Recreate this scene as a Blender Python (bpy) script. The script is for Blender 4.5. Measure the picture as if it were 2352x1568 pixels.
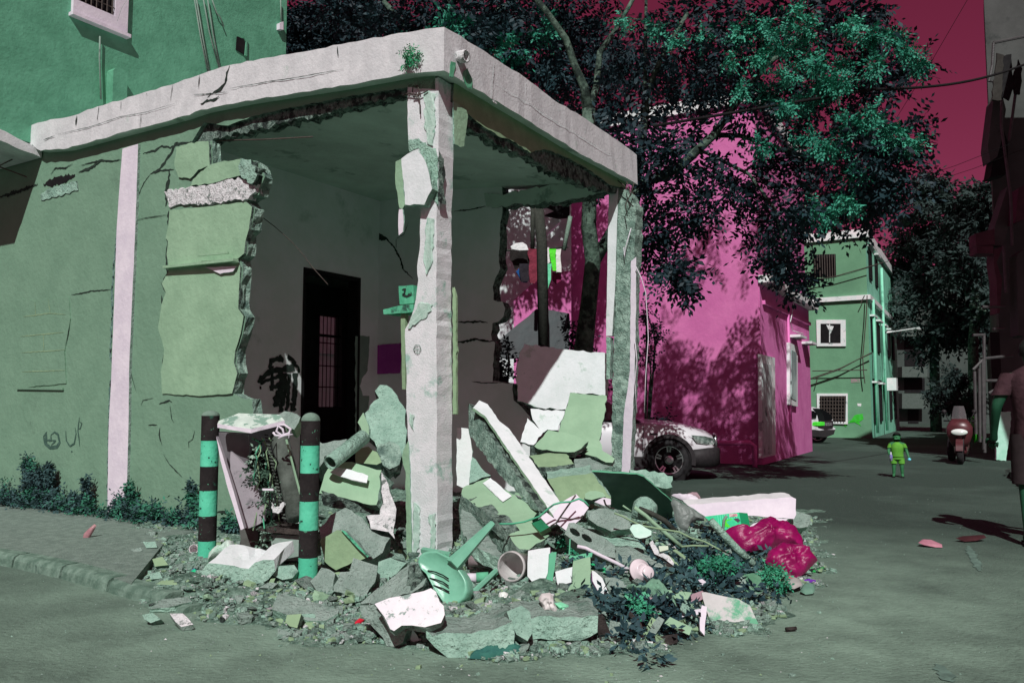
import bpy, bmesh, math, random
from mathutils import Vector, Matrix, noise
from math import sin, cos, tan, pi, radians, atan2, sqrt
scene = bpy.context.scene
for o in list(bpy.data.objects): bpy.data.objects.remove(o)
COL = scene.collection
# ---------------- camera, sky, sun, exposure ----------------
H = 1.4; F = 1895.0; TH = math.atan(146/1895)
cam = bpy.data.objects.new('camera', bpy.data.cameras.new('camera')); COL.objects.link(cam)
cam.location = (0, 0, H); cam.rotation_euler = (pi/2+TH, 0, 0)
cam.data.sensor_width = 36; cam.data.lens = 36*F/2352; cam.data.clip_end = 3000; cam.data.clip_start = .05
scene.camera = cam
SUN_EL = radians(44); SUN_AZ = radians(4)      # light travels towards +Y, a little to +X
world = bpy.data.worlds.new('World'); scene.world = world; world.use_nodes = True
nt = world.node_tree; bgn = nt.nodes['Background']
sky = nt.nodes.new('ShaderNodeTexSky'); sky.sky_type = 'NISHITA'; sky.sun_disc = False
sky.sun_elevation = SUN_EL; sky.sun_rotation = pi+SUN_AZ
sep = nt.nodes.new('ShaderNodeSeparateColor'); com = nt.nodes.new('ShaderNodeCombineColor')
nt.links.new(sky.outputs[0], sep.inputs[0])
def mulnode(src, k):
    m = nt.nodes.new('ShaderNodeMath'); m.operation = 'MULTIPLY'; m.inputs[1].default_value = k
    nt.links.new(src, m.inputs[0]); return m.outputs[0]
nt.links.new(mulnode(sep.outputs[2], .57), com.inputs[0])   # the photo's colour channels are swapped: blue sky reads crimson
nt.links.new(mulnode(sep.outputs[0], .18), com.inputs[1])
nt.links.new(mulnode(sep.outputs[1], .29), com.inputs[2])
nt.links.new(com.outputs[0], bgn.inputs[0]); bgn.inputs[1].default_value = .062
sl = bpy.data.lights.new('sun', 'SUN'); sl.energy = 3.35; sl.angle = radians(.5); sl.color = (1, .985, .97)
so = bpy.data.objects.new('sun', sl); COL.objects.link(so)
LD = Vector((sin(SUN_AZ)*cos(SUN_EL), cos(SUN_AZ)*cos(SUN_EL), -sin(SUN_EL)))
so.rotation_euler = LD.to_track_quat('-Z', 'Y').to_euler(); so.location = (0, -5, 12)
scene.view_settings.view_transform = 'Standard'; scene.view_settings.look = 'None'
scene.view_settings.exposure = .12; scene.view_settings.gamma = 1
try: scene.cycles.max_bounces = 6; scene.cycles.transparent_max_bounces = 6
except Exception: pass
# ---------------- photo measuring helpers (2352x1568 grid) ----------------
REG = {'d':(0,0,1), 'R1':(0,1041.5,.336), 'R2':(423.4,893.8,.24), 'R3':(799.7,940.8,.24), 'R4':(1176,940.8,.24),
 'R5':(658.6,1192,.24), 'R6':(1129,1192,.24), 'R7':(1411.2,1081.9,.24), 'R8':(1787.5,1034.9,.3403), 'Q1':(0,0,.336),
 'Q2':(780.9,0,.336), 'Q3':(1561.7,0,.336), 'Q4':(0,517.4,.336), 'Q5':(780.9,423.4,.336), 'Q6':(1561.7,517.4,.336),
 'S':(564.5,771.5,.18), 'T':(1129,442.2,.144), 'U':(1411.2,893.8,.24), 'V':(1270,0,.26), 'W':(564.5,376.3,.222),
 'X':(2022.7,0,.36), 'Y':(2022.7,564.5,.36)}
def P(reg, pts):
    a, b, s = REG[reg]; return [(a+x*s, b+y*s) for x, y in pts]
def ray(u, v):
    x = (u-1176)/F; z = (784-v)/F
    return Vector((x, cos(TH)-z*sin(TH), sin(TH)+z*cos(TH)))
O = Vector((0, 0, H))
def G(u, v, z=0.0):
    r = ray(u, v); return O+r*((z-H)/r.z)
def D(u, v, Y):
    r = ray(u, v); return O+r*(Y/r.y)
def hit(u, v, p0, n):
    r = ray(u, v); return O+r*((p0-O).dot(n)/r.dot(n))
def hz(v1):
    return Vector((v1.x, v1.y, 0)).normalized()
A = hz(ray(2352, 930)); B = hz(ray(-1878, 930)); Z = Vector((0, 0, 1))
B = Vector((-A.y, A.x, 0))
C0 = G(1006, 1292)
def st(p):   # world point -> (s along B, t along A, z) from the corner column
    d = p-C0; return d.dot(B), d.dot(A), p.z
def W(s, t, z): return C0+B*s+A*t+Z*z
# ---------------- object helpers ----------------
rnd = random.Random(7)
def tag(o, label=None, cat=None, group=None, kind=None):
    if label: o['label'] = label
    if cat: o['category'] = cat
    if group: o['group'] = group
    if kind: o['kind'] = kind
    return o
def empty(name, loc, label, cat, group=None):
    o = bpy.data.objects.new(name, None); COL.objects.link(o); o.location = loc; o.empty_display_size = .2
    return tag(o, label, cat, group)
def mesh_obj(name, verts, faces, mats, fm=None, parent=None, smooth=False, origin=None):
    me = bpy.data.meshes.new(name)
    vs = [Vector(v) for v in verts]
    if parent is not None: org = Vector((0,0,0)); pl = world_loc(parent); vs = [v-pl for v in vs]
    else:
        if origin is None:
            n = max(1, len(vs)); zmin = min(v.z for v in vs)
            origin = Vector((sum(v.x for v in vs)/n, sum(v.y for v in vs)/n, zmin))
        vs = [v-origin for v in vs]
    me.from_pydata([tuple(v) for v in vs], [], faces)
    if not isinstance(mats, (list, tuple)): mats = [mats]
    for m in mats: me.materials.append(m)
    if fm: me.polygons.foreach_set('material_index', fm)
    if smooth: me.polygons.foreach_set('use_smooth', [True]*len(me.polygons))
    me.update()
    o = bpy.data.objects.new(name, me); COL.objects.link(o)
    if parent is not None: o.parent = parent
    else: o.location = origin
    return o
def world_loc(o):
    l = Vector(o.location)
    while o.parent: o = o.parent; l = l+Vector(o.location)
    return l
class MB:
    def __init__(s): s.v = []; s.f = []; s.m = []
    def add(s, vs, fs, mi=0):
        k = len(s.v); s.v += [Vector(v) for v in vs]; s.f += [tuple(i+k for i in f) for f in fs]; s.m += [mi]*len(fs)
    def box(s, c, dx, dy, dz, ax=(1,0,0), ay=None, az=(0,0,1), mi=0):   # full sizes along axes
        ax = Vector(ax).normalized(); az = Vector(az).normalized()
        ay = Vector(ay).normalized() if ay is not None else az.cross(ax)
        c = Vector(c); vs = [c+ax*(i*dx/2)+ay*(j*dy/2)+az*(k*dz/2) for i in (-1,1) for j in (-1,1) for k in (-1,1)]
        s.add(vs, [(0,1,3,2),(4,6,7,5),(0,4,5,1),(2,3,7,6),(0,2,6,4),(1,5,7,3)], mi)
    def bar(s, a, b, w, h=None, mi=0, up=(0,0,1)):
        a = Vector(a); b = Vector(b); d = (b-a); L = d.length; d.normalize()
        u = Vector(up); 
        if abs(u.dot(d)) > .95: u = Vector((1,0,0))
        x = d.cross(u).normalized(); z = x.cross(d)
        s.box((a+b)/2, L, w, h or w, d, x, z, mi)
    def tube(s, pts, r, n=8, mi=0, cap=True):
        pts = [Vector(p) for p in pts]; rs = r if isinstance(r, (list, tuple)) else [r]*len(pts)
        rings = []; prev = None
        for i, p in enumerate(pts):
            t = (pts[min(i+1, len(pts)-1)]-pts[max(i-1, 0)]).normalized()
            if prev is None:
                x = t.orthogonal().normalized()
            else:
                x = prev-t*prev.dot(t); x = x.normalized() if x.length > 1e-6 else t.orthogonal().normalized()
            prev = x; y = t.cross(x)
            rings.append([p+(x*cos(2*pi*k/n)+y*sin(2*pi*k/n))*rs[i] for k in range(n)])
        vs = [v for rg in rings for v in rg]; fs = []
        for i in range(len(rings)-1):
            for k in range(n): fs.append((i*n+k, i*n+(k+1)%n, (i+1)*n+(k+1)%n, (i+1)*n+k))
        if cap: fs.append(tuple(range(n))[::-1]); fs.append(tuple(range((len(rings)-1)*n, len(rings)*n)))
        s.add(vs, fs, mi)
    def lathe(s, c, axis, prof, n=24, mi=0):     # prof: (r, h)
        c = Vector(c); a = Vector(axis).normalized(); x = a.orthogonal().normalized(); y = a.cross(x)
        vs = []; fs = []
        for r, h in prof:
            for k in range(n): vs.append(c+a*h+(x*cos(2*pi*k/n)+y*sin(2*pi*k/n))*max(r, .0005))
        for i in range(len(prof)-1):
            for k in range(n): fs.append((i*n+k, i*n+(k+1)%n, (i+1)*n+(k+1)%n, (i+1)*n+k))
        s.add(vs, fs, mi)
    def build(s, name, mats, parent=None, smooth=False, origin=None):
        return mesh_obj(name, s.v, s.f, mats, s.m, parent, smooth, origin)
def cut(o, cutters):
    for c in cutters:
        m = o.modifiers.new('b', 'BOOLEAN'); m.operation = 'DIFFERENCE'; m.object = c; m.solver = 'EXACT'
    bpy.context.view_layer.update()
    dg = bpy.context.evaluated_depsgraph_get(); me = bpy.data.meshes.new_from_object(o.evaluated_get(dg))
    o.modifiers.clear(); o.data = me
    for c in cutters: bpy.data.objects.remove(c)
def jag(poly, rough, seg, n, rn):
    """densify a closed 3D polygon and roughen it inside its plane"""
    out = []
    for i in range(len(poly)):
        a, b = poly[i], poly[(i+1) % len(poly)]
        L = (b-a).length; k = max(1, int(L/seg)); side = (b-a).cross(n)
        if side.length > 1e-9: side.normalize()
        for j in range(k):
            f = j/k; p = a.lerp(b, f)
            if rough > 0:
                amp = rough*(1 if j else .35)
                p = p+side*rn.uniform(-amp, amp)+(b-a).normalized()*rn.uniform(-.2, .2)*min(seg, L/k)*(1 if j else 0)
            out.append(p)
    return out
def slab(name, pts, ext, mats, parent=None, rough=.008, seg=.06, layers=3, seed=None, origin=None, bev=0.0):
    """polygon (3D, planar) extruded by ext; front cap = mats[0], sides/back = mats[1]"""
    rn = random.Random(seed if seed is not None else rnd.random())
    pts = [Vector(p) for p in pts]; ext = Vector(ext)
    n = Vector((0,0,0))
    for i in range(len(pts)): n += pts[i].cross(pts[(i+1) % len(pts)])
    n.normalize()
    if n.dot(ext) > 0: pts = pts[::-1]; n = -n
    ring = jag(pts, rough, seg, n, rn); N = len(ring)
    rings = [ring]; cen = sum(ring, Vector())/N
    lay = max(1, layers) if rough > 0 else 1
    for l in range(1, lay+1):
        f = l/lay; rg = []
        for p in ring:
            q = p+ext*f
            if rough > 0:
                d = (p-cen).normalized(); q = q+d*rn.uniform(-1.6, 1.0)*rough+ext.normalized()*(rn.uniform(-.3, .3)*ext.length/lay if l < lay else rn.uniform(-rough, 0))
            rg.append(q)
        rings.append(rg)
    vs = [p for rg in rings for p in rg]; fs = [tuple(range(N))]; fm = [0]
    for i in range(len(rings)-1):
        for k in range(N): fs.append((i*N+k, (i+1)*N+k, (i+1)*N+(k+1)%N, i*N+(k+1)%N)); fm.append(1)
    fs.append(tuple(range(lay*N, (lay+1)*N))[::-1]); fm.append(1)
    if not isinstance(mats, (list, tuple)): mats = [mats, mats]
    return mesh_obj(name, vs, fs, mats, fm, parent, False, origin)
def onp(reg, pts, p0, n): return [hit(u, v, p0, n) for u, v in P(reg, pts)]
def strip(name, pts3, w, n, mat, parent, off=.003, taper=True, seed=1, jit=.4):
    """thin flat stroke lying on a surface with normal n"""
    rn = random.Random(seed); pts = [Vector(p) for p in pts3]
    dense = []
    for i in range(len(pts)-1):
        k = max(2, int((pts[i+1]-pts[i]).length/.03))
        for j in range(k): dense.append(pts[i].lerp(pts[i+1], j/k))
    dense.append(pts[-1]); vs = []; fs = []; M_ = len(dense)
    for i, p in enumerate(dense):
        t = (dense[min(i+1, M_-1)]-dense[max(i-1, 0)]).normalized(); sd = t.cross(n).normalized()
        ww = w*(rn.uniform(1-jit, 1+jit)); 
        if taper: ww *= min(1, .25+3*min(i, M_-1-i)/M_)
        j = sd*rn.uniform(-jit, jit)*w*.6
        vs += [p+sd*ww/2+n*off+j, p-sd*ww/2+n*off+j]
    for i in range(M_-1): fs.append((2*i, 2*i+1, 2*i+3, 2*i+2))
    return mesh_obj(name, vs, fs, mat, None, parent)
# ---------------- materials ----------------
def lin(c): 
    c = c/255; return c/12.92 if c <= .04045 else ((c+.055)/1.055)**2.4
def alb(c, e=.74): return tuple(min(.86, lin(x)/(e*k)) for x, k in zip(c, (1.10, .97, 1.03)))
MATS = {}
def mat(name, c1, c2=None, c3=None, e=.74, s1=6, s3=1.3, bump=.3, bs=30, rough=.9, metal=0, lo=.4, hi=.62, t3=.58, w3=.06, spec=.25, raw=False, coat=0, transm=0, alpha=None, bd=.02, speck=None):
    if name in MATS: return MATS[name]
    m = bpy.data.materials.new(name); m.use_nodes = True; t = m.node_tree; N = t.nodes; L = t.links
    b = N['Principled BSDF']; al = (lambda c: tuple(c)) if raw else (lambda c: alb(c, e))
    b.inputs['Roughness'].default_value = rough; b.inputs['Metallic'].default_value = metal
    b.inputs['Specular IOR Level'].default_value = spec
    if coat: b.inputs['Coat Weight'].default_value = coat; b.inputs['Coat Roughness'].default_value = .08
    if transm: b.inputs['Transmission Weight'].default_value = transm
    if alpha: b.inputs['Alpha'].default_value = alpha
    tc = N.new('ShaderNodeTexCoord'); co = tc.outputs['Object']
    col = None
    if c2:
        n1 = N.new('ShaderNodeTexNoise'); n1.inputs['Scale'].default_value = s1; n1.inputs['Detail'].default_value = 8; n1.inputs['Roughness'].default_value = .65
        L.new(co, n1.inputs['Vector']); r = N.new('ShaderNodeValToRGB'); L.new(n1.outputs['Fac'], r.inputs[0])
        r.color_ramp.elements[0].position = lo; r.color_ramp.elements[1].position = hi
        r.color_ramp.elements[0].color = (*al(c1), 1); r.color_ramp.elements[1].color = (*al(c2), 1); col = r.outputs[0]
    else:
        rgb = N.new('ShaderNodeRGB'); rgb.outputs[0].default_value = (*al(c1), 1); col = rgb.outputs[0]
    if c3:
        n3 = N.new('ShaderNodeTexNoise'); n3.inputs['Scale'].default_value = s3; n3.inputs['Detail'].default_value = 10; n3.inputs['Roughness'].default_value = .7
        mp = N.new('ShaderNodeMapping'); mp.inputs['Location'].default_value = (3.1, 1.7, 5.3); L.new(co, mp.inputs[0]); L.new(mp.outputs[0], n3.inputs['Vector'])
        r3 = N.new('ShaderNodeMapRange'); r3.inputs[1].default_value = t3; r3.inputs[2].default_value = t3+w3; L.new(n3.outputs['Fac'], r3.inputs[0])
        mx = N.new('ShaderNodeMix'); mx.data_type = 'RGBA'; L.new(r3.outputs[0], mx.inputs[0]); L.new(col, mx.inputs[6]); mx.inputs[7].default_value = (*al(c3), 1); col = mx.outputs[2]
    if speck:     # (scale, threshold, colour)
        vo = N.new('ShaderNodeTexNoise'); vo.inputs['Scale'].default_value = speck[0]; vo.inputs['Detail'].default_value = 2; L.new(co, vo.inputs['Vector'])
        r4 = N.new('ShaderNodeMapRange'); r4.inputs[1].default_value = speck[1]; r4.inputs[2].default_value = speck[1]+.04; L.new(vo.outputs['Fac'], r4.inputs[0])
        mx = N.new('ShaderNodeMix'); mx.data_type = 'RGBA'; L.new(r4.outputs[0], mx.inputs[0]); L.new(col, mx.inputs[6]); mx.inputs[7].default_value = (*al(speck[2]), 1); col = mx.outputs[2]
    L.new(col, b.inputs['Base Color'])
    if bump:
        nb = N.new('ShaderNodeTexNoise'); nb.inputs['Scale'].default_value = bs; nb.inputs['Detail'].default_value = 6; nb.inputs['Roughness'].default_value = .6
        L.new(co, nb.inputs['Vector']); bu = N.new('ShaderNodeBump'); bu.inputs['Strength'].default_value = bump; bu.inputs['Distance'].default_value = bd
        L.new(nb.outputs['Fac'], bu.inputs['Height'])
        if bump >= .9:      # broken masonry: a second, coarser relief
            n2 = N.new('ShaderNodeTexNoise'); n2.inputs['Scale'].default_value = bs*.22; n2.inputs['Detail'].default_value = 5; L.new(co, n2.inputs['Vector'])
            b2 = N.new('ShaderNodeBump'); b2.inputs['Strength'].default_value = .8; b2.inputs['Distance'].default_value = bd*2.6; L.new(n2.outputs['Fac'], b2.inputs['Height']); L.new(b2.outputs[0], bu.inputs['Normal'])
        L.new(bu.outputs[0], b.inputs['Normal'])
    MATS[name] = m; return m
WG = mat('green_wall_paint', (99,126,108), (110,137,118), (92,116,100), s1=2.5, s3=1.1, bump=.55, bs=14, t3=.6, w3=.12, lo=.3, hi=.7)
WGL = mat('pale_green_paint', (126,152,128), (138,164,139), (114,140,118), s1=2.2, s3=2, bump=.55, bs=12, t3=.62, w3=.1)
WGD = mat('olive_green_paint', (120,140,112), (132,152,122), s1=5, bump=.35, bs=26)
SLW = mat('chalky_white_paint', (184,179,184), (198,192,197), (160,170,165), s1=5, s3=3, bump=.35, bs=30, t3=.63, w3=.1)
PIL = mat('pinkish_white_paint', (196,182,196), (208,194,206), s1=4, bump=.3, bs=18)
COW = mat('weathered_column_paint', (192,190,194), (206,200,206), (136,166,156), s1=7, s3=2.2, bump=.35, bs=60, t3=.55, w3=.08, speck=(70,.72,(120,140,132)))
CON = mat('broken_concrete', (104,126,117), (152,172,162), (84,104,98), s1=9, s3=4, bump=1, bs=45, t3=.56, w3=.1, bd=.03, speck=(80,.62,(70,88,82)))
COD = mat('dark_broken_concrete', (80,96,90), (140,156,148), (50,58,56), s1=22, s3=9, bump=1, bs=60, t3=.5, w3=.06, bd=.04)
COM = mat('mint_grey_concrete', (128,156,144), (150,176,164), (108,132,122), s1=6, s3=3, bump=1, bs=45, t3=.57, w3=.06, bd=.025, speck=(75,.66,(84,108,98)))
COG = mat('dusty_grey_concrete', (122,136,130), (142,154,149), (98,118,110), s1=7, s3=3.5, bump=1, bs=50, t3=.56, w3=.06, bd=.025, speck=(80,.66,(84,98,92)))
RWH = mat('rough_white_plaster', (188,184,188), (214,212,214), (110,116,114), s1=14, s3=16, bump=1, bs=50, t3=.55, w3=.05)
WHT = mat('clean_white_plaster', (204,204,208), (216,215,219), (180,190,186), s1=4, s3=5, bump=.3, bs=30, e=.8)
INW = mat('interior_wall_paint', (206,207,208), (218,216,219), (168,180,175), e=.80, s1=1.6, s3=1.1, bump=.25, bs=20, t3=.62, w3=.12)
CEI = mat('mottled_ceiling', (176,186,180), (190,200,194), (140,156,148), e=.8, s1=2, s3=1.5, bump=.3)  # pale grey green with random darker patches
ING = mat('green_interior_plaster', (112,128,120), (128,142,134), (90,100,96), e=.8, s1=2, s3=2, bump=.3)
CRK = mat('crack_dark', (30,40,36), (44,56,50), e=.8, s1=20, bump=.2)  # for flat dark strips drawn in place of open cracks
BLK = mat('black_void_plastic', (16,15,17), (26,24,26), e=.8, bump=.1)
MET = mat('rusty_rebar', (60,50,48), (84,74,70), e=.8, s1=30, bump=.4, rough=.7)
# ================= THE SETTING =================
ROAD = mat('asphalt', (36,46,42), (62,75,69), (74,88,81), e=.66, s1=60, s3=.3, bump=1, bs=140, lo=.34, hi=.68, t3=.48, w3=.25, rough=.95, bd=.008, speck=(95,.70,(140,152,146)))
t_ = ROAD.node_tree; Nn, Lk = t_.nodes, t_.links; bs_ = Nn['Principled BSDF']; src = bs_.inputs['Base Color'].links[0].from_socket     # pale dust trodden out round the heap
tc_ = Nn.new('ShaderNodeTexCoord'); mp_ = Nn.new('ShaderNodeMapping'); mp_.inputs['Location'].default_value = (-.2, -5.6, 0); mp_.inputs['Scale'].default_value = (.75, 1, 1)
Lk.new(tc_.outputs['Object'], mp_.inputs[0]); ln_ = Nn.new('ShaderNodeVectorMath'); ln_.operation = 'LENGTH'; Lk.new(mp_.outputs[0], ln_.inputs[0])
mr_ = Nn.new('ShaderNodeMapRange'); mr_.inputs[1].default_value = 5.2; mr_.inputs[2].default_value = 1.2; Lk.new(ln_.outputs['Value'], mr_.inputs[0])
nz_ = Nn.new('ShaderNodeTexNoise'); nz_.inputs['Scale'].default_value = 1.3; nz_.inputs['Detail'].default_value = 9; nz_.inputs['Roughness'].default_value = .7; Lk.new(tc_.outputs['Object'], nz_.inputs['Vector'])
mm_ = Nn.new('ShaderNodeMath'); mm_.operation = 'MULTIPLY'; Lk.new(mr_.outputs[0], mm_.inputs[0]); r2_ = Nn.new('ShaderNodeMapRange'); r2_.inputs[1].default_value = .3; r2_.inputs[2].default_value = .65; r2_.inputs[3].default_value = .25; Lk.new(nz_.outputs['Fac'], r2_.inputs[0]); Lk.new(r2_.outputs[0], mm_.inputs[1])
mx_ = Nn.new('ShaderNodeMix'); mx_.data_type = 'RGBA'; Lk.new(mm_.outputs[0], mx_.inputs[0]); Lk.new(src, mx_.inputs[6]); mx_.inputs[7].default_value = (*alb((124,144,131), .66), 1); Lk.new(mx_.outputs[2], bs_.inputs['Base Color'])
vs = []; fs = []
def gy(y): return .0
ext_ = [(-400,-60),(400,-60),(400,900),(-400,900)]
mesh_obj('road', [(x,y,0) for x,y in ext_], [(0,1,2,3)], ROAD, origin=Vector((0,0,0)))['kind'] = 'structure'
# pavement and kerb at the left of the ruin
PAV = mat('pavement_concrete', (92,103,98), (110,121,115), (122,132,128), e=.66, s1=14, s3=1.2, bump=.7, bs=60, rough=.95)
KRB = mat('kerb_concrete', (78,98,88), (112,130,120), (66,84,76), e=.70, s1=8, s3=3, bump=.6, bs=60)
kt = [G(u, v, .1) for u, v in P('R1', [(-900,560),(0,665),(180,700),(400,745),(640,800),(900,880),(1150,940),(1300,985)])]
back = [G(*P('R1', [(1160,560)])[0], .1), C0+B*2.9+A*.1+Z*.1, C0+B*16+A*.3+Z*.1]
pv = [p-Z*.004 for p in kt[:-2]]+[Vector((b_.x, b_.y, .096)) for b_ in back]
mesh_obj('pavement', pv+[Vector((p.x,p.y,-.02)) for p in pv], [tuple(range(len(pv)))]+[(i,(i+1)%len(pv),(i+1)%len(pv)+len(pv),i+len(pv)) for i in range(len(pv))], PAV)['kind'] = 'structure'
kb = MB(); kpts = []
tot = 0; L_ = [0]
for i in range(len(kt)-1): tot += (kt[i+1]-kt[i]).length; L_.append(tot)
def kpos(l):
    for i in range(len(kt)-1):
        if l <= L_[i+1]+1e-6: return kt[i].lerp(kt[i+1], (l-L_[i])/(L_[i+1]-L_[i]))
    return kt[-1]
l = 0
while l < tot-.05:
    a = kpos(l+.008); b = kpos(min(l+.78, tot)-.008); d = (b-a).normalized(); out = d.cross(Z).normalized()
    if out.y > 0: out = -out
    prof = [(-.10,.004),(.0,.004),(.035,-.012),(.05,-.04),(.06,-.115),(-.10,-.115)]
    sink = max(0, (l/tot-.75)*.3)
    va = [a+out*x+Z*(z-sink) for x, z in prof]; vb = [b+out*x+Z*(z-sink) for x, z in prof]; n_ = len(prof)
    kb.add(va+vb, [(i,(i+1)%n_,(i+1)%n_+n_,i+n_) for i in range(n_)]+[tuple(range(n_))[::-1], tuple(range(n_,2*n_))])
    l += .8
kb.build('kerb', KRB)['kind'] = 'structure'
# dusty verge of the ruined room: its floor slab
# ================= RUINED BUILDING =================
rb = empty('ruined_building', C0, 'ruined single storey green and white building with a broken open corner', 'building')
nF = -A; nR = -B
OH = .12
F1 = C0+nF*OH; R1_ = C0+nR*OH
topF = P('Q1', [(200,858),(350,818),(530,788),(545,770),(680,725),(820,685),(1000,630),(1180,575),(1365,510),(1540,450),(1700,420),(1960,375),(2352,300)])+[(922,76),(1018,62)]
botF = P('Q1', [(215,985),(260,1030),(450,1015),(700,945),(950,878),(1240,800),(1380,752),(1680,690),(2352,585)])+[(949,167),(1012,164)]
topR = P('Q2', [(715,190),(900,300),(1050,405),(1240,520),(1480,700),(1700,830),(2030,1060)])
botR = P('Q2', [(690,488),(840,570),(1040,690),(1400,910),(1640,1060),(1950,1225)])
def prof(px, p0, n, k):
    r = []
    for u, v in px:
        p = hit(u, v, p0, n); r.append((st(p)[k], p.z))
    return sorted(r)
tF, bF = prof(topF, F1, nF, 0), prof(botF, F1, nF, 0)
tR, bR = prof(topR, R1_, nR, 1), prof(botR, R1_, nR, 1)
def ip(pr, x):
    if x <= pr[0][0]: return pr[0][1]
    if x >= pr[-1][0]: return pr[-1][1]
    for i in range(len(pr)-1):
        if x <= pr[i+1][0]:
            f = (x-pr[i][0])/(pr[i+1][0]-pr[i][0]+1e-9); return pr[i][1]*(1-f)+pr[i+1][1]*f
SMAX = tF[-1][0]; TMAX = max(tR[-1][0], bR[-1][0])
ns, ntt = 66, 34; vs = []; fs = []; rn = random.Random(3)
ss = [-OH+(SMAX+OH)*i/ns for i in range(ns+1)]; ts = [-OH+(TMAX+OH)*j/ntt for j in range(ntt+1)]
zt0 = ip(tR, -OH); zb0 = ip(bR, -OH)
def idx(k, i, j): return k*(ns+1)*(ntt+1)+i*(ntt+1)+j
for k in (0, 1):
    for i, s in enumerate(ss):
        for j, t in enumerate(ts):
            fall = max(0, 1-(t+OH)/3.2) if s > 3.6 else 1
            if k == 0: z = zt0+(ip(tF, s)-zt0)*(1 if s < 3.6 else 1)+(ip(tR, t)-zt0)*max(0, 1-s/3)
            else: z = zb0+(ip(bF, s)-zb0)+(ip(bR, t)-zb0)*max(0, 1-s/3)
            edge = i in (0, ns) or j in (0, ntt)
            z += rn.uniform(-.008, .008) if edge else 0
            o_ = rn.uniform(-.006, .006)
            vs.append(W(s+(o_ if i in (0,) else 0), t+(o_ if j == 0 else 0), z))
for i in range(ns):
    for j in range(ntt):
        fs.append((idx(0,i,j), idx(0,i,j+1), idx(0,i+1,j+1), idx(0,i+1,j)))
        fs.append((idx(1,i,j), idx(1,i+1,j), idx(1,i+1,j+1), idx(1,i,j+1)))
nm = [0, 1]*(ns*ntt)
for i in range(ns):
    fs.append((idx(0,i,0), idx(0,i+1,0), idx(1,i+1,0), idx(1,i,0))); fs.append((idx(0,i,ntt), idx(1,i,ntt), idx(1,i+1,ntt), idx(0,i+1,ntt))); nm += [0, 0]
for j in range(ntt):
    fs.append((idx(0,0,j), idx(1,0,j), idx(1,0,j+1), idx(0,0,j+1))); fs.append((idx(0,ns,j), idx(0,ns,j+1), idx(1,ns,j+1), idx(1,ns,j))); nm += [0, 0]
mesh_obj('roof_slab', vs, fs, [SLW, CEI], nm, rb)
# wall in the street face (left) with its torn right edge
tear = P('Q1', [(1440,960),(1500,1035)])
wallpts = P('Q1', [(1300,960),(1200,990),(1165,1060),(1165,1160)])
bigwall = [(-120,1240)]+[(-120,300),(60,352),(235,325),(417,275),(470,255)]+P('Q1', [(1400,830),(1330,940),(1300,985),(1450,965),(1455,1130),(1500,1110),(1600,1095)])+\
  P('Q1', [(1690,1092),(1770,1112),(1812,1205),(1775,1290),(1770,1330),(1700,1372),(1745,1425),(1720,1568)])+\
  P('Q4', [(1700,60),(1695,105),(1690,200),(1645,235),(1660,290),(1650,400),(1642,570),(1682,622),(1660,740),(1622,860),(1615,940),(1640,1010),(1600,1150),(1680,1190),(1725,1188),(1732,1285)])+[(584,1040),(588,1230)]
wp = [hit(u, v, C0, nF) for u, v in bigwall]
for p in wp: 
    if p.z < .1: p.z = 0
slab('street_wall', wp, A*.13, [WG, CON], rb, rough=.012, seg=.07, layers=3, seed=5)
# panels in a paler green standing a little proud, right of the long crack
pn = onp('Q4', [(1165,285),(1640,240),(1655,290),(1648,400),(1640,570),(1678,622),(1656,740),(1620,855),(1612,940),(1635,1010),(1598,1148),(1400,1165),(1115,1150),(1105,1000),(1120,930),(1130,850),(1112,780),(1085,700),(1100,620),(1110,540),(1140,460),(1112,400),(1150,330)], C0, nF)
tw = lambda pts, k: [p+nF*(.012+k*(i_s(p))) for p in pts]
def i_s(p): return max(0, (4.2-st(p)[0]))
slab('wall_panel', tw(pn, .008), A*.05, [WGL, COD], rb, rough=.006, seg=.07, layers=1, seed=6)
pn = onp('Q1', [(1165,1440),(1700,1385),(1740,1420),(1720,1568)], C0, nF)+onp('Q4', [(1695,110),(1685,195),(1640,232),(1160,275),(1145,200),(1155,110),(1140,90),(1158,0)], C0, nF)
slab('wall_panel', tw(pn, .014), A*.07, [WGL, COD], rb, rough=.006, seg=.07, layers=1, seed=7)
# broken tie beam, upper loose blocks
slab('tie_beam', tw(onp('Q1', [(1130,1310),(1290,1285),(1480,1262),(1580,1225),(1700,1232),(1778,1262),(1770,1320),(1720,1368),(1500,1392),(1160,1412),(1150,1360)], C0, nF), .025), A*.12, [RWH, RWH], rb, rough=.02, seg=.04, layers=3, seed=8)
slab('loose_block', tw(onp('Q1', [(1335,1230),(1450,1135),(1560,1108),(1690,1095),(1720,1200),(1600,1225),(1480,1258),(1320,1275)], C0, nF), .03), A*.12, [WGL, COD], rb, rough=.008, seg=.05, seed=9)
slab('loose_block', tw(onp('Q1', [(1690,1095),(1765,1110),(1810,1210),(1778,1270),(1700,1228),(1672,1150)], C0, nF), .05), A*.14, [COM, COD], rb, rough=.02, seg=.04, seed=10)
slab('loose_block', tw(onp('Q1', [(1215,1010),(1300,985),(1440,968),(1450,1140),(1370,1165),(1310,1225),(1230,1215),(1200,1130)], C0, nF), .02), A*.12, [WGL, COD], rb, rough=.008, seg=.05, seed=11)
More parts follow.
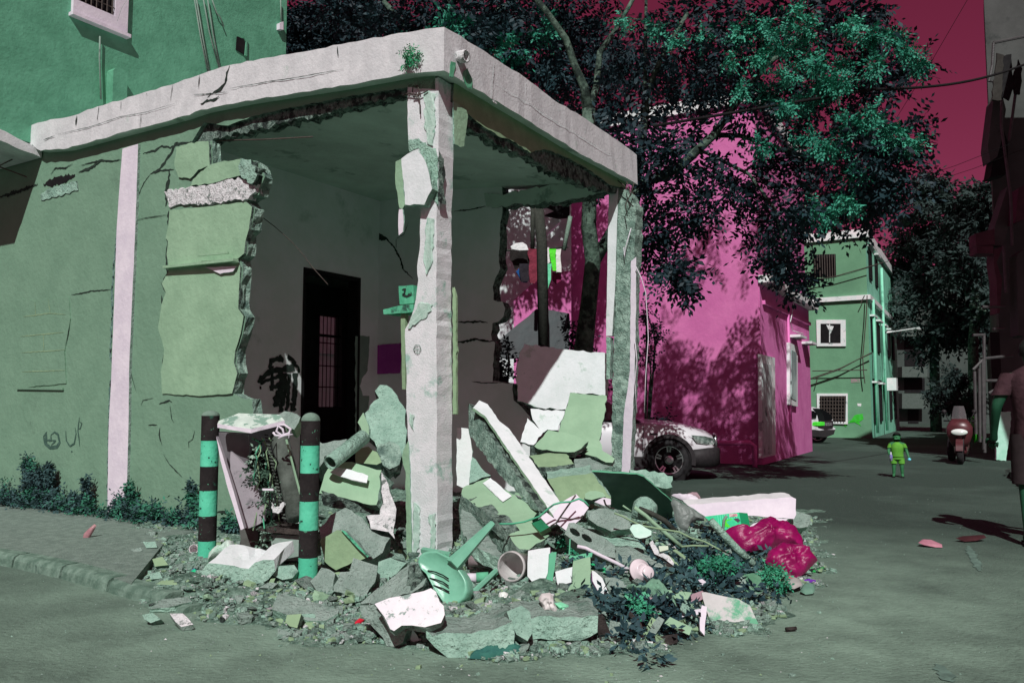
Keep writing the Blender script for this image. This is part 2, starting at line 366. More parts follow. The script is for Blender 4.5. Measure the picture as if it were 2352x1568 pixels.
# edge beam of the street side and its torn underside
tb = [(p[0], p[1]-6) for p in botF if p[0] > 430]
slab('edge_beam', [hit(u, v, C0, nF) for u, v in [(470,248)]+tb[::1]+[(1000,175),(1000,206),(935,201),(790,224),(658,249),(585,266),(524,289),(497,286),(470,281)]], A*.22, [WG, COD], rb, rough=.006, seg=.06, seed=12)
slab('torn_beam_underside', [hit(u, v, C0+A*.05, nF) for u, v in P('Q1', [(1310,980),(1400,835),(1480,850),(1560,858),(1740,790),(1960,742),(2352,662)])+[(860,206),(938,196),(938,219),(880,232),(790,250),(700,272),(625,290),(560,303),(500,318)]+P('Q1', [(1420,975)])], A*.16, [COD, COD], rb, rough=.03, seg=.05, layers=3, seed=13)
# pilaster
slab('pilaster', [hit(u, v, C0+nF*.035, nF) for u, v in [(281,342),(317,331),(311,520),(303,700),(297,830),(295,980),(292,1100),(288,1212),(246,1212),(249,1000),(256,850),(262,700),(268,520)]], A*.05, [PIL, COG], rb, rough=.003, seg=.15, layers=1, seed=14)
strip('pilaster_gap', onp('Q4', [(802,0),(795,120),(778,300),(768,460),(770,600),(762,740),(755,900),(780,960),(752,1100),(746,1300),(742,1568)], C0, nF)+onp('R1', [(742,20),(735,480)], C0, nF), .035, nF, mat('gap_mortar', (70,96,92), (110,136,128), (20,26,24), s1=20, s3=12, bump=.6, t3=.5), rb, taper=False, seed=3)
# bricked-up window patch: a slightly raised rough block field over a ledge
slab('blocked_window', onp('Q4', [(125,640),(150,500),(240,520),(330,505),(470,490),(480,640),(440,860),(450,1080),(130,1108)], C0+nF*.012, nF), A*.03, [WG, WG], rb, rough=.006, seg=.08, layers=1, seed=15)
for k, pts in enumerate([[(160,625),(340,600),(450,610)],[(140,760),(440,730)],[(150,870),(445,850)],[(240,520),(245,625)],[(330,505),(345,600)],[(300,740),(300,860)],[(150,1000),(450,990)]]):
    strip('block_joint', onp('Q4', pts, C0+nF*.012, nF), .012, nF, WGD, rb, off=.004, seed=k)
mbx = MB(); a_, b_ = onp('Q4', [(122,1113),(440,1117)], C0+nF*.0, nF); mbx.bar(a_+nF*.012, b_+nF*.012, .03, .03, 0); mbx.build('sill_ledge', WG, rb)
# ledge under the upper panel
mbx = MB(); a_, b_ = onp('Q4', [(1155,292),(1655,246)], C0, nF); mbx.bar(a_+nF*.05, b_+nF*.085, .07, .03); mbx.build('ledge', WGL, rb)
a_, b_ = onp('Q4', [(1400,215),(1612,198)], C0, nF); mbx = MB(); mbx.bar(a_+nF*.09, b_+nF*.10, .02, .02); mbx.build('ledge', WGL, rb)
slab('plaster_flake', tw(onp('Q4', [(1420,290),(1645,285),(1620,320),(1530,335)], C0, nF), .03), A*.02, [PIL, COG], rb, rough=.004, seed=2)
# hole and bared brick near the left shadow
slab('bared_brick', onp('Q1', [(275,1330),(330,1290),(520,1240),(535,1300),(330,1360),(280,1372)], C0+nF*.012, nF), A*.03, [COM, COD], rb, rough=.015, seg=.05, seed=21)
strip('wall_hole', onp('Q1', [(300,1265),(400,1235),(515,1200)], C0, nF), .10, nF, BLK, rb, off=.006, seed=22, jit=.25)
# cracks on the street wall
crk = [('Q1',[(1310,970),(1200,990),(1165,1060),(1090,1160),(1030,1190)],.035),('Q1',[(1030,1190),(985,1250),(950,1330),(935,1430)],.012),
 ('Q1',[(980,1050),(1060,1030),(1110,1000),(1165,1010),(1220,985)],.025),('Q1',[(1160,1160),(1155,1230),(1140,1290),(1138,1410)],.05),('Q1',[(1030,1190),(1110,1165),(1190,1160)],.02),
 ('Q1',[(1160,1440),(1155,1568)],.05),('Q4',[(1155,0),(1140,90),(1152,110),(1140,200),(1140,285),(1150,330),(1110,400),(1135,460),(1140,520)],.03),
 ('Q4',[(1105,480),(1110,540),(1100,625)],.03),('Q4',[(1090,640),(1085,700),(1112,780),(1130,850),(1112,940),(1118,1000)],.014),('Q4',[(885,940),(905,1040),(935,1140)],.008),
 ('Q4',[(490,475),(560,465),(620,450),(760,440)],.014),('Q4',[(965,1230),(980,1195),(1050,1180)],.008),('Q4',[(1090,1220),(1160,1195),(1180,1205)],.02),
 ('Q4',[(1165,1230),(1175,1320),(1195,1350)],.01),('Q4',[(1015,1362),(1080,1362)],.012),('Q4',[(1095,1380),(1090,1430),(1110,1500)],.014),('Q4',[(1335,1400),(1320,1460),(1290,1480),(1295,1520)],.01),
 ('Q1',[(0,1350),(120,1310),(260,1260)],.05),('Q1',[(540,1180),(620,1150),(700,1095)],.035),('Q1',[(560,1130),(700,1095),(760,1105),(835,1090)],.02),('Q1',[(350,1190),(380,1150),(450,1150),(500,1120)],.02),
 ('R1',[(1120,0),(1160,70),(1200,110),(1250,160)],.01),('R1',[(1475,395),(1540,398),(1600,408)],.02),('Q1',[(920,1510),(1000,1490),(1150,1468)],.008),('Q4',[(1170,290),(1400,265),(1640,245)],.02),
 ('Q4',[(345,612),(430,622),(460,590)],.012),('Q4',[(455,820),(470,740),(485,640)],.012)]
for k, (rg, pts, w) in enumerate(crk):
    strip('crack', onp(rg, pts, C0, nF), w, nF, CRK, rb, off=.004+k*.0002, seed=k)
# joints between the parapet blocks and cracks in the slab face
for k, (pts, w) in enumerate([([(1575,450),(1555,500),(1545,570),(1510,605),(1455,640)],.03),([(1455,640),(1420,670)],.01),([(1500,655),(1480,680),(1420,690),(1375,715)],.03),([(530,790),(520,860)],.025),([(680,725),(668,825)],.01),
   ([(832,690),(828,755)],.01),([(1005,640),(1008,650)],.008),([(1185,580),(1168,690)],.01),([(1368,515),(1360,600)],.01),([(970,780),(960,875)],.01),([(400,920),(620,870),(830,800),(1000,770),(1200,710)],.007),
   ([(1560,610),(1700,585),(1850,560),(2050,530),(2352,475)],.007),([(2310,320),(2315,390)],.01),([(300,960),(380,930)],.01),([(1330,650),(1420,645),(1560,632)],.01)]):
    strip('crack', onp('Q1', pts, F1, nF), w, nF, CRK, rb, off=.009+k*.0002, seed=40+k)
for k, (pts, w) in enumerate([([(1055,410),(1050,480),(1040,560),(1035,690)],.012),([(1050,560),(1240,680),(1520,860),(1700,970),(1900,1090)],.008),([(1270,560),(1268,640)],.008),([(1500,730),(1495,780)],.008),([(1680,850),(1675,920)],.008),([(1035,690),(1070,710)],.02)]):
    strip('crack', onp('Q2', pts, R1_, nR), w, nR, RWH, rb, off=.010+k*.0002, seed=60+k)
# water stains and spout at the corner
GST = mat('algae_stain', (52,112,84), (92,140,116), e=.5, s1=12, bump=.2)
for k, pts in enumerate([[(758,420),(790,430),(775,530),(750,520)],[(845,490),(870,470),(905,540),(903,610),(870,600),(845,540)]]):
    slab('algae_stain', onp('Q2', pts, R1_+nR*.011, nR), -nR*.004, [GST, GST], rb, rough=.01, seg=.04, layers=1, seed=k)
mb = MB(); c_ = hit(*P('Q2', [(812,392)])[0], R1_, nR); mb.lathe(c_, nR-Z*.1, [(.03,-.05),(.055,-.02),(.06,.09),(.045,.09),(.04,.0)], 14); mb.build('rain_spout', [RWH], rb, True)
# corner column
lef = P('Q2', [(462,560),(460,720),(466,960)])+P('Q2', [(480,1040),(500,1200),(520,1400),(552,1450)])+P('Q5', [(552,200),(546,330),(545,440),(528,560),(535,650),(520,780),(490,900),(446,990),(448,1200),(456,1350)])+P('R3', [(556,0),(575,300),(590,700),(602,930),(606,1200),(612,1460),(614,1560)])
rig = P('R3', [(852,1560),(850,1200),(856,800),(846,400),(850,0)])+P('Q5', [(660,1200),(660,600),(660,150)])+[(1006,400),(1008,300),(1008,178)]
slab('column', [hit(u, v, C0, nF) for u, v in lef+rig], A*.235, [COW, COW], rb, rough=.006, seg=.06, layers=2, seed=31)
slab('exposed_concrete', [p+nF*.006 for p in onp('Q2', [(470,960),(540,950),(600,1000),(655,1015),(672,1100),(672,1400),(640,1370),(635,1200),(600,1080),(540,1010),(480,1040)], C0, nF)], A*.01, [COM, COM], rb, rough=.01, seg=.03, layers=1, seed=32)
slab('exposed_concrete', [p+nR*.008 for p in onp('Q2', [(668,1010),(705,1090),(716,1200),(700,1280),(722,1400),(672,1380)], C0, nR)], -nR*.01, [COD, COD], rb, rough=.012, seg=.03, layers=1, seed=33)
slab('hanging_plaster', [hit(u, v, C0+nF*.10, nF) for u, v in P('Q2', [(420,1085),(460,1055),(525,1025),(560,1060),(600,1150),(630,1290),(600,1340),(575,1400),(445,1400),(438,1250),(425,1160)])], A*.09-nR*.01, [WHT, COM], rb, rough=.008, seg=.05, seed=34)
slab('hanging_flake', [hit(u, v, C0+nF*.04, nF) for u, v in P('Q2', [(380,1105),(422,1085),(432,1200),(442,1400),(425,1430),(405,1420),(395,1340),(378,1250)])], A*.03, [WGL, COM], rb, rough=.006, seg=.04, seed=35)
slab('hanging_flake', [hit(u, v, C0+nF*.04, nF) for u, v in P('Q2', [(403,1430),(428,1430),(436,1520),(430,1585),(402,1610),(398,1500)])], A*.02, [PIL, COM], rb, rough=.003, seg=.04, seed=36)
slab('plaster_edge', [hit(u, v, C0+nF*.012, nF) for u, v in P('R3', [(572,300),(540,360),(515,440),(525,520),(550,590),(552,900),(556,1200),(565,1400),(610,1420),(604,1100),(596,800),(585,500)])], A*.05, [WGL, COM], rb, rough=.006, seg=.04, seed=37)
slab('plaster_edge', [hit(u, v, C0+A*.236, nF) for u, v in P('Q5', [(770,700),(790,760),(794,1100),(796,1568),(770,1568)])], A*.03, [WGD, WGD], rb, rough=.006, seg=.04, seed=38)
mb = MB()
for pts in [[(495,630),(500,590),(530,590),(545,620),(535,660),(500,660)],[(520,640),(545,690),(548,780)],[(600,620),(540,650),(470,640),(430,655)]]:
    mb.tube([hit(u, v, C0+nF*.03, nF) for u, v in P('Q2', pts)], .006, 6)
mb.build('bent_wire', MET, rb, True)
strip('round_mark', onp('Q5', [(505,1125),(520,1098),(545,1098),(556,1125),(545,1152),(520,1152),(505,1125)], C0+nF*.004, nF), .008, nF, COG, rb, off=.008, taper=False)
strip('round_mark', onp('Q5', [(530,1092),(530,1158)], C0+nF*.004, nF), .006, nF, COG, rb, off=.0084); strip('round_mark', onp('Q5', [(500,1125),(560,1125)], C0+nF*.004, nF), .006, nF, COG, rb, off=.0088)
MSH = mat('mint_wash_stain', (150,172,162), (176,190,184), (120,150,138), s1=14, s3=5, bump=.3, bs=50)
for k, (rg, pts) in enumerate([('Q2',[(585,625),(650,640),(656,900),(640,1000),(600,985),(578,800)]),('Q5',[(600,230),(650,240),(640,520),(600,620),(575,500),(590,380)]),('Q5',[(560,800),(640,820),(600,900),(520,960),(470,985),(500,900)]),
      ('R3',[(590,20),(640,60),(632,200),(605,160)]),('R3',[(640,880),(700,940),(690,1300),(640,1400),(622,1200)]),('R3',[(780,1000),(845,980),(842,1400),(790,1400),(800,1200)])]):
    slab('mint_stain', [p+nF*(.010+k*.0003) for p in onp(rg, pts, C0, nF)], A*.002, [MSH, MSH], rb, rough=.012, seg=.03, layers=1, seed=60+k)
# right side beam
slab('edge_beam', [hit(u, v, C0, nR) for u, v in [(1043,168),(1063,186),(1130,226),(1251,300),(1332,350),(1436,406),(1436,432),(1400,424)]+P('Q2', [(1700,1160),(1560,1080),(1400,1020),(1300,1045),(1180,965),(1080,930),(960,850),(870,770),(770,690)])], -nR*.2, [WGD, COD], rb, rough=.01, seg=.06, seed=41)
slab('torn_beam_underside', [hit(u, v, C0-nR*.04, nR) for u, v in P('Q2', [(872,765),(960,845),(1080,925),(1180,960),(1300,1040),(1400,1012),(1480,1050),(1560,1075),(1700,1155),(1850,1245),(1950,1250),(1950,1312),(1840,1310),(1700,1272),(1500,1190),(1350,1110),(1260,1062),(1100,990),(960,910),(872,872)])], -nR*.14, [COD, COD], rb, rough=.03, seg=.05, seed=42)
slab('green_flake', [hit(u, v, C0+nR*.02, nR) for u, v in P('Q2', [(778,695),(880,765),(868,850),(850,1000),(822,1005),(782,985)])], -nR*.02, [WGL, COM], rb, rough=.006, seg=.04, seed=43)
# far corner column
TB = st(hit(1440, 1178, C0, nR))[1]
FC = C0+A*(TB-.1)
slab('column', [hit(u, v, FC, nF) for u, v in [(1420,432),(1440,436),(1460,470),(1458,560),(1452,640),(1451,800),(1444,950),(1437,1180),(1403,1180),(1405,1000),(1408,850),(1414,700),(1416,560)]], A*.25, [CON, CON], rb, rough=.012, seg=.06, seed=44)
slab('column_plaster', [hit(u, v, FC+nF*.02, nF) for u, v in [(1398,440),(1420,432),(1416,560),(1413,650),(1406,771),(1392,771),(1395,600)]], A*.15, [WHT, COG], rb, rough=.003, seg=.1, layers=1, seed=45)
slab('column_plaster', [hit(u, v, FC+nF*.02, nF) for u, v in P('Q5', [(1820,1040),(1850,1045),(1845,1330),(1822,1330)])], A*.1, [COM, COG], rb, rough=.005, seed=46)
slab('column_trim', [hit(u, v, FC+nF*.03, nF) for u, v in [(1449,600),(1461,590),(1461,700),(1458,860),(1451,1000),(1446,1110),(1427,1110),(1433,950),(1447,850)]], A*.1, [PIL, COG], rb, rough=.004, seg=.06, layers=1, seed=47)
mb = MB()
for pts in [[(1960,1240),(1985,1330),(1950,1400),(1965,1480)],[(1900,1235),(1980,1300),(2010,1330)],[(2010,1250),(1985,1340)]]:
    mb.tube([hit(u, v, FC+nF*.12, nF) for u, v in P('Q2', pts)], .007, 6)
mb.build('bent_rebar', MET, rb, True)
mb = MB()
for pts in [[(2022,560),(2060,640),(2090,740),(2100,900),(2108,1050),(2090,1300),(2080,1560)],[(2015,1060),(2030,1200),(2015,1350),(2030,1560)],[(1990,300),(1955,420),(1945,500),(1940,430)]]:
    mb.tube([hit(u, v, FC+nF*.08, nF) for u, v in P('Q5', pts)], .006, 5)
mb.build('hanging_wire', PIL, rb, True)
# interior: wall with the door (parallel to A) and back wall (parallel to B)
SD = st(hit(865, 1030, C0+A*TB, nF))[0]
nD = -B
DW = C0+B*SD
zi = 4.75
door = [hit(u, v, DW, nD) for u, v in [(697,610),(828,641)]]
t0, t1 = st(door[0])[1], st(door[1])[1]; zd = (door[0].z+door[1].z)/2
mb = MB(); th = .2
def wallbox(mbb, s0, s1, ta, tb_, z0, z1, mi=0):
    c = W((s0+s1)/2, (ta+tb_)/2, (z0+z1)/2); mbb.box(c, abs(s1-s0), abs(tb_-ta), abs(z1-z0), B, A, Z, mi)
wallbox(mb, SD, SD+th, .2, t0, 0, zi); wallbox(mb, SD, SD+th, t1, TB+.1, 0, zi); wallbox(mb, SD, SD+th, t0, t1, zd, zi)
mb.build('inner_wall', INW, rb)
mb = MB(); wallbox(mb, SD-.01, SD+th+.01, t0, t0+.05, 0, zd-.002); wallbox(mb, SD-.01, SD+th+.01, t1-.05, t1, 0, zd-.002); wallbox(mb, SD-.01, SD+th+.01, t0+.05, t1-.05, zd-.06, zd-.002)
mb.build('door_frame', BLK, rb)
# dark peeled plaster strip right of the door
slab('bare_plaster', [p+nD*.006 for p in onp('S', [(1395,0),(1575,0),(1560,300),(1550,440),(1480,540),(1450,640),(1490,760),(1570,760),(1565,900),(1520,1000),(1440,1300),(1395,1400)], DW, nD)], B*.01, [ING, ING], rb, rough=.01, seg=.05, layers=1, seed=51)
# back wall
bw = P('Q5', [(780,150),(1110,152),(1095,300),(1090,440),(1085,530),(1095,570),(1062,640),(1045,700),(1050,790),(1110,802),(1130,850),(1118,905),(1085,935),(1042,950),(1036,1060),(1058,1082),(1050,1200),(1045,1345),(1110,1352),(1182,1362),(1186,1475),(1240,1520),(1300,1590)])
BWp = C0+A*TB
pts = [hit(u, v, BWp, nF) for u, v in bw]
base_r = Vector((pts[-1].x, pts[-1].y, 0)); 
top_l = W(SD+.1, TB, 4.9); bot_l = W(SD+.1, TB, 0)
pts = [top_l, Vector((pts[1].x, pts[1].y, 4.9))]+pts[1:]+[base_r, bot_l]
slab('back_wall', pts, A*.2, [INW, COD], rb, rough=.014, seg=.07, seed=52)
# lintel remnant over the hole
slab('torn_lintel', [hit(u, v, BWp-A*.02, nF) for u, v in P('Q5', [(985,60),(1100,70),(1300,30),(1500,-10),(1700,-20),(1900,-50),(1900,20),(1660,90),(1600,100),(1500,128),(1400,118),(1330,142),(1200,130),(1150,150),(1080,155),(1000,150)])], A*.25, [CEI, COD], rb, rough=.02, seg=.05, seed=53)
for k, (pts, w, rg) in enumerate([([(790,1078),(860,1072),(930,1060),(1000,1072),(1050,1070)],.035,'Q5'),([(810,942),(900,940),(960,935),(1010,945)],.03,'Q5'),([(900,1345),(980,1358),(1110,1352)],.015,'Q5'),([(780,185),(880,175),(1000,150)],.02,'Q5'),
    ([(255,330),(320,370),(370,430),(410,500),(435,580),(500,645)],.03,'Q5'),([(250,340),(320,378)],.09,'Q5'),([(390,370),(440,340),(470,260)],.01,'Q5'),([(385,370),(385,440)],.01,'Q5'),([(250,360),(245,620),(235,1000),(230,1400)],.012,'Q5')]):
    strip('crack', onp(rg, pts, BWp, nF), w, nF, CRK, rb, off=.005+k*.0002, seed=80+k)
# black paint scrawl on the inner wall
SCR = mat('black_spray_paint', (34,44,40), (48,58,54), e=.8, s1=10, bump=0)
for k, (pts, w) in enumerate([([(475,310),(440,270),(430,240)],.05),([(530,260),(580,290),(640,350)],.06),([(480,320),(400,290),(320,320),(305,390),(340,420)],.07),([(640,350),(580,340),(665,400),(675,470)],.045),
   ([(180,600),(180,560),(260,480),(340,440),(450,440),(560,400),(610,380)],.08),([(180,600),(280,560),(400,520),(470,500)],.05),([(340,380),(335,520),(325,700)],.06),([(300,665),(400,630),(540,620)],.07),
   ([(450,470),(450,600),(430,720),(390,800),(400,900)],.12),([(490,470),(500,700),(450,900),(450,970)],.09),([(550,480),(540,700),(535,850),(510,960)],.06),([(625,470),(620,700),(600,960)],.09),([(380,410),(480,430),(560,440),(620,420)],.05),([(570,850),(590,960)],.05),([(180,640),(183,680)],.03)]):
    strip('wall_scrawl', onp('S', pts, DW, nD), w, nD, SCR, rb, off=.004+k*.0003, seed=100+k, jit=.25, taper=False)
# spray writing on the street wall
SPR = mat('grey_spray_paint', (52,76,68), (66,90,82), s1=20, bump=0)
for k, (pts, w) in enumerate([([(322,1410),(300,1440),(310,1490),(345,1518),(390,1512),(410,1480),(400,1430),(375,1412),(350,1430)],.045),([(318,1415),(318,1500)],.05),([(350,1430),(352,1470),(320,1468)],.03),([(352,1468),(385,1470),(352,1500)],.02),
   ([(452,1400),(455,1470),(480,1508),(510,1490),(522,1420),(515,1380)],.022),([(545,1310),(540,1350),(535,1400),(548,1510)],.02),([(545,1340),(562,1350),(550,1390),(535,1385)],.015),([(492,1538),(494,1550)],.03)]):
    strip('spray_writing', onp('Q4', pts, C0, nF), w, nF, SPR, rb, off=.005+k*.0003, seed=130+k, jit=.15)
# dark room behind the door with a barred window
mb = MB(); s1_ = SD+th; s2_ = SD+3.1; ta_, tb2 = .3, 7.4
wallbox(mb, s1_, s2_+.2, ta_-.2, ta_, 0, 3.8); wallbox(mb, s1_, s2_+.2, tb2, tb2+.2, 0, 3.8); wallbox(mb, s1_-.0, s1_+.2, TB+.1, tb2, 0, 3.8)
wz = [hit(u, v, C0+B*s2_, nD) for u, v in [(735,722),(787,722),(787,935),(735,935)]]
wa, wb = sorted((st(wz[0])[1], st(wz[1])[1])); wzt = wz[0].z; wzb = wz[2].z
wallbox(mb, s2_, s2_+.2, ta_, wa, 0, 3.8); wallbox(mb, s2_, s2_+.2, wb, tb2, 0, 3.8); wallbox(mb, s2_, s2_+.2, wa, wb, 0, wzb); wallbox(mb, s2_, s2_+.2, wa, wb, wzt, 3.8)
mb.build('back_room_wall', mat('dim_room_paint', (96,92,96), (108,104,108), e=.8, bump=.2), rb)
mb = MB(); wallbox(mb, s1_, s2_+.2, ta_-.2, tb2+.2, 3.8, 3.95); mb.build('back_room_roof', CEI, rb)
mb = MB()
for i in range(6):
    t = wa+(wb-wa)*(i+.5)/6; mb.bar(W(s2_+.06, t, wzb), W(s2_+.06, t, wzt), .014)
for f in (.0, .22, .45, .7, .78, 1): mb.bar(W(s2_+.06, wa, wzb+(wzt-wzb)*f), W(s2_+.06, wb, wzb+(wzt-wzb)*f), .02 if f != .78 else .05)
mb.build('window_grille', BLK, rb)
# floor of the room
mb = MB(); wallbox(mb, .25, SD, .25, TB, .0, .1); mb.build('floor', COG, rb)
# wall shelf with a painted box behind the column, poster on the back wall
tag(slab('poster', [hit(u, v, BWp+nF*.01, nF) for u, v in P('Q5', [(250,1098),(418,1085),(422,1180),(410,1290),(252,1296)])], A*.006, [mat('purple_paper', (160,62,152), (170,72,160), e=.9, bump=.1), BLK], rough=.003, layers=1, seed=1), 'purple paper poster stuck on the back wall of the ruin', 'poster')
GT = mat('teal_paint', (70,150,118), (96,172,140), (50,80,70), e=.8, s1=5, s3=3, t3=.56)
sh = empty('wall_shelf', hit(910, 715, C0+A*1.1, nF), 'mint wooden shelf on a post behind the cracked corner column', 'shelf')
slab('shelf_board', [hit(u, v, C0+A*1.1, nF) for u, v in P('Q5', [(295,855),(420,825),(500,818),(500,870),(420,880),(298,888)])], A*.25, [GT, GT], sh, rough=.003, seed=3)
slab('shelf_post', [hit(u, v, C0+A*1.15, nF) for u, v in P('Q5', [(415,880),(445,880),(445,1400),(425,1400)])], A*.06, [WGD, WGD], sh, rough=.003, seed=4)
bx = slab('painted_box', [hit(u, v, C0+A*1.12, nF) for u, v in P('Q5', [(400,695),(500,688),(505,812),(408,820)])], A*.2, [GT, GT], rough=.003, seed=5); tag(bx, 'teal box with a dark scribble standing on the wall shelf', 'box')
strip('scribble', [hit(u, v, C0+A*1.12, nF) for u, v in P('Q5', [(425,720),(450,715),(440,745),(430,755),(460,762),(490,755),(488,735)])], .03, nF, SCR, bx, off=.006)
# thin wires dangling in the opening
w1 = MB(); w1.tube([hit(u, v, C0+nF*-.5, nF) for u, v in P('W', [(90,490),(300,650),(470,800),(560,900),(700,1080),(850,1248)])], .005, 5)
w1.tube([hit(u, v, C0+A*.1, nF) for u, v in P('Q1', [(1400,970),(1560,960),(1800,955),(2140,936)])], .008, 5); w1.build('hanging_rod', MET, rb, True)
# worn road paint
for k, pts in enumerate([[(1280,640),(1320,720),(1362,812)],[(1075,1440),(1110,1490),(1150,1548),(1180,1560)]]):
    o = strip('road_marking', [G(u, v, .002) for u, v in P('R8', pts)], .07, Z, mat('worn_paint', (92,112,104), (70,86,80), s1=9, e=.66, bump=.2), None, off=.003, seed=k, jit=.3); o['kind'] = 'structure'
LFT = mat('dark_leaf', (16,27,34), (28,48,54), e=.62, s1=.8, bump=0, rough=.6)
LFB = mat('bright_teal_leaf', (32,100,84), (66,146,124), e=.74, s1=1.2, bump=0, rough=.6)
# ================= NEIGHBOURING BUILDINGS =================
def planar(name, reg, pts, p0, n, dep, mats, par=None, rough=0.0, off=0.0, seg=.3, layers=1, seed=1):
    return slab(name, [hit(u, v, p0+n*off, n) for u, v in P(reg, pts)], -n*dep, mats, par, rough=rough, seg=seg, layers=layers, seed=seed)
UGW = mat('sea_green_render', (64,108,88), (74,120,99), (54,96,78), e=.46, s1=3, s3=.8, bump=.5, bs=16, t3=.55, w3=.2)
gb = empty('green_building', W(7, 2, 0), 'tall sea green rendered building behind the ruin with a barred white framed window', 'building')
SG = 6.85; GP = C0+B*SG; gn = -B
TE = st(hit(658, 60, GP, gn))[1]
gz = hit(30, 320, C0+A*-1.0+B*7, nF).z
mb = MB(); wallbox(mb, SG, SG+7, -1.05, TE, 4.96, 13.5, 0); wallbox(mb, SG+.25, SG+7, .25, TE-.02, 0, 4.95, 1)
o = mb.build('wall', [UGW, WG], gb)
# window opening with frame and bars
wpx = P('Q1', [(525,-40),(790,-30),(785,118),(640,62),(530,20)])
WPn = [hit(u, v, GP, gn) for u, v in [(177,-60),(263,-60),(263,40),(177,5)]]
ta, tb = st(WPn[0])[1], st(WPn[1])[1]; z0 = (WPn[2].z+WPn[3].z)/2
fr = MB()
o0, o1 = st(hit(163, 20, GP, gn))[1], st(hit(288, 60, GP, gn))[1]; zb_ = hit(163, 28, GP, gn).z
zb2 = hit(288, 85, GP, gn).z; zf0 = (zb_+zb2)/2
wallbox(fr, SG-.06, SG+.05, o0, ta, zf0, z0+1.5); wallbox(fr, SG-.06, SG+.05, tb, o1, zf0, z0+1.5); wallbox(fr, SG-.06, SG+.05, ta, tb, zf0, z0); wallbox(fr, SG-.11, SG+.05, o0-.03, o1+.03, zf0-.05, zf0)
fr.build('window_frame', PIL, gb)
gl = MB(); wallbox(gl, SG-.006, SG+.05, ta, tb, z0, z0+1.5); pane = gl.build('window_pane', BLK, gb)
br = MB()
for i in range(7):
    t = ta+(tb-ta)*(i+.5)/7; br.bar(W(SG-.045, t, z0), W(SG-.045, t, z0+1.5), .014)
for k in range(5): br.bar(W(SG-.04, ta, z0+.12+.25*k), W(SG-.04, tb, z0+.12+.25*k), .012)
br.build('window_bars', MET, gb)
planar('vent_hole', 'Q1', [(1622,250),(1668,268),(1685,290),(1672,375),(1615,340)], GP, gn, .02, [BLK, BLK], gb, off=.02)
planar('vent_frame', 'Q1', [(1668,258),(1692,262),(1690,385),(1675,378),(1683,290)], GP, gn, .04, [UGW, UGW], gb, off=.04)
planar('chimney_duct', 'Q1', [(768,700),(775,480),(790,465),(840,472),(872,500),(868,700)], GP, gn, .16, [UGW, UGW], gb, off=.16)
planar('junction_box', 'Q1', [(1912,160),(1938,148),(1938,205),(1912,200)], GP, gn, .08, [PIL, PIL], gb, off=.08)
cb = MB()
for pts in [[(1325,-30),(1370,250),(1420,495)],[(1338,-30),(1385,250),(1430,495)],[(1385,-30),(1430,220),(1495,462)],[(1415,-30),(1455,230),(1502,462)],[(1440,-30),(1480,90),(1505,120),(1530,185)],[(683,250),(680,400),(690,680)],[(1918,0),(1922,150)],[(870,0),(830,60),(800,150)]]:
    cb = MB(); cb.tube([hit(u, v, GP-B*.05, gn) for u, v in P('Q1', pts)], .012, 5); cb.build('wall_cable', ING, gb, True)
# slab edge / canopy carrying the overhanging upper floors
slab('balcony_slab', [W(SG-.1, t_, z_) for t_, z_ in [(-1.2,5.08),(-.6,5.0),(-.02,4.86),(-.02,4.76),(-.6,4.85),(-1.2,4.95)]], B*7, [SLW, SLW], gb, rough=.012, seg=.1, layers=1, seed=4)
pt = MB(); pt.tube([W(SG+.3, -.2, 4.75), W(SG+.2, -.4, 4.6), W(SG+.5, -.5, 4.7), W(SG+.1, -.1, 4.5)], .01, 5); pt.build('loose_wire', MET, gb)
# white yard wall seen through the barred window
o = MB(); yw_ = hit(760, 770, C0+B*(SD+6.6), nD); o.box(yw_, 4, .2, 1.0, A, B, Z); o.box(Vector((yw_.x, yw_.y, (yw_.z-.5)/2))+B*.1, 4, .2, yw_.z-.5, A, B, Z, 1); tag(o.build('yard_wall', [WHT, INW]), 'sunlit white yard wall seen through the barred window of the dark room', 'wall')
# ---- pink building ----
PKW = mat('pink_render', (184,94,148), (196,106,158), (168,80,132), e=.72, s1=1.2, s3=.5, bump=.45, bs=12, t3=.55, w3=.25)
PKS = mat('pink_plaster_side', (186,96,152), (196,108,162), (160,76,130), e=.62, s1=2, s3=1.0, bump=.5, bs=14, t3=.6, w3=.15)
GRW = mat('grey_white_trim', (186,188,190), (204,204,206), (140,144,144), s1=4, s3=2, bump=.5, e=.62)
A2 = hz(ray(2250, 930)); B2 = Vector((-A2.y, A2.x, 0)); PC = G(1751, 1067)
pk = empty('pink_building', PC, 'two storey pink rendered building behind the tree with a grey door on its street side', 'building')
nP = -A2; nQ = -B2
def W2(s, t, z): return PC+B2*s+A2*t+Z*z
def box2(m, s0, s1, t0, t1, z0, z1, mi=0, W_=None, b=None, a=None):
    W_ = W_ or W2; m.box(W_((s0+s1)/2, (t0+t1)/2, (z0+z1)/2), abs(s1-s0), abs(t1-t0), abs(z1-z0), b or B2, a or A2, Z, mi)
ZT = 8.75; LT = 6.25; WS = 5.4
zc = hit(1747, 642, PC, nQ).z
mb = MB(); box2(mb, 0, WS, 0, LT, 0, ZT); mb.build('wall', PKW, pk)
mb = MB(); box2(mb, -.02, .0-.002, .02, LT+.35, 0, zc-.1); mb.build('side_wall', PKS, pk)
mb = MB(); box2(mb, -.3, -.021, -.06, LT+.4, zc-.12, zc+.06); mb.build('cornice', GRW, pk)
mb = MB(); box2(mb, -.1, WS+.1, -.1, LT+.1, ZT-.0, ZT+.32); mb.build('roof_parapet', GRW, pk)
mb = MB(); box2(mb, -.09, -.021, .3, LT+.3, zc-.6, zc-.5); mb.build('moulding', PKS, pk)
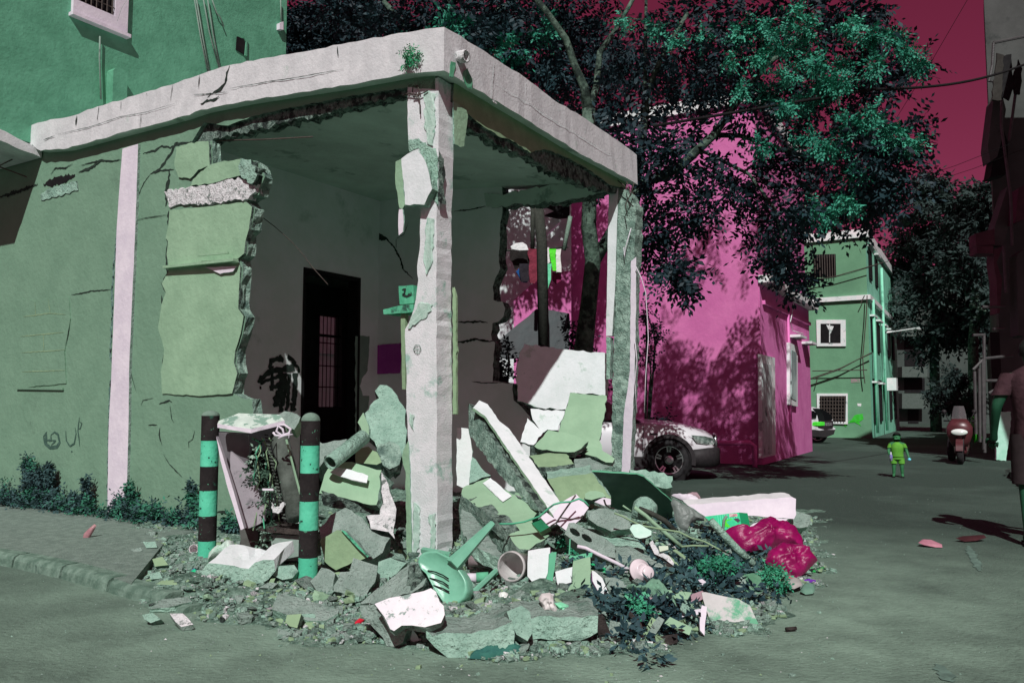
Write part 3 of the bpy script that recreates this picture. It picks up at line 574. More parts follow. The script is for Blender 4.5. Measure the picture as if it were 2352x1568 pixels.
for nm, rg, pts, mt, dep, off in [('door_frame','Q6',[(556,880),(650,905),(655,1568),(562,1590)],GRW,.08,.08),('door','Q6',[(566,940),(628,955),(630,1560),(570,1575)],mat('grey_metal_door',(150,154,156),(170,172,174),(90,96,94),s3=3,e=.6,bump=.2),.05,.10),
     ('window_frame','Q6',[(750,800),(805,830),(806,1238),(752,1225)],GRW,.10,.10),('window_pane','Q6',[(762,850),(798,870),(798,1200),(762,1180)],mat('dusty_glass',(120,134,134),(170,180,180),(60,66,66),s1=1,s3=2,e=.6,rough=.3,bump=0),.02,.115)]:
    planar(nm, rg, pts, PC, nQ, dep, [mt, mt], pk, off=off)
for x0, x1, y0, y1 in [(750,820,755,772),(832,895,800,816)]:
    p0_ = hit(*P('Q6', [(x0, y0)])[0], PC+nQ*.02, nQ); p1_ = hit(*P('Q6', [(x1-25, y1)])[0], PC+nQ*.02, nQ)
    m_ = MB(); c = (p0_+p1_)/2+nQ*.2; m_.box(c-nQ*.06, (p1_-p0_).length, .3, .07, A2, B2, Z); m_.build('awning', GRW, pk)
m_ = MB(); p0_ = hit(*P('Q6', [(738, 560)])[0], PC+nQ*.07, nQ); m_.tube([p0_, Vector((p0_.x, p0_.y, .95))], .035, 8); m_.build('drain_pipe', PKS, pk, True)
m_ = MB(); p0_ = hit(*P('Q6', [(722, 150)])[0], PC+nQ*.07, nQ); m_.tube([p0_, Vector((p0_.x, p0_.y, zc+.1))], .03, 8); m_.build('drain_pipe', GRW, pk, True)
m_ = MB(); m_.tube([hit(u, v, PC+nQ*.1, nQ) for u, v in P('Q6', [(790,440),(775,560),(755,660),(770,720),(845,742)])], .012, 5); m_.build('wall_cable', GRW, pk)
for k, (pts, w) in enumerate([([(468,0),(450,60),(468,150),(450,210),(465,240),(430,290)],.03),([(415,305),(450,340)],.02),([(440,0),(462,40)],.02)]): strip('crack', onp('Q6', pts, PC, nP), w, nP, PKS, pk, off=.005+k*.001, seed=k)
# pipe rail in front of the pink wall
pr = MB(); a_ = G(1738,1072); b_ = D(1646, 1016, a_.y-.3); top_ = D(1735,1018,a_.y); pr.tube([D(1640,1018,a_.y+.1), D(1722,1016,a_.y), D(1733,1024,a_.y), Vector((D(1733,1024,a_.y).x, a_.y, 0))], .055, 10)
tag(pr.build('pipe_rail', PKS, None, True), 'pink painted pipe rail bent down at the corner of the pink wall', 'rail')
# ---- white stair house between the back wall gap and the pink building ----
wh = empty('white_house', D(1230, 980, 20), 'pale plastered house with an outside stair seen through the gap in the ruin', 'building')
HN = Vector((0,-1,0)); HP = Vector((0, 20.5, 0))
planar('wall', 'd', [(1100,1000),(1100,330),(1312,330),(1312,1000)], HP, HN, 2.5, [WHT, WHT], wh)
planar('roof_canopy', 'Q5', [(1380,140),(1570,150),(1570,225),(1500,232),(1395,212),(1470,180)], HP, HN, .1, [BLK, BLK], wh, off=1.0)
planar('stair_parapet', 'T', [(850,580),(860,690),(1090,470),(1095,390),(990,385)], HP, HN, .25, [WHT, WHT], wh, off=.6)
planar('lower_wall', 'd', [(1180,1000),(1180,690),(1235,640),(1312,620),(1312,1000)], HP, HN, .3, [PKW, PKW], wh, off=.7)
DK = mat('dark_teal_tarpaulin', (10,20,26), (20,38,42), e=.75, s1=1.5, bump=.6, bs=3, rough=.5)
o = planar('tarpaulin', 'Q5', [(1068,1082),(1150,1010),(1340,850),(1450,862),(1568,880),(1570,1110),(1500,1200),(1070,1180)], Vector((0,15.5,0)), Vector((0,-.95,.3)), .05, [DK, DK], None, rough=.02, seg=.2); tag(o, 'dark teal tarpaulin stretched over the slope behind the ruin', 'tarpaulin')
# poles and washing
WOOD = mat('grey_wood', (96,112,102), (120,136,126), (60,70,66), s1=20, bump=.5)
DWD = mat('dark_wood', (44,46,42), (58,58,54), s1=20, bump=.5)
for pts, r, lab in [([(1352,130),(1380,400),(1392,1100)],.10,'thick dark pole standing in the yard behind the gap'),([(1318,130),(1316,440)],.04,'thin dark pole left of the thick yard pole'),([(1575,220),(1530,450)],.04,'pale slanting pole beside the pink wall')]:
    m_ = MB(); m_.tube([D(u, v, 15.0) for u, v in P('Q5', pts)], r, 8); tag(m_.build('yard_pole', DWD if 'dark' in lab else WOOD, None, True), lab, 'pole')
m_ = MB(); m_.tube([D(u, v, 17.6) for u, v in P('Q5', [(1080,448),(1180,452),(1370,440),(1560,430)])], .02, 5); tag(m_.build('washing_line', DWD, None, True), 'washing line strung across the yard behind the gap', 'line')
def cloth(lab, pts, c, Y=17.5, cat='cloth', name='hanging_cloth'):
    mt = mat('cloth_%d_%d_%d' % c, c, tuple(min(255, int(x*1.25+6)) for x in c), s1=6, bump=.8, bs=6, e=.72, bd=.06)
    o = slab(name, [D(u, v, Y) for u, v in P('Q5', pts)], Vector((0, .03, 0)), [mt, mt], None, rough=.02, seg=.12, layers=1, seed=len(lab))
    return tag(o, lab, cat)
cloth('black garment bundle at the left end of the washing line', [(1165,448),(1290,442),(1300,540),(1255,545),(1240,560),(1195,580),(1178,535),(1162,510)], (24,20,20))
cloth('dark trousers hanging under the black garment', [(1225,540),(1298,540),(1300,640),(1285,665),(1240,668),(1225,600)], (30,26,32), 17.45)
cloth('maroon top hanging on the washing line', [(1288,438),(1366,440),(1368,560),(1362,640),(1330,676),(1300,672),(1292,560)], (96,34,48), 17.4)
cloth('small blue cloth below the dark trousers', [(1205,600),(1240,560),(1285,640),(1280,668),(1240,668)], (20,60,110), 17.5)
cloth('lime green cloth hanging bright on the line', [(1428,442),(1478,440),(1478,590),(1455,592),(1440,520)], (72,200,44), 17.35)
cloth('white cloth hanging right of the lime green one', [(1478,445),(1512,440),(1514,600),(1478,598)], (205,200,196), 17.45)
cloth('white sheet left of the lime green cloth', [(1368,440),(1430,432),(1440,530),(1410,550),(1385,540)], (196,184,190), 17.45)
cloth('mint patterned scarf hanging long below the sheet', [(1408,545),(1448,540),(1445,650),(1425,700),(1415,770),(1406,700)], (90,170,130), 17.35)
cloth('white plastic bag with mint print lying on the line', [(1168,425),(1200,402),(1250,398),(1275,415),(1290,448),(1230,452),(1180,444)], (206,212,208), 17.2, 'bag', 'plastic_bag')
cloth('dark red cloth in the shade under the white cloth', [(1450,602),(1512,600),(1510,660),(1480,680),(1452,660)], (104,30,64), 17.6)
# ---- green three storey block down the street ----
GBW = mat('green_block_render', (92,130,104), (102,142,114), (80,114,92), e=.72, s1=.6, s3=.3, bump=.4, bs=8, t3=.55, w3=.2)
GBS = mat('mint_side_render', (88,136,118), (106,156,138), (70,112,98), e=.42, s1=.6, s3=.4, bump=.4, bs=8)
G3 = G(2003, 1006); g3 = empty('green_apartment_block', G3, 'three storey green apartment block at the bend of the street with white framed windows', 'building')
def W3(s, t, z): return G3+B*s+A2*t+Z*z
z3 = hit(1997, 531, G3, nF).z; z3b = hit(2000, 680, G3, nF).z
mb = MB(); mb.box(W3(4, 9, z3/2-.1), 8, 18, z3-.2, B, A, Z); 
vs_ = [W3(0,0,0), W3(0,14,0), W3(9,14,0), W3(9,0,0)]; top = [v+Z*(z3-.2) for v in vs_]
mesh_obj('wall', vs_+top, [(3,0,4,7),(0,1,5,4),(1,2,6,5),(2,3,7,6),(4,5,6,7)], [GBW, GBS], [0,1,1,0,0], g3)
def ring3(z0, z1, o_, nm, mt):
    m_ = MB(); m_.box(W3(4.5, -o_/2, (z0+z1)/2), 9+2*o_, o_, z1-z0, B, A, Z)
    a0 = W3(-o_/2, 0, (z0+z1)/2); a1 = W3(-o_/2, 14, (z0+z1)/2); m_.bar(a0, a1, o_, z1-z0); m_.build(nm, mt, g3)
ring3(z3-.25, z3+.12, .12, 'roof_edge', GRW); ring3(z3b-.14, z3b+.06, .14, 'cornice', GRW)
for pts, fp, curtain in [([(962,672),(1098,672),(1098,802),(962,802)],[(932,645),(1132,645),(1134,826),(936,826)],True),([(912,200),(1064,196),(1068,352),(916,354)],None,False),([(956,1165),(1135,1165),(1132,1338),(956,1335)],[(935,1148),(1146,1148),(1146,1358),(938,1352)],False)]:
    if fp: planar('window_frame', 'Q6', fp, G3, nF, .1, [GRW, GRW], g3, off=.08)
    w_ = planar('window_pane', 'Q6', pts, G3, nF, .03, [BLK, BLK], g3, off=.10 if fp else .02)
    if curtain:
        planar('curtain', 'Q6', [(1000,680),(1052,690),(1030,740)], G3, nF, .01, [GRW, GRW], g3, off=.12); planar('window_bar', 'Q6', [(1020,675),(1026,675),(1026,800),(1020,800)], G3, nF, .02, [GRW, GRW], g3, off=.14)
    else:
        b_ = MB(); q = [hit(u, v, G3+nF*.15, nF) for u, v in P('Q6', pts)]
        for i in range(9): f = (i+.5)/9; b_.bar(q[0].lerp(q[1], f), q[3].lerp(q[2], f), .03)
        if fp:
            for i in range(7): f = (i+.5)/7; b_.bar(q[0].lerp(q[3], f), q[1].lerp(q[2], f), .03)
        b_.build('window_bars', MET, g3)
LIME = mat('lime_spray', (50,160,40), (60,170,60), e=.7, bump=0)
for k, pts in enumerate([[(1195,1298),(1250,1288),(1255,1320),(1225,1340),(1240,1375),(1205,1345),(1150,1350)],[(1120,1350),(1140,1350),(1135,1375),(1120,1372)]]): planar('lime_paint', 'Q6', pts, G3, nF, .01, [LIME, LIME], g3, off=.012, rough=.03, seg=.1, seed=k)
planar('faded_sticker', 'Q6', [(1168,1050),(1228,1048),(1230,1074),(1170,1074)], G3, nF, .01, [mat('faded_sticker', (150,120,130), (110,130,110), s1=9, lo=.48, hi=.52, bump=0), GRW], g3, off=.013)
planar('faded_sticker', 'Q6', [(1212,1216),(1240,1218),(1238,1236),(1215,1234)], G3, nF, .01, [GRW, GRW], g3, off=.013)
nS3 = -B2
for i in range(5):   # side windows with shades
    for z in (3.9, 1.0, 7.0):
        if z == 7.0 and i > 1: continue
        m_ = MB(); c = W3(-.03, 1.3+i*2.5, z+.6); m_.box(c, 1.0, .06, 1.3 if z > 1.5 else 1.9, A2, B2, Z); w_ = m_.build('window', BLK, g3)
        m_ = MB(); m_.box(W3(-.1, 1.3+i*2.5, z+1.4), 1.3, .2, .08, A2, B2, Z); m_.build('window_shade', GRW, g3)
m_ = MB(); m_.tube([W3(-.15, .8, .2), W3(-.15, .8, 6)], .06, 8); m_.build('drain_pipe', GBS, g3, True); m_ = MB(); m_.tube([W3(-.15, 5, .2), W3(-.15, 5, 8)], .06, 8); m_.build('drain_pipe', GBS, g3, True)
m_ = MB(); m_.box(W3(-.35, 5.6, 2.4), .8, .5, .6, A2, B2, Z); m_.build('air_conditioner', GRW, g3)
m_ = MB()
for k in range(4): m_.tube([W3(0, 7, 5.0+k*.02), W3(-1.6, 7+k*.5, 5.2)], .03, 5)
m_.build('drying_rack', GRW, g3)
m_ = MB()
for pts in [[(905,375),(1060,350),(1200,310),(1390,255)],[(905,1050),(1080,990),(1210,920),(1310,875)],[(905,1042),(1100,975),(1310,870)],[(1280,480),(1275,600),(1262,760),(1250,900),(1255,1000),(1265,1080)],[(940,1045),(930,1080)],[(1262,480),(1235,535)],[(905,995),(1280,988)]]:
    m_ = MB(); m_.tube([hit(u, v, G3+nF*.3, nF) for u, v in P('Q6', pts)], .022, 5); m_.build('wall_cable', MET, g3)
m_ = MB(); m_.box(W3(3.2, 1.5, z3+.3), 1.4, 1.0, .6, B, A, Z); m_.box(W3(4.8, 1.5, z3+.15), .8, .8, .4, B, A, Z); m_.build('roof_tank', GRW, g3)
# ---- building closing the street, its shade put into the dark greys ----
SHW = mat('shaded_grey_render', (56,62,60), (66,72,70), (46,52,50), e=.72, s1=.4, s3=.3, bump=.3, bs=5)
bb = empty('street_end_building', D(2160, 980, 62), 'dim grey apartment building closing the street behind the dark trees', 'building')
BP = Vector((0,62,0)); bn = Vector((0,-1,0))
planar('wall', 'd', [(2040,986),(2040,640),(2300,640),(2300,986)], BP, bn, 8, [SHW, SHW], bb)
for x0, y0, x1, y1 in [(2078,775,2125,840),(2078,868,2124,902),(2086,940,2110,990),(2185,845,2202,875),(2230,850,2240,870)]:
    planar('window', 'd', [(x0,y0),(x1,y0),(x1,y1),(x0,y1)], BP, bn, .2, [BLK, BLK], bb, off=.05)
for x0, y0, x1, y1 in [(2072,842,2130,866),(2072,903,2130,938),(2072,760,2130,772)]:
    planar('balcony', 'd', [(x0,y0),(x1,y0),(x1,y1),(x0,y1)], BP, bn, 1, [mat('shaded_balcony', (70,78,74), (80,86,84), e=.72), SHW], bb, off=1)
# ---- dark building along the right edge ----
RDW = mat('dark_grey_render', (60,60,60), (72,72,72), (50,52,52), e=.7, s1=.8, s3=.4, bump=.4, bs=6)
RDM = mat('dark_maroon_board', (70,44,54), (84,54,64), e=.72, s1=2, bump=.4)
rd0 = Vector((12.75, 21.6, 0)); rdb = empty('dark_building', rd0, 'dark shaded building along the right edge with balconies and poles', 'building')
def foot(name, pts, z0, z1, mt, par):
    v_ = [Vector((x,y,z0)) for x,y in pts]+[Vector((x,y,z1)) for x,y in pts]; n_ = len(pts)
    return mesh_obj(name, v_, [tuple(range(n_)), tuple(range(n_,2*n_))]+[(i,(i+1)%n_,(i+1)%n_+n_,i+n_) for i in range(n_)], mt, None, par)
e1 = rd0+A2*14
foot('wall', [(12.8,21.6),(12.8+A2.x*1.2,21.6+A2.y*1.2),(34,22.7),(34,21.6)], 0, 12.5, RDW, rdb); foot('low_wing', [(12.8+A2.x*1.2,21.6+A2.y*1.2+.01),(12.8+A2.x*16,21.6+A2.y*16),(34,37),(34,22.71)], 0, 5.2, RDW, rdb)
foot('shadow_caster', [(12,9.1),(11,14.3),(12.6,19),(26,19),(26,9.1)], 10.6, 11.6, RDW, rdb)  # unseen block, added to cast the shade lying across the street
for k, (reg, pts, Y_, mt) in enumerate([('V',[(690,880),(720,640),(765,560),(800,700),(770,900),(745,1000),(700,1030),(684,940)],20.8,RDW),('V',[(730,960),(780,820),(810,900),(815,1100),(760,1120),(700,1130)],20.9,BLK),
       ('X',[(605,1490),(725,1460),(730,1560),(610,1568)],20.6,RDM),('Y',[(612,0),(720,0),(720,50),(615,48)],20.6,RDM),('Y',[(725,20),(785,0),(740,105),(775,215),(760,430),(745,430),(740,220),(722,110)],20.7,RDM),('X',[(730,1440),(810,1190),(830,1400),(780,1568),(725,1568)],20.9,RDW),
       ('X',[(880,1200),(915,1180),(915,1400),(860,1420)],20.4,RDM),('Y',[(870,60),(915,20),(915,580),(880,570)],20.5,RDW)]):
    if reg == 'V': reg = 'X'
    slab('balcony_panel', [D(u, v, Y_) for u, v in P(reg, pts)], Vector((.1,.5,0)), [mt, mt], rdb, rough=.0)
m_ = MB()
for pts in [[('X',720,275),('X',915,235)],[('X',720,275),('X',712,420),('X',690,520),('X',722,520)],[('X',775,500),('X',770,800),('X',830,1250),('X',840,1568)],[('X',860,600),('X',820,900)],[('Y',650,390),('Y',795,388)],[('Y',720,530),('Y',790,530)],[('Y',590,570),('Y',665,568)],[('Y',660,560),('Y',665,1568-250)],
     [('Y',785,0),('Y',800,300)],[('Y',665,718),('Y',845,700)],[('Y',590,790),('Y',650,730)],[('Y',650,720),('Y',660,1300)],[('Y',670,860),('Y',800,858)],[('Y',690,940),('Y',760,900)],[('Y',630,780),('Y',635,1250)],[('Y',600,800),('Y',610,1200)]]:
    m_.tube([D(*P(r_, [(x, y)])[0], 20.2) for r_, x, y in pts], .035, 6)
m_.build('balcony_rail', mat('dull_metal', (62,58,60), (74,70,72), e=.7, rough=.5), rdb)
for k, (pts, c, lab) in enumerate([([(745,340),(790,350),(780,500),(770,640),(712,635),(725,500),(735,430)],(44,40,38),'brown grey cloth hanging from the upper balcony rail'),([(785,360),(835,345),(850,560),(820,640),(775,620),(780,480)],(22,20,22),'black garment hanging beside the brown grey cloth'),([(880,380),(905,440),(890,600),(855,600),(850,480)],(22,18,20),'small black cloth at the end of the balcony rail')]):
    mt = mat('washing_%d' % k, c, tuple(x+10 for x in c), bump=.6, bs=4); tag(slab('hanging_cloth', [D(u, v, 20.1) for u, v in P('X', pts)], Vector((0,.05,0)), [mt, mt], None, rough=.02, seg=.1, layers=1, seed=k), lab, 'cloth')
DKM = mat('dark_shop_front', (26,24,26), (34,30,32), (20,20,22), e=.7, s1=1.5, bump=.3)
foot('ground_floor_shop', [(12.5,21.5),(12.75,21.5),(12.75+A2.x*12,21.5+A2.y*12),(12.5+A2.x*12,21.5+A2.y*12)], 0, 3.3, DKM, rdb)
# white sheet of board standing by the right kerb
tag(slab('white_board', [D(u, v, 20.9) for u, v in P('Y', [(735,1058),(832,1058),(830,1150),(800,1370),(738,1365)])], Vector((.02,.1,0)), [mat('mint_white_board', (150,196,178), (170,210,194), bump=.1), GRW], None, rough=.01), 'bright mint white board standing upright at the right kerb', 'board')
m_ = MB()
for i in range(9):
    a = G(2352-6*i+30, 1105-4.6*i+24); m_.box(a+Z*.06, .5, .28, .14, Vector((A2.x+rnd.uniform(-.3,.3), A2.y, 0)), None, Z)
tag(m_.build('kerb_stones', mat('dark_kerb', (44,48,46), (64,70,66), s1=12, bump=.6)), 'dark kerb stones lining the right side of the street', 'kerb')
# overhead cables
m_ = MB(); a_, b_ = D(2000, 206, 12), D(2400, 130, 16)
m_.tube([a_+(b_-a_)*(i/16)-Z*.18*sin(pi*i/16) for i in range(17)], .022, 6); m_.tube([D(1500,290,11.5), a_], .022, 6); tag(m_.build('overhead_cable', BLK, None, True), 'thick black overhead cable running from the tree to the right building', 'cable')
for pts, lab in [([(2080,1240/1568*1568*.36,22)],''),]: pass
for u0, v0, u1, v1, lab in [(2070,422,2320,331,'upper of the two thin cables over the far trees'),(2120,425,2352,342,'lower of the two thin cables over the far trees'),(2060,270,2222,0,'thin cable rising steeply across the crimson sky'),(1858,650,2040,600,'thin cable crossing in front of the green block')]:
    m_ = MB(); m_.tube([D(u0,v0,22), D((u0+u1)/2,(v0+v1)/2+4,20), D(u1,v1,18)], .006, 5); tag(m_.build('thin_cable', BLK, None, True), lab, 'cable')
# ================= TREES =================
import numpy as np
def leaves(name, clumps, mats, parent=None, leaf=.09, nper=11, flen=.42, seed=1, droop=.5):
    """clumps: (centre, radius, fronds, material index). Each frond is a rachis with paired leaflets."""
    R = np.random.RandomState(seed); V = []; M_ = []
    for c, r, nf, mi in clumps:
        q = R.normal(size=(nf,3)); q /= np.linalg.norm(q, axis=1)[:,None]; base = np.array(c)+q*(R.rand(nf,1)**.5)*r*np.array([1,1,.8])
        d = q*.8+R.normal(size=(nf,3))*.45; d[:,2] -= droop*R.rand(nf); d /= np.linalg.norm(d, axis=1)[:,None]
        side = np.cross(d, R.normal(size=(nf,3))*.5+np.array([0,0,1])); side /= np.linalg.norm(side, axis=1)[:,None]
        up = np.cross(side, d); L = flen*(.6+.7*R.rand(nf,1))
        for k in range(nper):
            f = (k//2+1)/(nper//2+1); sgn = -1 if k % 2 else 1
            if k == nper-1: ld = d; f = 1.0
            else: ld = d*.45+side*sgn*.9
            ld = ld+R.normal(size=(nf,3))*.18; ld[:,2] -= .15+.2*droop; ld /= np.linalg.norm(ld, axis=1)[:,None]
            o_ = base+d*L*f-np.array([0,0,1])*(L*f*f*.25*droop); w_ = np.cross(ld, up+R.normal(size=(nf,3))*.5); w_ /= np.linalg.norm(w_, axis=1)[:,None]
            s_ = leaf*(.7+.6*R.rand(nf,1))*(1-.3*f*0)
            V.append(np.stack([o_, o_+ld*s_*.5+w_*s_*.24, o_+ld*s_, o_+ld*s_*.5-w_*s_*.24], 1)); M_.append(np.full(nf, mi))
    V = np.concatenate(V); M_ = np.concatenate(M_); n_ = len(V)
    pl = np.array(world_loc(parent)) if parent is not None else np.zeros(3)
    me = bpy.data.meshes.new(name); vv = (V.reshape(-1,3)-pl)
    me.vertices.add(n_*4); me.vertices.foreach_set('co', vv.ravel()); me.loops.add(n_*4); me.loops.foreach_set('vertex_index', np.arange(n_*4))
    me.polygons.add(n_); me.polygons.foreach_set('loop_start', np.arange(n_)*4); me.polygons.foreach_set('loop_total', np.full(n_, 4))
    for m in mats: me.materials.append(m)
    me.polygons.foreach_set('material_index', M_); me.update(calc_edges=True)
    o = bpy.data.objects.new(name, me); COL.objects.link(o)
    if parent is not None: o.parent = parent
    return o
BRK = mat('tree_bark', (54,68,60), (88,104,94), (34,44,40), e=.7, s1=8, s3=4, bump=.9, bs=25, t3=.5)
def bl(lst, Y0, dY, mi, dens, R, sc=1.0):
    out = []
    for t in lst:
        u, v, r = t[:3]; Yc = Y0+R.uniform(-dY, dY); c = D(u, v, Yc); rr = r*Yc/F
        for k in range(max(2, int(5*sc))):
            cc = c+Vector((R.uniform(-.7,.7), R.uniform(-1,1), R.uniform(-.7,.7)))*rr
            out.append((tuple(cc), rr*R.uniform(.35, .6), max(3, int(dens*(t[3] if len(t) > 3 else 1))), mi))
    return out
R1s = random.Random(11)
T0 = G(1328, 1050); T0.y = 13.2; T0 = D(1335, 1000, 13.2); T0.z = 0
mt_ = empty('ash_tree', T0, 'large multi stemmed ash tree behind the ruin overhanging the pink building', 'tree')
tr = MB(); Yt = 13.2
for pts, r in [([('d',1322,1040),('d',1330,880),('d',1342,790),('d',1352,700),('d',1362,600),('d',1352,520),('d',1355,440),('d',1352,330),('d',1352,250)],[.2,.17,.15,.13,.125,.12,.11,.1,.1]),
   ([('d',1352,260),('d',1342,200),('d',1320,150),('d',1300,90),('d',1250,20),('d',1200,-40)],[.1,.07,.06,.055,.05,.04]),([('d',1352,260),('d',1370,200),('d',1378,120),('d',1420,60),('d',1470,-30)],[.08,.055,.05,.04,.03]),
   ([('d',1360,610),('d',1400,540),('d',1440,480),('d',1480,420),('d',1560,385),('d',1640,310),('d',1690,240),('d',1760,150),('d',1850,80)],[.1,.09,.09,.085,.075,.065,.05,.04,.03]),
   ([('d',1455,460),('d',1468,380),('d',1478,300),('d',1490,200),('d',1530,110),('d',1580,30)],[.07,.06,.055,.05,.04,.03]),([('d',1478,300),('d',1482,150),('d',1484,0)],[.05,.03,.025]),
   ([('d',1640,310),('d',1700,312),('d',1760,330),('d',1850,360),('d',1940,380)],[.05,.04,.035,.03,.02]),([('d',1520,345),('d',1620,350),('d',1720,400),('d',1780,480),('d',1800,560)],[.04,.03,.03,.025,.02]),([('d',1440,500),('d',1475,380),('d',1480,290),('d',1478,275)],[.04,.035,.03,.028])]:
    off = R1s.uniform(-.3,.3); n_ = len(pts); tr.tube([D(u, v, Yt+off*i/n_-i*.08) for i, (_, u, v) in enumerate(pts)], r, 8)
trk = tr.build('trunk', BRK, mt_, True)
dark = [(1560,60,60),(1640,40,60),(1730,30,60),(1830,20,60),(1930,30,55),(2000,60,45),(1660,110,60),(1750,110,60),(1850,110,60),(1950,120,60),(2040,120,50),(2085,150,30),(1700,180,55),(1790,190,60),(1880,200,60),(1960,215,50),(2010,200,40),
  (1730,250,50),(1820,270,60),(1900,290,60),(1980,310,55),(2050,310,45),(2090,320,25),(1840,350,60),(1920,370,60),(1990,390,50),(2050,400,35),(1780,340,45,.7),(1860,430,55),(1940,450,50),(2010,450,45),(2040,440,30),(1760,430,45),(1700,440,40,.7),(1640,440,35,.7),
  (1600,300,40,.6),(1530,330,45),(1560,400,40,.7),(1500,470,35),(1540,500,40,.8),(1500,540,30),(1540,600,28),(1560,630,22),(1800,500,50),(1870,500,40),(1740,500,40,.6),(1770,560,38),(1790,600,32),(1820,640,26),(1930,500,30,.7),(1620,500,25,.5),(1650,370,30,.4),
  (1480,40,50,.6),(1520,120,45,.6),(1600,200,50,.9),(1540,240,45,.8),(1450,180,40,.5),(1440,260,50),(1480,320,40,.8),(1400,330,50),(1360,300,30,.6),(1650,180,40,.6),(1440,390,30,.6),(1590,480,26,.5)]
cl = bl(dark, 13.4, 1.5, 0, 8, R1s, 1.0)
cl += bl([(u, v-160, 70, .7) for u, v in [(1500,20),(1650,10),(1800,0),(1950,20),(1600,-120),(1750,-130),(1900,-120)]], 13.4, 1.6, 0, 12, R1s)
lowmass = [(u, v, 48, 1) for u, v in [(1500,130),(1570,150),(1640,170),(1420,130)]]
cl += bl(lowmass, 15.0, .8, 0, 10, R1s)
brt = [(1720,60,28),(1770,50,26),(1830,40,24),(1790,90,26),(1860,60,26),(1690,80,18),(1750,130,22),(1840,120,26),(1810,170,22),(1880,140,20),(1900,190,22),(1950,60,24),(1990,90,26),(2050,85,26),(2090,110,22),(2120,140,20),(1940,150,18),(1770,210,20),(1800,250,24),(1860,230,18),
  (1900,200,20),(1930,190,18),(1940,280,20),(1960,300,24),(2000,260,18),(2010,300,22),(2050,310,24),(2090,330,18),(1850,320,20),(1880,340,18),(1930,330,18),(2030,350,16),(1960,400,16),(1860,480,20),(1900,500,16),(1950,470,14),(2040,430,14),(1740,330,18,.7),(1700,200,16,.7),(1560,90,16,.5),(1620,80,14,.5),(2000,150,16),(1680,130,14,.5),(1500,60,16,.5),(1430,40,12,.4)]
for k in range(1): br_ = bl([(t[0], t[1], t[2]*.75)+tuple(t[3:]) for t in brt], 12.0, .4, 0, 15, R1s, .6)
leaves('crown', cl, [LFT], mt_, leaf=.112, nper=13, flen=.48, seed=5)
leaves('bright_foliage', br_, [LFB], mt_, leaf=.058, nper=11, flen=.20, seed=55)  # smaller leaves in a brighter teal than the crown
# second tree behind the roof at the left
T1 = D(1000, 900, 17.5); T1.z = 0
t1 = empty('shade_tree', T1, 'dense dark tree rising behind the flat roof of the ruin', 'tree')
tr = MB(); tr.tube([T1, T1+Z*4, D(1020, 60, 17.5), D(1060, -80, 17.4)], [.25,.2,.14,.08], 8); tr.tube([D(1010,160,17.5), D(1100,60,17.2), D(1220,-30,17)], [.12,.08,.05], 8); tr.tube([D(1005,170,17.5), D(930,60,17.8), D(860,-20,18)], [.12,.08,.05], 8); tr.build('trunk', BRK, t1, True)
lm = [(u, v, 70, 1) for u, v in [(880,40),(960,20),(1040,30),(1120,50),(1200,40),(1280,50),(1350,40),(1100,120),(1180,130),(1250,150),(1320,130),(1280,210),(1200,200),(1340,250),(860,100),(1150,20),(1230,90),(1060,90),(1390,130),(1400,200),(800,40),(1010,60),(920,80),(1290,10),(1380,260)]]
cl = bl(lm, 17.2, 1.4, 0, 17, R1s)
cl += bl([(u, v-150, 80, .8) for u, v in [(850,20),(1000,10),(1150,0),(1300,20),(1000,-120),(1150,-130)]], 17.2, 1.5, 0, 13, R1s)
cl += bl([(1170,110,14,.5),(1040,50,12,.5),(960,90,12,.4),(1250,60,12,.4)], 15.9, .3, 1, 12, R1s)
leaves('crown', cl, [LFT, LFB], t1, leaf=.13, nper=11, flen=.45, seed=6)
T2 = D(720, 900, 24); T2.z = 0
t2 = empty('corner_tree', T2, 'dark tree at the far corner of the sea green building', 'tree')
tr = MB(); tr.tube([T2, T2+Z*6, D(725, 100, 24)], [.3,.25,.12], 8); tr.build('trunk', BRK, t2, True)
leaves('crown', bl([(u, v, 60, 1) for u, v in [(690,70),(700,100),(740,80),(790,90),(760,40),(820,60),(690,40),(840,20),(720,140),(660,130),(780,130)]], 24, 1.5, 0, 26, R1s), [LFT, LFB], t2, leaf=.16, nper=9, flen=.5, seed=7)
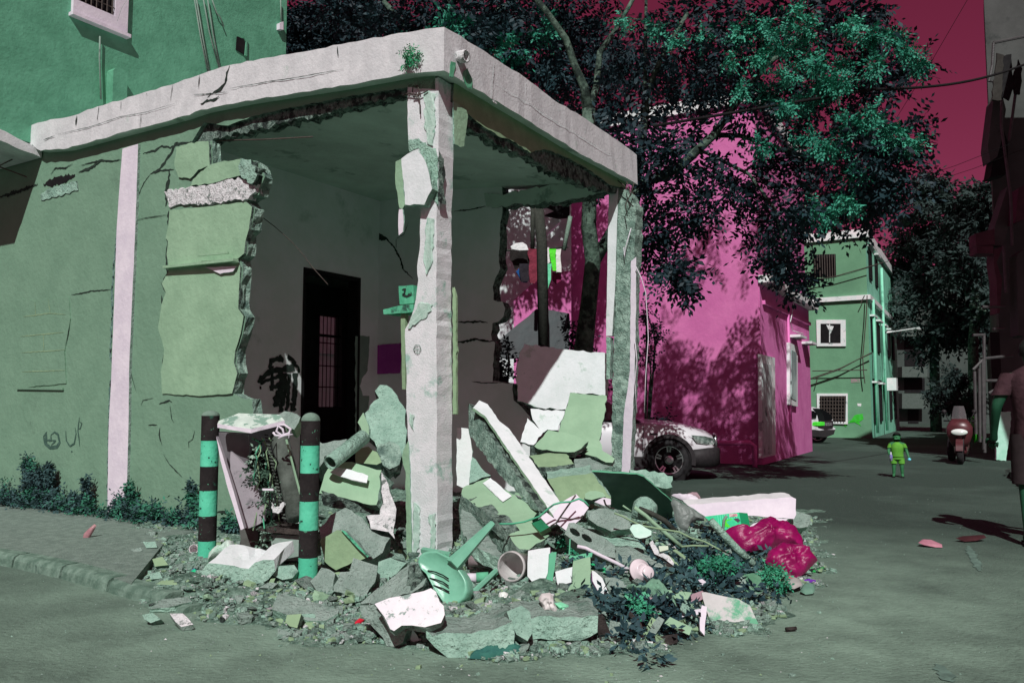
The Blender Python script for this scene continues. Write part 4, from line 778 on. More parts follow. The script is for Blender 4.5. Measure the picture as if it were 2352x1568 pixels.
# slim trunk in the yard at the right of the gap
# far trees at the end of the street
FT1 = mat('far_leaf', (34,46,46), (48,62,60), e=.75, s1=.3, bump=0, rough=.8)
for k, (lst, Yf, lab, trx) in enumerate([([(2130,430,30),(2110,500,55),(2160,520,60),(2120,580,60),(2180,590,60),(2140,650,60),(2200,660,60),(2100,640,45),(2170,720,60),(2220,740,50),(2110,720,50),(2150,430,22),(2120,780,40,.7),(2090,560,35),(2080,600,30)],44,'tall dark tree behind the green apartment block',2150),
    ([(2220,470,40),(2260,480,45),(2230,540,50),(2275,560,45),(2210,610,50),(2260,640,50),(2280,700,45),(2240,760,45),(2290,480,35),(2290,620,40)],40,'dark tree next to the right hand building',2240),([(2180,880,30),(2210,900,35),(2160,910,30),(2200,930,30),(2230,930,25)],36,'low bluish shrub behind the parked scooter',2195)]):
    Tk = D(trx, 980, Yf); Tk.z = 0; tt = empty('street_tree' if k < 2 else 'street_shrub', Tk, lab, 'tree' if k < 2 else 'shrub')
    tr = MB(); vv = min(l[1] for l in lst); tr.tube([Tk, D(trx-5, 800, Yf) if k < 2 else Tk+Z*.5, D(trx+6, 600 if k < 2 else 930, Yf), D(trx, vv+30, Yf)], [.3,.24,.18,.06] if k < 2 else [.06]*4, 8); 
    if k < 2: tr.tube([D(trx,750,Yf-1), D(trx+30,690,Yf-1.5), D(trx+60,640,Yf-2)], [.15,.1,.06], 6); tr.tube([D(trx-10,700,Yf-1.5), D(trx+25,715,Yf-2.6)], [.1,.05], 6)
    tr.build('trunk', BRK, tt, True)
    leaves('crown', bl(lst, Yf, 2.0, 0, 26, R1s), [FT1], tt, leaf=.26 if k < 2 else .14, nper=11, flen=.8 if k < 2 else .35, seed=20+k)
# shrubs in front of the pink wall and by the gap
for k, (lst, Yf, lab) in enumerate([([(1340,830,26),(1360,870,22),(1325,770,16,.5)],13.6,'sparse shrub at the foot of the ash trunk'),([(1145,830,16,.5),(1165,800,14,.3),(1150,860,14,.5)],14.2,'small leafy shrub in the gap of the back wall'),([(1480,720,20,.4),(1500,760,22,.5),(1490,820,18,.4),(1520,960,16,.3)],17,'thin dark shrub in front of the pink wall beside the far column')]):
    Tk = D(lst[0][0], 950, Yf); Tk.z = 0; tt = empty('yard_shrub', Tk, lab, 'shrub')
    tr = MB()
    for l in lst: tr.tube([Tk, D(l[0]+5, l[1]+30, Yf), D(l[0], l[1], Yf)], [.03,.02,.01], 5)
    tr.build('stem', BRK, tt, True); leaves('foliage', bl(lst, Yf, .3, 0, 14, R1s), [LFT], tt, leaf=.08, nper=9, flen=.25, seed=30+k)
# plant growing out of the parapet
tt = empty('parapet_weed', hit(940, 130, F1, nF), 'small green weed growing from the white parapet near the corner', 'weed')
leaves('foliage', [(tuple(hit(u, v, F1+nF*.05, nF)), .05, 16, 0) for u, v in [(938,122),(945,130),(938,140),(950,120),(948,135)]], [mat('weed_leaf', (40,120,84), (70,150,110), e=.7, bump=0)], tt, leaf=.025, nper=7, flen=.07, seed=3)
# ================= RUBBLE AND OBJECTS =================
ctrl = [(200,1345,0),(330,1400,0),(420,1450,0),(600,1490,0),(850,1530,0),(1000,1550,0),(1250,1550,0),(1500,1520,0),(1650,1480,0),(1800,1450,0),(1900,1380,0),(1940,1250,0),(1910,1180,0),(1780,1130,0),(1620,1110,0),(1500,1115,0),
 (300,1300,.3),(370,1250,.42),(330,1265,.4),(450,1300,.32),(500,1255,.34),(420,1290,.34),(400,1360,.14),(560,1350,.12),(560,1300,.18),(650,1300,.16),(760,1400,.05),(830,1320,.18),(900,1420,.10),(1000,1340,.08),(1000,1295,.02),(940,1292,.03),(1055,1295,.03),(1100,1360,.22),(1200,1420,.18),(1300,1300,.38),(1400,1220,.5),(1500,1280,.38),
 (1600,1270,.28),(1720,1280,.14),(1500,1420,.12),(1350,1460,.1),(1380,1130,.5),(1300,1080,.6),(820,1080,.55),(880,1080,.7),(1100,1200,.35),(1250,1120,.65),(1750,1370,.05),(800,1180,.4),(1320,1040,.6),(560,1220,.15),(700,1200,.3),(1200,1040,.5),(1420,1090,.35),(1680,1400,.04)]
CP = []
for u, v, h in ctrl:
    p = G(u, v, h); CP.append((p.x, p.y, h))
PER = [G(u, v) for u, v in [(190,1262),(200,1300),(310,1385),(420,1440),(560,1468),(700,1488),(850,1508),(1000,1530),(1250,1532),(1500,1515),(1650,1475),(1800,1445),(1890,1370),(1925,1250),(1905,1180),(1760,1125),(1600,1105),(1480,1108)]]
PER = [(p.x, p.y) for p in PER]+[(w.x, w.y) for w in (W(-.1,4.0,0), W(3.7,4.0,0), W(3.7,.3,0), W(4.9,-.1,0))]
def permask(x, y):
    inside = False; dm = 1e9; n_ = len(PER)
    for i in range(n_):
        ax_, ay_ = PER[i]; bx_, by_ = PER[(i+1) % n_]
        if (ay_ > y) != (by_ > y) and x < (bx_-ax_)*(y-ay_)/(by_-ay_+1e-12)+ax_: inside = not inside
        ex_, ey_ = bx_-ax_, by_-ay_; t = max(0, min(1, ((x-ax_)*ex_+(y-ay_)*ey_)/(ex_*ex_+ey_*ey_))); dm = min(dm, math.hypot(x-ax_-t*ex_, y-ay_-t*ey_))
    return (dm if inside else -dm)
def MH(x, y):
    m = permask(x, y)+.35*noise.noise(Vector((x*2.2, y*2.2, 0)))+.12*noise.noise(Vector((x*8, y*8, 3)))-.1
    if m < -.02: return 0.0
    sw = 0; sh = 0
    for a, b, h in CP:
        d = (x-a)**2+(y-b)**2+.02; w = 1/d**2; sw += w; sh += w*h
    f = max(0, min(1, m/.5)); return max(0, sh/sw-.03)*.45*f*f*(3-2*f)+.012*min(1, m/.15) if m > 0 else 0.0
def settle(w3, slack=.03):
    """bring a piece that would sink below the heap forward until it rests on it"""
    for _ in range(3):
        lo = min(w3, key=lambda p: p.z); zg = MH(lo.x, lo.y)-slack
        if lo.z >= zg: break
        k = (H-zg)/(H-lo.z); w3 = [O+(p-O)*k for p in w3]
    return w3
def Mp(u, v, dz=0.0):
    r = ray(u, v); lo = None; t = 2.0
    while t < 16:
        p = O+r*t
        if p.z < MH(p.x, p.y)+dz: return p
        t += .03
    return G(u, v, .05)
# the heap itself: dusty fines under the pieces
DUST = mat('rubble_dust', (96,120,108), (132,154,142), (76,98,88), e=.74, s1=30, s3=7, bump=1, bs=70, t3=.5, w3=.1, bd=.03)
gx = []; NX, NY = 190, 130; x0, x1, y0, y1 = -4.6, 4.6, 4.3, 11.2
vs = []; idm = {}; fs = []
for j in range(NY+1):
    for i in range(NX+1):
        x = x0+(x1-x0)*i/NX; y = y0+(y1-y0)*j/NY; h = MH(x, y)
        nn = noise.fractal(Vector((x*3.1, y*3.1, 0)), .6, 2.2, 5)
        vs.append(Vector((x, y, (h+nn*.05*min(1, h*8)+.012*nn-.002) if h > 0 else -.02)))
for j in range(NY):
    for i in range(NX):
        q = (j*(NX+1)+i, j*(NX+1)+i+1, (j+1)*(NX+1)+i+1, (j+1)*(NX+1)+i)
        if max(vs[k].z for k in q) > -.015: fs.append(q)
o = mesh_obj('rubble_heap', vs, fs, DUST, None, None, True, Vector((0,0,0))); tag(o, 'dusty grey green heap of fine rubble spread under the broken blocks', 'rubble', kind='stuff')
N0 = Vector((0,-.8,.6)); NFr = Vector((0,-1,.12)).normalized(); NUp = Vector((0,-.35,.94)).normalized()
def chunk(lab, reg, pts, n=N0, ext=None, th=.18, Y=None, dz=0.1, mats=None, rough=.012, seg=.05, cat='rubble block', name='concrete_block', plane=None, group=None, seed=None, layers=3, parent=None):
    px = P(reg, pts); n = Vector(n).normalized()
    cu = sum(p[0] for p in px)/len(px); cv = sum(p[1] for p in px)/len(px)
    if plane:
        q = [D(a, b, y) for a, b, y in plane]; n = (q[1]-q[0]).cross(q[2]-q[0]).normalized(); p0 = q[0]
        if n.dot(O-q[0]) < 0: n = -n
    else:
        if Y is None:
            lowest = max(px, key=lambda p: p[1]); Y = Mp(lowest[0], lowest[1], dz*.3).y+.0
            p0 = D(lowest[0], lowest[1], Y)
        else: p0 = D(cu, cv, Y)
    w3 = settle([hit(u, v, p0, n) for u, v in px])
    if ext is None: ext = -n*th
    LAST['p'] = w3[0]; LAST['n'] = n
    o = slab(name, w3, ext, mats or [COM, CON], parent, rough=rough, seg=seg, layers=layers, seed=seed if seed is not None else len(lab)*7+int(cu))
    if parent is None: tag(o, lab, cat, group)
    return o
LAST = {}
G1 = 'rubble blocks of the collapsed walls'
DG = 'broken wall blocks'
# front row
chunk('long grey wall fragment leaning up behind the white painted face', 'R5', [(700,805),(860,670),(1190,405),(1290,440),(1340,560),(1300,640),(1190,705),(985,755),(850,815)], (-.35,-.5,.8), th=.22, Y=5.75, mats=[COG, COD], seed=1)
chunk('dark broken end of the leaning grey wall fragment', 'R5', [(1200,640),(1225,520),(1240,430),(1310,455),(1345,560),(1340,650),(1290,670),(1200,690)], (.5,-.85,.1), th=.12, Y=5.7, mats=[COD, COD], rough=.02, seed=2)
chunk('grey underside of the block with the white blotched face', 'R5', [(700,820),(850,812),(930,940),(1030,1075),(1150,1070),(1105,1180),(955,1215),(845,1050),(715,925)], (-.35,-.9,.2), th=.22, Y=5.1, mats=[COG, CON], seed=3)
WBL = mat('white_blotched_paint', (214,204,214), (226,220,228), (128,142,138), e=.82, s1=5, s3=7, t3=.56, w3=.04, bump=.5, bs=30)
chunk('broken block with a bright white face and grey blotches', 'R5', [(845,805),(985,750),(1110,730),(1310,690),(1380,660),(1430,690),(1460,790),(1500,830),(1515,910),(1480,990),(1320,1030),(1200,1010),(1100,1010),(1030,1070),(990,1050),(930,930)], (-.1,-.78,.62), th=.07, Y=4.80, mats=[WBL, COG], rough=.01, seed=4)
chunk('small white pointed shard in front of the white faced block', 'R5', [(1185,1130),(1195,1050),(1245,1110),(1280,1190),(1215,1215)], NFr, th=.03, Y=4.95, mats=[WHT, COG], cat='rubble shard', name='shard', seed=5)
chunk('big grey green slab block lying in front of the chair', 'R5', [(1330,1060),(1400,1112),(1640,1090),(1870,1062),(2090,1012),(2160,980),(2178,1190),(1960,1300),(1750,1325),(1540,1332),(1420,1225),(1340,1130)], (-.05,-.95,.25), ext=Vector((-.02,.26,.03)), Y=4.95, mats=[COM, COG], seed=6)
chunk('wide low slab block in the middle of the front edge', 'R6', [(200,955),(450,925),(760,925),(1020,932),(1012,1080),(850,1165),(560,1162),(290,1145),(215,1060)], (0,-.97,.2), ext=Vector((0,.26,.04)), Y=5.05, mats=[COM, COG], seed=7)
chunk('pale broken slab at the right end of the front edge', 'R6', [(1130,962),(1380,990),(1350,1062),(1230,1092),(1150,1172),(1112,1110)], (.1,-.8,.6), th=.12, Y=5.15, mats=[COG, COM], seed=8)
chunk('thin grey slab lying behind the wide front slab', 'R5', [(1640,850),(1870,792),(2130,805),(2240,850),(2130,930),(1800,925),(1560,960)], NUp, th=.08, Y=5.6, mats=[COG, COM], seed=9)
chunk('rough grey lump between the two front slabs', 'R5', [(2110,880),(2250,830),(2330,880),(2352,1080),(2300,1160),(2200,1100),(2140,980)], (.1,-.85,.5), th=.2, Y=5.25, mats=[COM, COG], seed=10)
DBR = mat('dark_brown_stone', (40,34,34), (62,54,52), (80,92,84), e=.72, s1=14, s3=9, bump=.9, bs=40, t3=.62)
chunk('dark brown stone standing upright at the front edge', 'R6', [(1020,945),(1078,930),(1135,1080),(1125,1160),(1090,1205),(1040,1185),(1014,1060)], NFr, th=.12, Y=4.95, mats=[DBR, DBR], cat='stone', name='stone', rough=.006, seed=11)
chunk('dark brown wooden block lying at the front right', 'R6', [(1450,1215),(1560,1130),(1780,1092),(1782,1180),(1640,1215),(1500,1226)], (0,-.8,.6), th=.1, Y=4.95, mats=[DBR, DBR], cat='wood', name='wood_block', rough=.004, seed=12)
chunk('short grey green plank leaning on the brown wooden block', 'R6', [(1408,1165),(1535,935),(1575,958),(1445,1190)], (-.2,-.85,.5), th=.03, Y=5.0, mats=[WGD, WOOD], cat='plank', name='plank', rough=.003, seed=13)
BRD = mat('pinkish_board_with_green_stain', (176,170,172), (190,184,186), (96,152,124), e=.78, s1=3, s3=3.2, t3=.52, w3=.07, bump=.15)
chunk('pale flat board with a green stain lying at the right front', 'R7', [(835,1158),(870,1155),(1000,1185),(1180,1215),(1300,1285),(1395,1500),(1170,1505),(1040,1490),(920,1450),(850,1230)], (.05,-.72,.7), th=.035, Y=5.95, mats=[BRD, WGD], cat='board', name='board', rough=.003, seed=14)
chunk('mossy green stone behind the pale stained board', 'R7', [(1150,1060),(1240,990),(1330,970),(1400,1010),(1415,1100),(1400,1220),(1330,1235),(1200,1190),(1160,1120)], (0,-.8,.6), th=.25, Y=6.2, mats=[mat('mossy_stone', (76,116,92), (104,140,118), (130,142,136), s1=5, s3=4, bump=.8), COM], cat='stone', name='stone', rough=.01, seed=15)
chunk('pale rounded stone below the magenta sack', 'R7', [(1420,1100),(1500,1085),(1600,1120),(1612,1150),(1570,1182),(1480,1178),(1425,1130)], NUp, th=.08, Y=6.5, mats=[COG, COG], cat='stone', name='stone', rough=.005, seed=16)
chunk('pale stone block under the end of the white beam', 'R7', [(1740,380),(1790,395),(1878,422),(1882,480),(1850,530),(1760,542),(1690,500),(1690,430)], (0,-.85,.5), th=.25, Y=8.3, mats=[COG, COM], cat='stone', name='stone', seed=17)
chunk('large white topped block beside the left bollard', 'R1', [(1380,800),(1420,745),(1600,765),(1700,782),(1740,742),(1872,722),(1882,800),(1835,860),(1740,890),(1650,908),(1400,882)], (0,-.96,.28), ext=Vector((.02,.42,.07)), Y=6.55, mats=[COM, WHT], seed=18)
# left low field
chunk('flat olive green tile propped over the kerb', 'R1', [(780,842),(850,742),(990,745),(985,775),(900,852)], NUp, th=.03, Y=7.0, mats=[WGD, WGD], cat='tile', name='tile', rough=.003, seed=19)
chunk('long pale slab piece lying at the left edge of the debris', 'R1', [(1022,1060),(1110,992),(1280,976),(1312,1010),(1140,1050)], NUp, th=.04, mats=[COG, COM], rough=.006, seed=20)
chunk('pale rounded tile fragment on the asphalt at the left', 'R1', [(1158,1092),(1250,1090),(1322,1165),(1240,1182),(1200,1150)], (0,-.5,.86), th=.04, mats=[RWH, COG], rough=.003, cat='tile', name='tile', seed=21)
chunk('big flat grey slab with a straight far edge in the left debris', 'R1', [(1900,950),(2100,1000),(2318,1062),(2310,1090),(2225,1140),(2120,1140),(1980,1110),(1860,1062)], (.05,-.45,.9), th=.06, mats=[COG, COM], rough=.004, seed=22)
chunk('curved green shard behind the white topped block', 'R1', [(1610,612),(1680,640),(1755,702),(1680,706),(1600,700)], (0,-.8,.6), th=.04, Y=7.0, mats=[WGD, WGD], cat='rubble shard', name='shard', rough=.004, seed=23)
chunk('olive flake lying flat in the gravel at the left', 'R1', [(1070,890),(1100,868),(1280,852),(1300,870),(1200,895)], NUp, th=.02, mats=[WGD, COM], cat='rubble shard', name='shard', rough=.004, seed=24)
for k, (pts, lab) in enumerate([([(975,600),(1060,598),(1075,640),(1000,645)],'small mint stone at the edge of the weeds'),([(895,655),(960,640),(975,660),(920,680)],'small pale stone left of the weeds at the wall'),([(1040,720),(1110,700),(1150,760),(1060,770)],'pale block beside the olive tile'),([(1020,820),(1090,805),(1110,850),(1030,860)],'grey mint stone below the olive tile'),
      ([(975,1100),(1040,1085),(1100,1130),(1030,1155),(985,1130)],'mint grey stone on the left edge of the debris'),([(1900,1190+0),(1960,1210),(1990,1240),(1900,1245)],'pale chip at the front of the left debris'),([(1950,1150),(1960,1100),(2060,1095),(2030,1190),(1980,1180)],'green painted chunk before the flat grey slab'),
      ([(2045,1095),(2150,1090),(2160,1120),(2100,1150),(2050,1130)],'dark mint chunk right of the green painted one'),([(1860,830),(1890,770),(2010,760),(2040,800),(2000,850),(1930,862)],'pale green stone left of the right bollard'),([(1770,915),(1830,880),(1900,885),(1860,920)],'flat chip between the bollards')]):
    chunk(lab, 'R1', pts, N0, th=.09, mats=[[COM, COG, WGD, COM][k % 4], CON], cat='stone', name='stone', rough=.006, seed=200+k, group=None)
# blocks between right bollard and column
chunk('grey block with an olive painted side right of the bollard', 'R2', [(1290,1330),(1400,1200),(1540,1130),(1640,1190),(1700,1220),(1790,1350),(1880,1400),(1970,1420),(1900,1560),(1750,1640),(1600,1500),(1500,1420),(1310,1480)], (.05,-.8,.6), th=.25, Y=6.75, mats=[COG, CON], seed=25)
chunk('olive painted wall piece standing beside the right bollard', 'R5', [(320,190),(400,150),(480,100),(550,112),(680,230),(780,362),(640,402),(470,485),(360,405),(330,255)], (-.1,-.98,.1), th=.10, Y=6.55, mats=[WGD, COG], rough=.006, seed=26)
chunk('narrow mint edge strip on the olive wall piece', 'R5', [(520,100),(555,110),(785,350),(770,365)], (-.1,-.95,.2), th=.03, Y=6.5, mats=[GT, COM], cat='rubble shard', name='shard', rough=.003, seed=27)
chunk('grey block with square corners below the olive wall piece', 'R5', [(640,368),(760,405),(870,440),(845,600),(740,772),(590,735),(450,690),(445,640),(510,505),(600,495)], (.05,-.85,.5), th=.2, Y=6.2, mats=[COG, CON], seed=28)
chunk('mint grey block next to the foot of the column', 'R5', [(880,405),(990,370),(1150,412),(1050,520),(940,585),(870,560)], (0,-.8,.6), th=.2, Y=6.5, mats=[COM, CON], seed=29)
chunk('pale broken cube at the foot of the right bollard', 'R5', [(225,590),(330,460),(400,480),(462,520),(440,680),(360,738),(285,680)], (-.1,-.8,.55), th=.2, Y=6.0, mats=[COG, CON], seed=30)
chunk('low rough block behind the mint grey one at the column', 'R5', [(800,330),(850,300),(950,298),(1110,335),(1140,402),(980,370),(880,400)], NUp, th=.15, Y=6.9, mats=[CON, COD], seed=31)
chunk('large green painted wall block with a white patch', 'R2', [(1290,995),(1340,815),(1380,750),(1450,715),(1600,690),(1780,745),(1885,775),(1870,880),(1860,1000),(1838,1105),(1650,1070),(1480,1030)], (-.05,-.75,.66), ext=Vector((.08,.22,-.14)), Y=7.3, mats=[WGL, CON], seed=32)
chunk('white patch of paint on the green wall block', 'R2', [(1395,790),(1460,745),(1600,770),(1760,825),(1745,895),(1600,860),(1450,815)], (-.05,-.75,.66), th=.015, Y=7.26, mats=[WHT, WHT], cat='paint flake', name='paint_flake', rough=.006, seed=33)
chunk('dark rough underside of the green wall block', 'R2', [(1300,1010),(1480,1040),(1700,1085),(1840,1118),(1890,1120),(1850,1205),(1700,1180),(1500,1140),(1330,1105)], (0,-.95,-.3), th=.12, Y=7.2, mats=[COD, COD], seed=34)
chunk('bright white crumbled plaster chunk left of the column', 'R2', [(1885,790),(1930,860),(1960,980),(2005,1065),(2028,1200),(2012,1430),(1960,1360),(1870,1345),(1785,1330),(1745,1205),(1870,1195),(1905,1080)], (.15,-.9,.4), th=.12, Y=7.05, mats=[RWH, COD], rough=.015, seed=35)
chunk('tall grey concrete slab standing on end left of the column', 'S', [(1650,700),(1710,620),(1800,630),(1860,670),(1930,760),(2040,950),(2045,1330),(1985,1560),(1960,1680),(1900,1740),(1790,1600),(1640,1350),(1570,1270),(1520,980),(1640,830),(1700,790)], (.05,-.85,.5), th=.14, Y=7.9, mats=[COM, COD], rough=.012, seed=36)
chunk('olive flake hanging on the tall concrete slab', 'S', [(1430,1100),(1500,975),(1570,1150),(1570,1290),(1540,1310),(1490,1220)], (-.2,-.9,.3), th=.03, Y=7.8, mats=[WGL, COM], cat='paint flake', name='paint_flake', rough=.004, seed=37)
chunk('crumbly lump of concrete under the tall slab', 'R2', [(1850,520),(1960,490),(2060,540),(2080,640),(2060,720),(1960,760),(1900,720),(1870,640)], (.1,-.8,.55), th=.2, Y=7.6, mats=[CON, COD], rough=.02, seed=38)
chunk('grey green block wedged under the hollow pipe', 'R2', [(1640,600),(1700,560),(1760,545),(1850,600),(1905,690),(1840,720),(1740,712),(1640,705)], (0,-.8,.6), th=.2, Y=7.6, mats=[WGD, CON], seed=39)
chunk('pale rubble block behind the right bollard', 'R2', [(1262,480),(1320,520),(1480,490),(1560,478),(1480,560),(1340,645),(1300,740),(1262,745)], (0,-.8,.6), th=.25, Y=7.9, mats=[COG, COM], seed=40)
chunk('pale broken stone resting on the cabinet top', 'R2', [(905,240),(960,210),(1020,215),(1110,265),(1090,320),(1050,385),(1000,360),(960,330),(940,270)], (0,-.8,.6), th=.15, Y=7.25, mats=[COG, WGL], seed=41)
m_ = MB(); pa, pb = D(*P('R2', [(1395,705)])[0], 7.15), D(*P('R2', [(1715,455)])[0], 7.55); ax = (pb-pa); L_p = ax.length
m_.lathe(pa, ax, [(.048,.02),(.058,0),(.064,.0),(.068,.03),(.068,L_p),(.055,L_p),(.05,.25)], 20); tag(m_.build('concrete_pipe', [COM], None, True), 'short mint grey hollow pipe poking out of the rubble by the bollard', 'pipe')
m_ = MB(); m_.lathe(pa+ax.normalized()*.09, ax, [(.0005,0),(.05,0)], 16); 
# right of the column
px_post = [(1103,917,8.6),(1275,1180,7.0),(1190,1000,8.05)]
chunk('long white edged concrete post leaning into the rubble', 'R3', [(1195,-20),(1255,-90),(1335,-55),(1450,110),(1540,180),(1780,520),(2020,870),(2075,960),(1960,1008),(1310,58)], plane=[(1103,917,8.5),(1285,1180,7.0),(1150,965,8.215)], th=.03, mats=[WHT, WGL], rough=.004, cat='concrete post', name='concrete_post', seed=42)
chunk('green side of the leaning concrete post', 'R3', [(1252,75),(1312,60),(1640,540),(1962,1010),(1842,968),(1540,520)], plane=[(1103,937,8.54),(1250,1180,7.06),(1130,965,8.3)], th=.03, mats=[WGL, CON], rough=.004, cat='concrete post', name='concrete_post', seed=43)
chunk('rough grey broken flank of the leaning post', 'R3', [(1150,-60),(1195,0),(1252,75),(1540,520),(1842,968),(1785,962),(1700,862),(1430,600),(1150,230)], plane=[(1085,930,8.50),(1230,1175,7.02),(1100,975,8.28)], th=.14, mats=[CON, COD], rough=.014, cat='concrete post', name='concrete_post', seed=44)
chunk('large green painted wall slab sloping down beside the column', 'R3', [(1100,740),(1280,672),(1340,650),(1560,800),(1830,970),(1760,1062),(1890,1232),(1730,1335),(1640,1330),(1430,1065),(1340,1010),(1095,830)], plane=[(1090,1120,7.5),(1240,1230,6.7),(1180,1110,7.55)], ext=Vector((-.04,.12,-.2)), mats=[WGL, CON], seed=45)
chunk('white painted patch on the sloping green slab', 'R3', [(1290,700),(1362,650),(1565,822),(1480,878)], plane=[(1090,1120,7.47),(1240,1230,6.67),(1180,1110,7.52)], th=.01, mats=[WHT, WHT], cat='paint flake', name='paint_flake', rough=.004, seed=46)
chunk('rough front edge of the sloping green slab', 'R3', [(1080,800),(1340,1012),(1430,1065),(1640,1335),(1700,1352),(1640,1375),(1380,1150),(1100,950)], plane=[(1070,1140,7.35),(1190,1250,6.6),(1100,1170,7.15)], th=.12, mats=[CON, COD], rough=.012, seed=47)
chunk('pale slab lying under the sloping green slab', 'R3', [(1085,945),(1170,985),(1250,1080),(1470,1372),(1450,1412),(1300,1350),(1150,1290),(1080,1100)], plane=[(1070,1200,7.0),(1140,1270,6.4),(1130,1195,7.05)], th=.12, mats=[COG, COM], seed=48)
chunk('dim mauve slab standing against the back of the column', 'R3', [(1038,170),(1150,180),(1190,400),(1168,600),(1160,760),(1090,745),(1038,720)], NFr, th=.1, Y=7.9, mats=[INW, COM], rough=.006, seed=49)
chunk('grey triangular piece between the column and the post', 'R3', [(1190,450),(1280,560),(1365,632),(1280,650),(1160,705),(1170,560)], (0,-.8,.6), th=.15, Y=7.8, mats=[COM, CON], seed=50)
# fallen wall pieces inside, right
chunk('large pale wall piece standing in the gap of the back wall', 'Q5', [(1262,1088),(1400,1108),(1560,1130),(1822,1155),(1835,1440),(1700,1430),(1575,1420),(1545,1535),(1380,1528),(1215,1478),(1208,1300),(1225,1150)], NFr, th=.14, Y=11.5, mats=[WHT, COM], cat='wall piece', name='wall_piece', seed=51)
chunk('lower pale wall fragment under the large pale wall piece', 'R4', [(175,-10),(505,12),(440,195),(340,190),(300,215),(200,90)], (0,-.93,.36), th=.1, Y=10.2, mats=[WHT, CON], cat='wall piece', name='wall_piece', seed=52)
chunk('small white plaster piece left of the green slabs', 'R4', [(150,80),(300,210),(205,335),(80,305)], (0,-.9,.4), th=.06, Y=9.9, mats=[WHT, CON], cat='wall piece', name='wall_piece', seed=53)
chunk('upright light green wall slab leaning beside the far column', 'd', [(1310,902),(1393,908),(1388,960),(1377,1010),(1384,1032),(1352,1032),(1283,990),(1298,950)], (0,-.9,.42), th=.1, Y=9.7, mats=[WGL, CON], cat='wall piece', name='wall_piece', seed=54)
chunk('flat light green slab with a white spot lying on the heap', 'R4', [(345,192),(600,240),(735,300),(660,370),(600,402),(480,402),(240,372),(212,350)], (0,-.75,.66), th=.1, Y=9.3, mats=[WGL, CON], cat='wall piece', name='wall_piece', seed=55)
chunk('olive green slab with a broken dark front in the middle of the heap', 'R4', [(165,440),(360,410),(520,422),(600,520),(530,535),(400,545),(250,545)], NUp, th=.14, Y=8.9, mats=[WGD, COD], cat='wall piece', name='wall_piece', seed=56)
chunk('broken grey edge below the olive green slab', 'R4', [(250,548),(400,545),(600,520),(600,600),(470,625),(330,655),(290,600)], NFr, th=.15, Y=8.55, mats=[COD, COD], cat='wall piece', name='wall_piece', rough=.015, seed=57)
chunk('low green wall slab stretching across behind the leaning post', 'R4', [(335,660),(600,622),(765,598),(830,700),(955,840),(830,855),(700,872),(460,885),(400,760)], (0,-.96,.25), ext=Vector((0,.3,.05)), Y=8.2, mats=[WGD, COM], cat='wall piece', name='wall_piece', seed=58)
chunk('small light green slab at the foot of the far column', 'R4', [(842,368),(980,470),(965,505),(900,500),(810,450),(700,422),(745,355)], (0,-.7,.7), th=.08, Y=9.4, mats=[WGL, CON], cat='wall piece', name='wall_piece', seed=59)
chunk('loose grey rubble slab behind the small light green one', 'R4', [(600,470),(740,455),(870,520),(960,545),(820,580),(600,600)], NUp, th=.12, Y=9.0, mats=[COG, COM], seed=60)
chunk('light green lump right of the broken dark edge', 'R4', [(700,800),(800,770),(870,790),(900,830),(760,860),(700,850)], (0,-.8,.6), th=.1, Y=7.9, mats=[WGL, CON], seed=61)
chunk('pale mint boulder behind the dark sheet near the car', 'R4', [(1130,570),(1240,565),(1400,600),(1535,640),(1540,740),(1480,755),(1380,735),(1250,640),(1140,610)], (0,-.8,.6), th=.4, Y=10.6, mats=[COM, COM], cat='stone', name='stone', rough=.03, seed=62)
DKG = mat('dark_green_sheet', (48,74,64), (60,88,76), e=.55, s1=5, bump=.1, rough=.5)
chunk('dark green sheet panel tilted over the right side of the heap', 'R4', [(765,592),(950,603),(1190,615),(1260,640),(1400,760),(1545,890),(1535,1010),(1560,1085),(1350,1010),(1150,985),(940,935),(955,880),(950,830),(860,690)], (.05,-.62,-.78), th=.02, Y=7.9, mats=[DKG, mat('mint_panel_edge', (90,150,122), e=.74, bump=.1)], cat='panel', name='sheet_panel', rough=.004, seed=63)
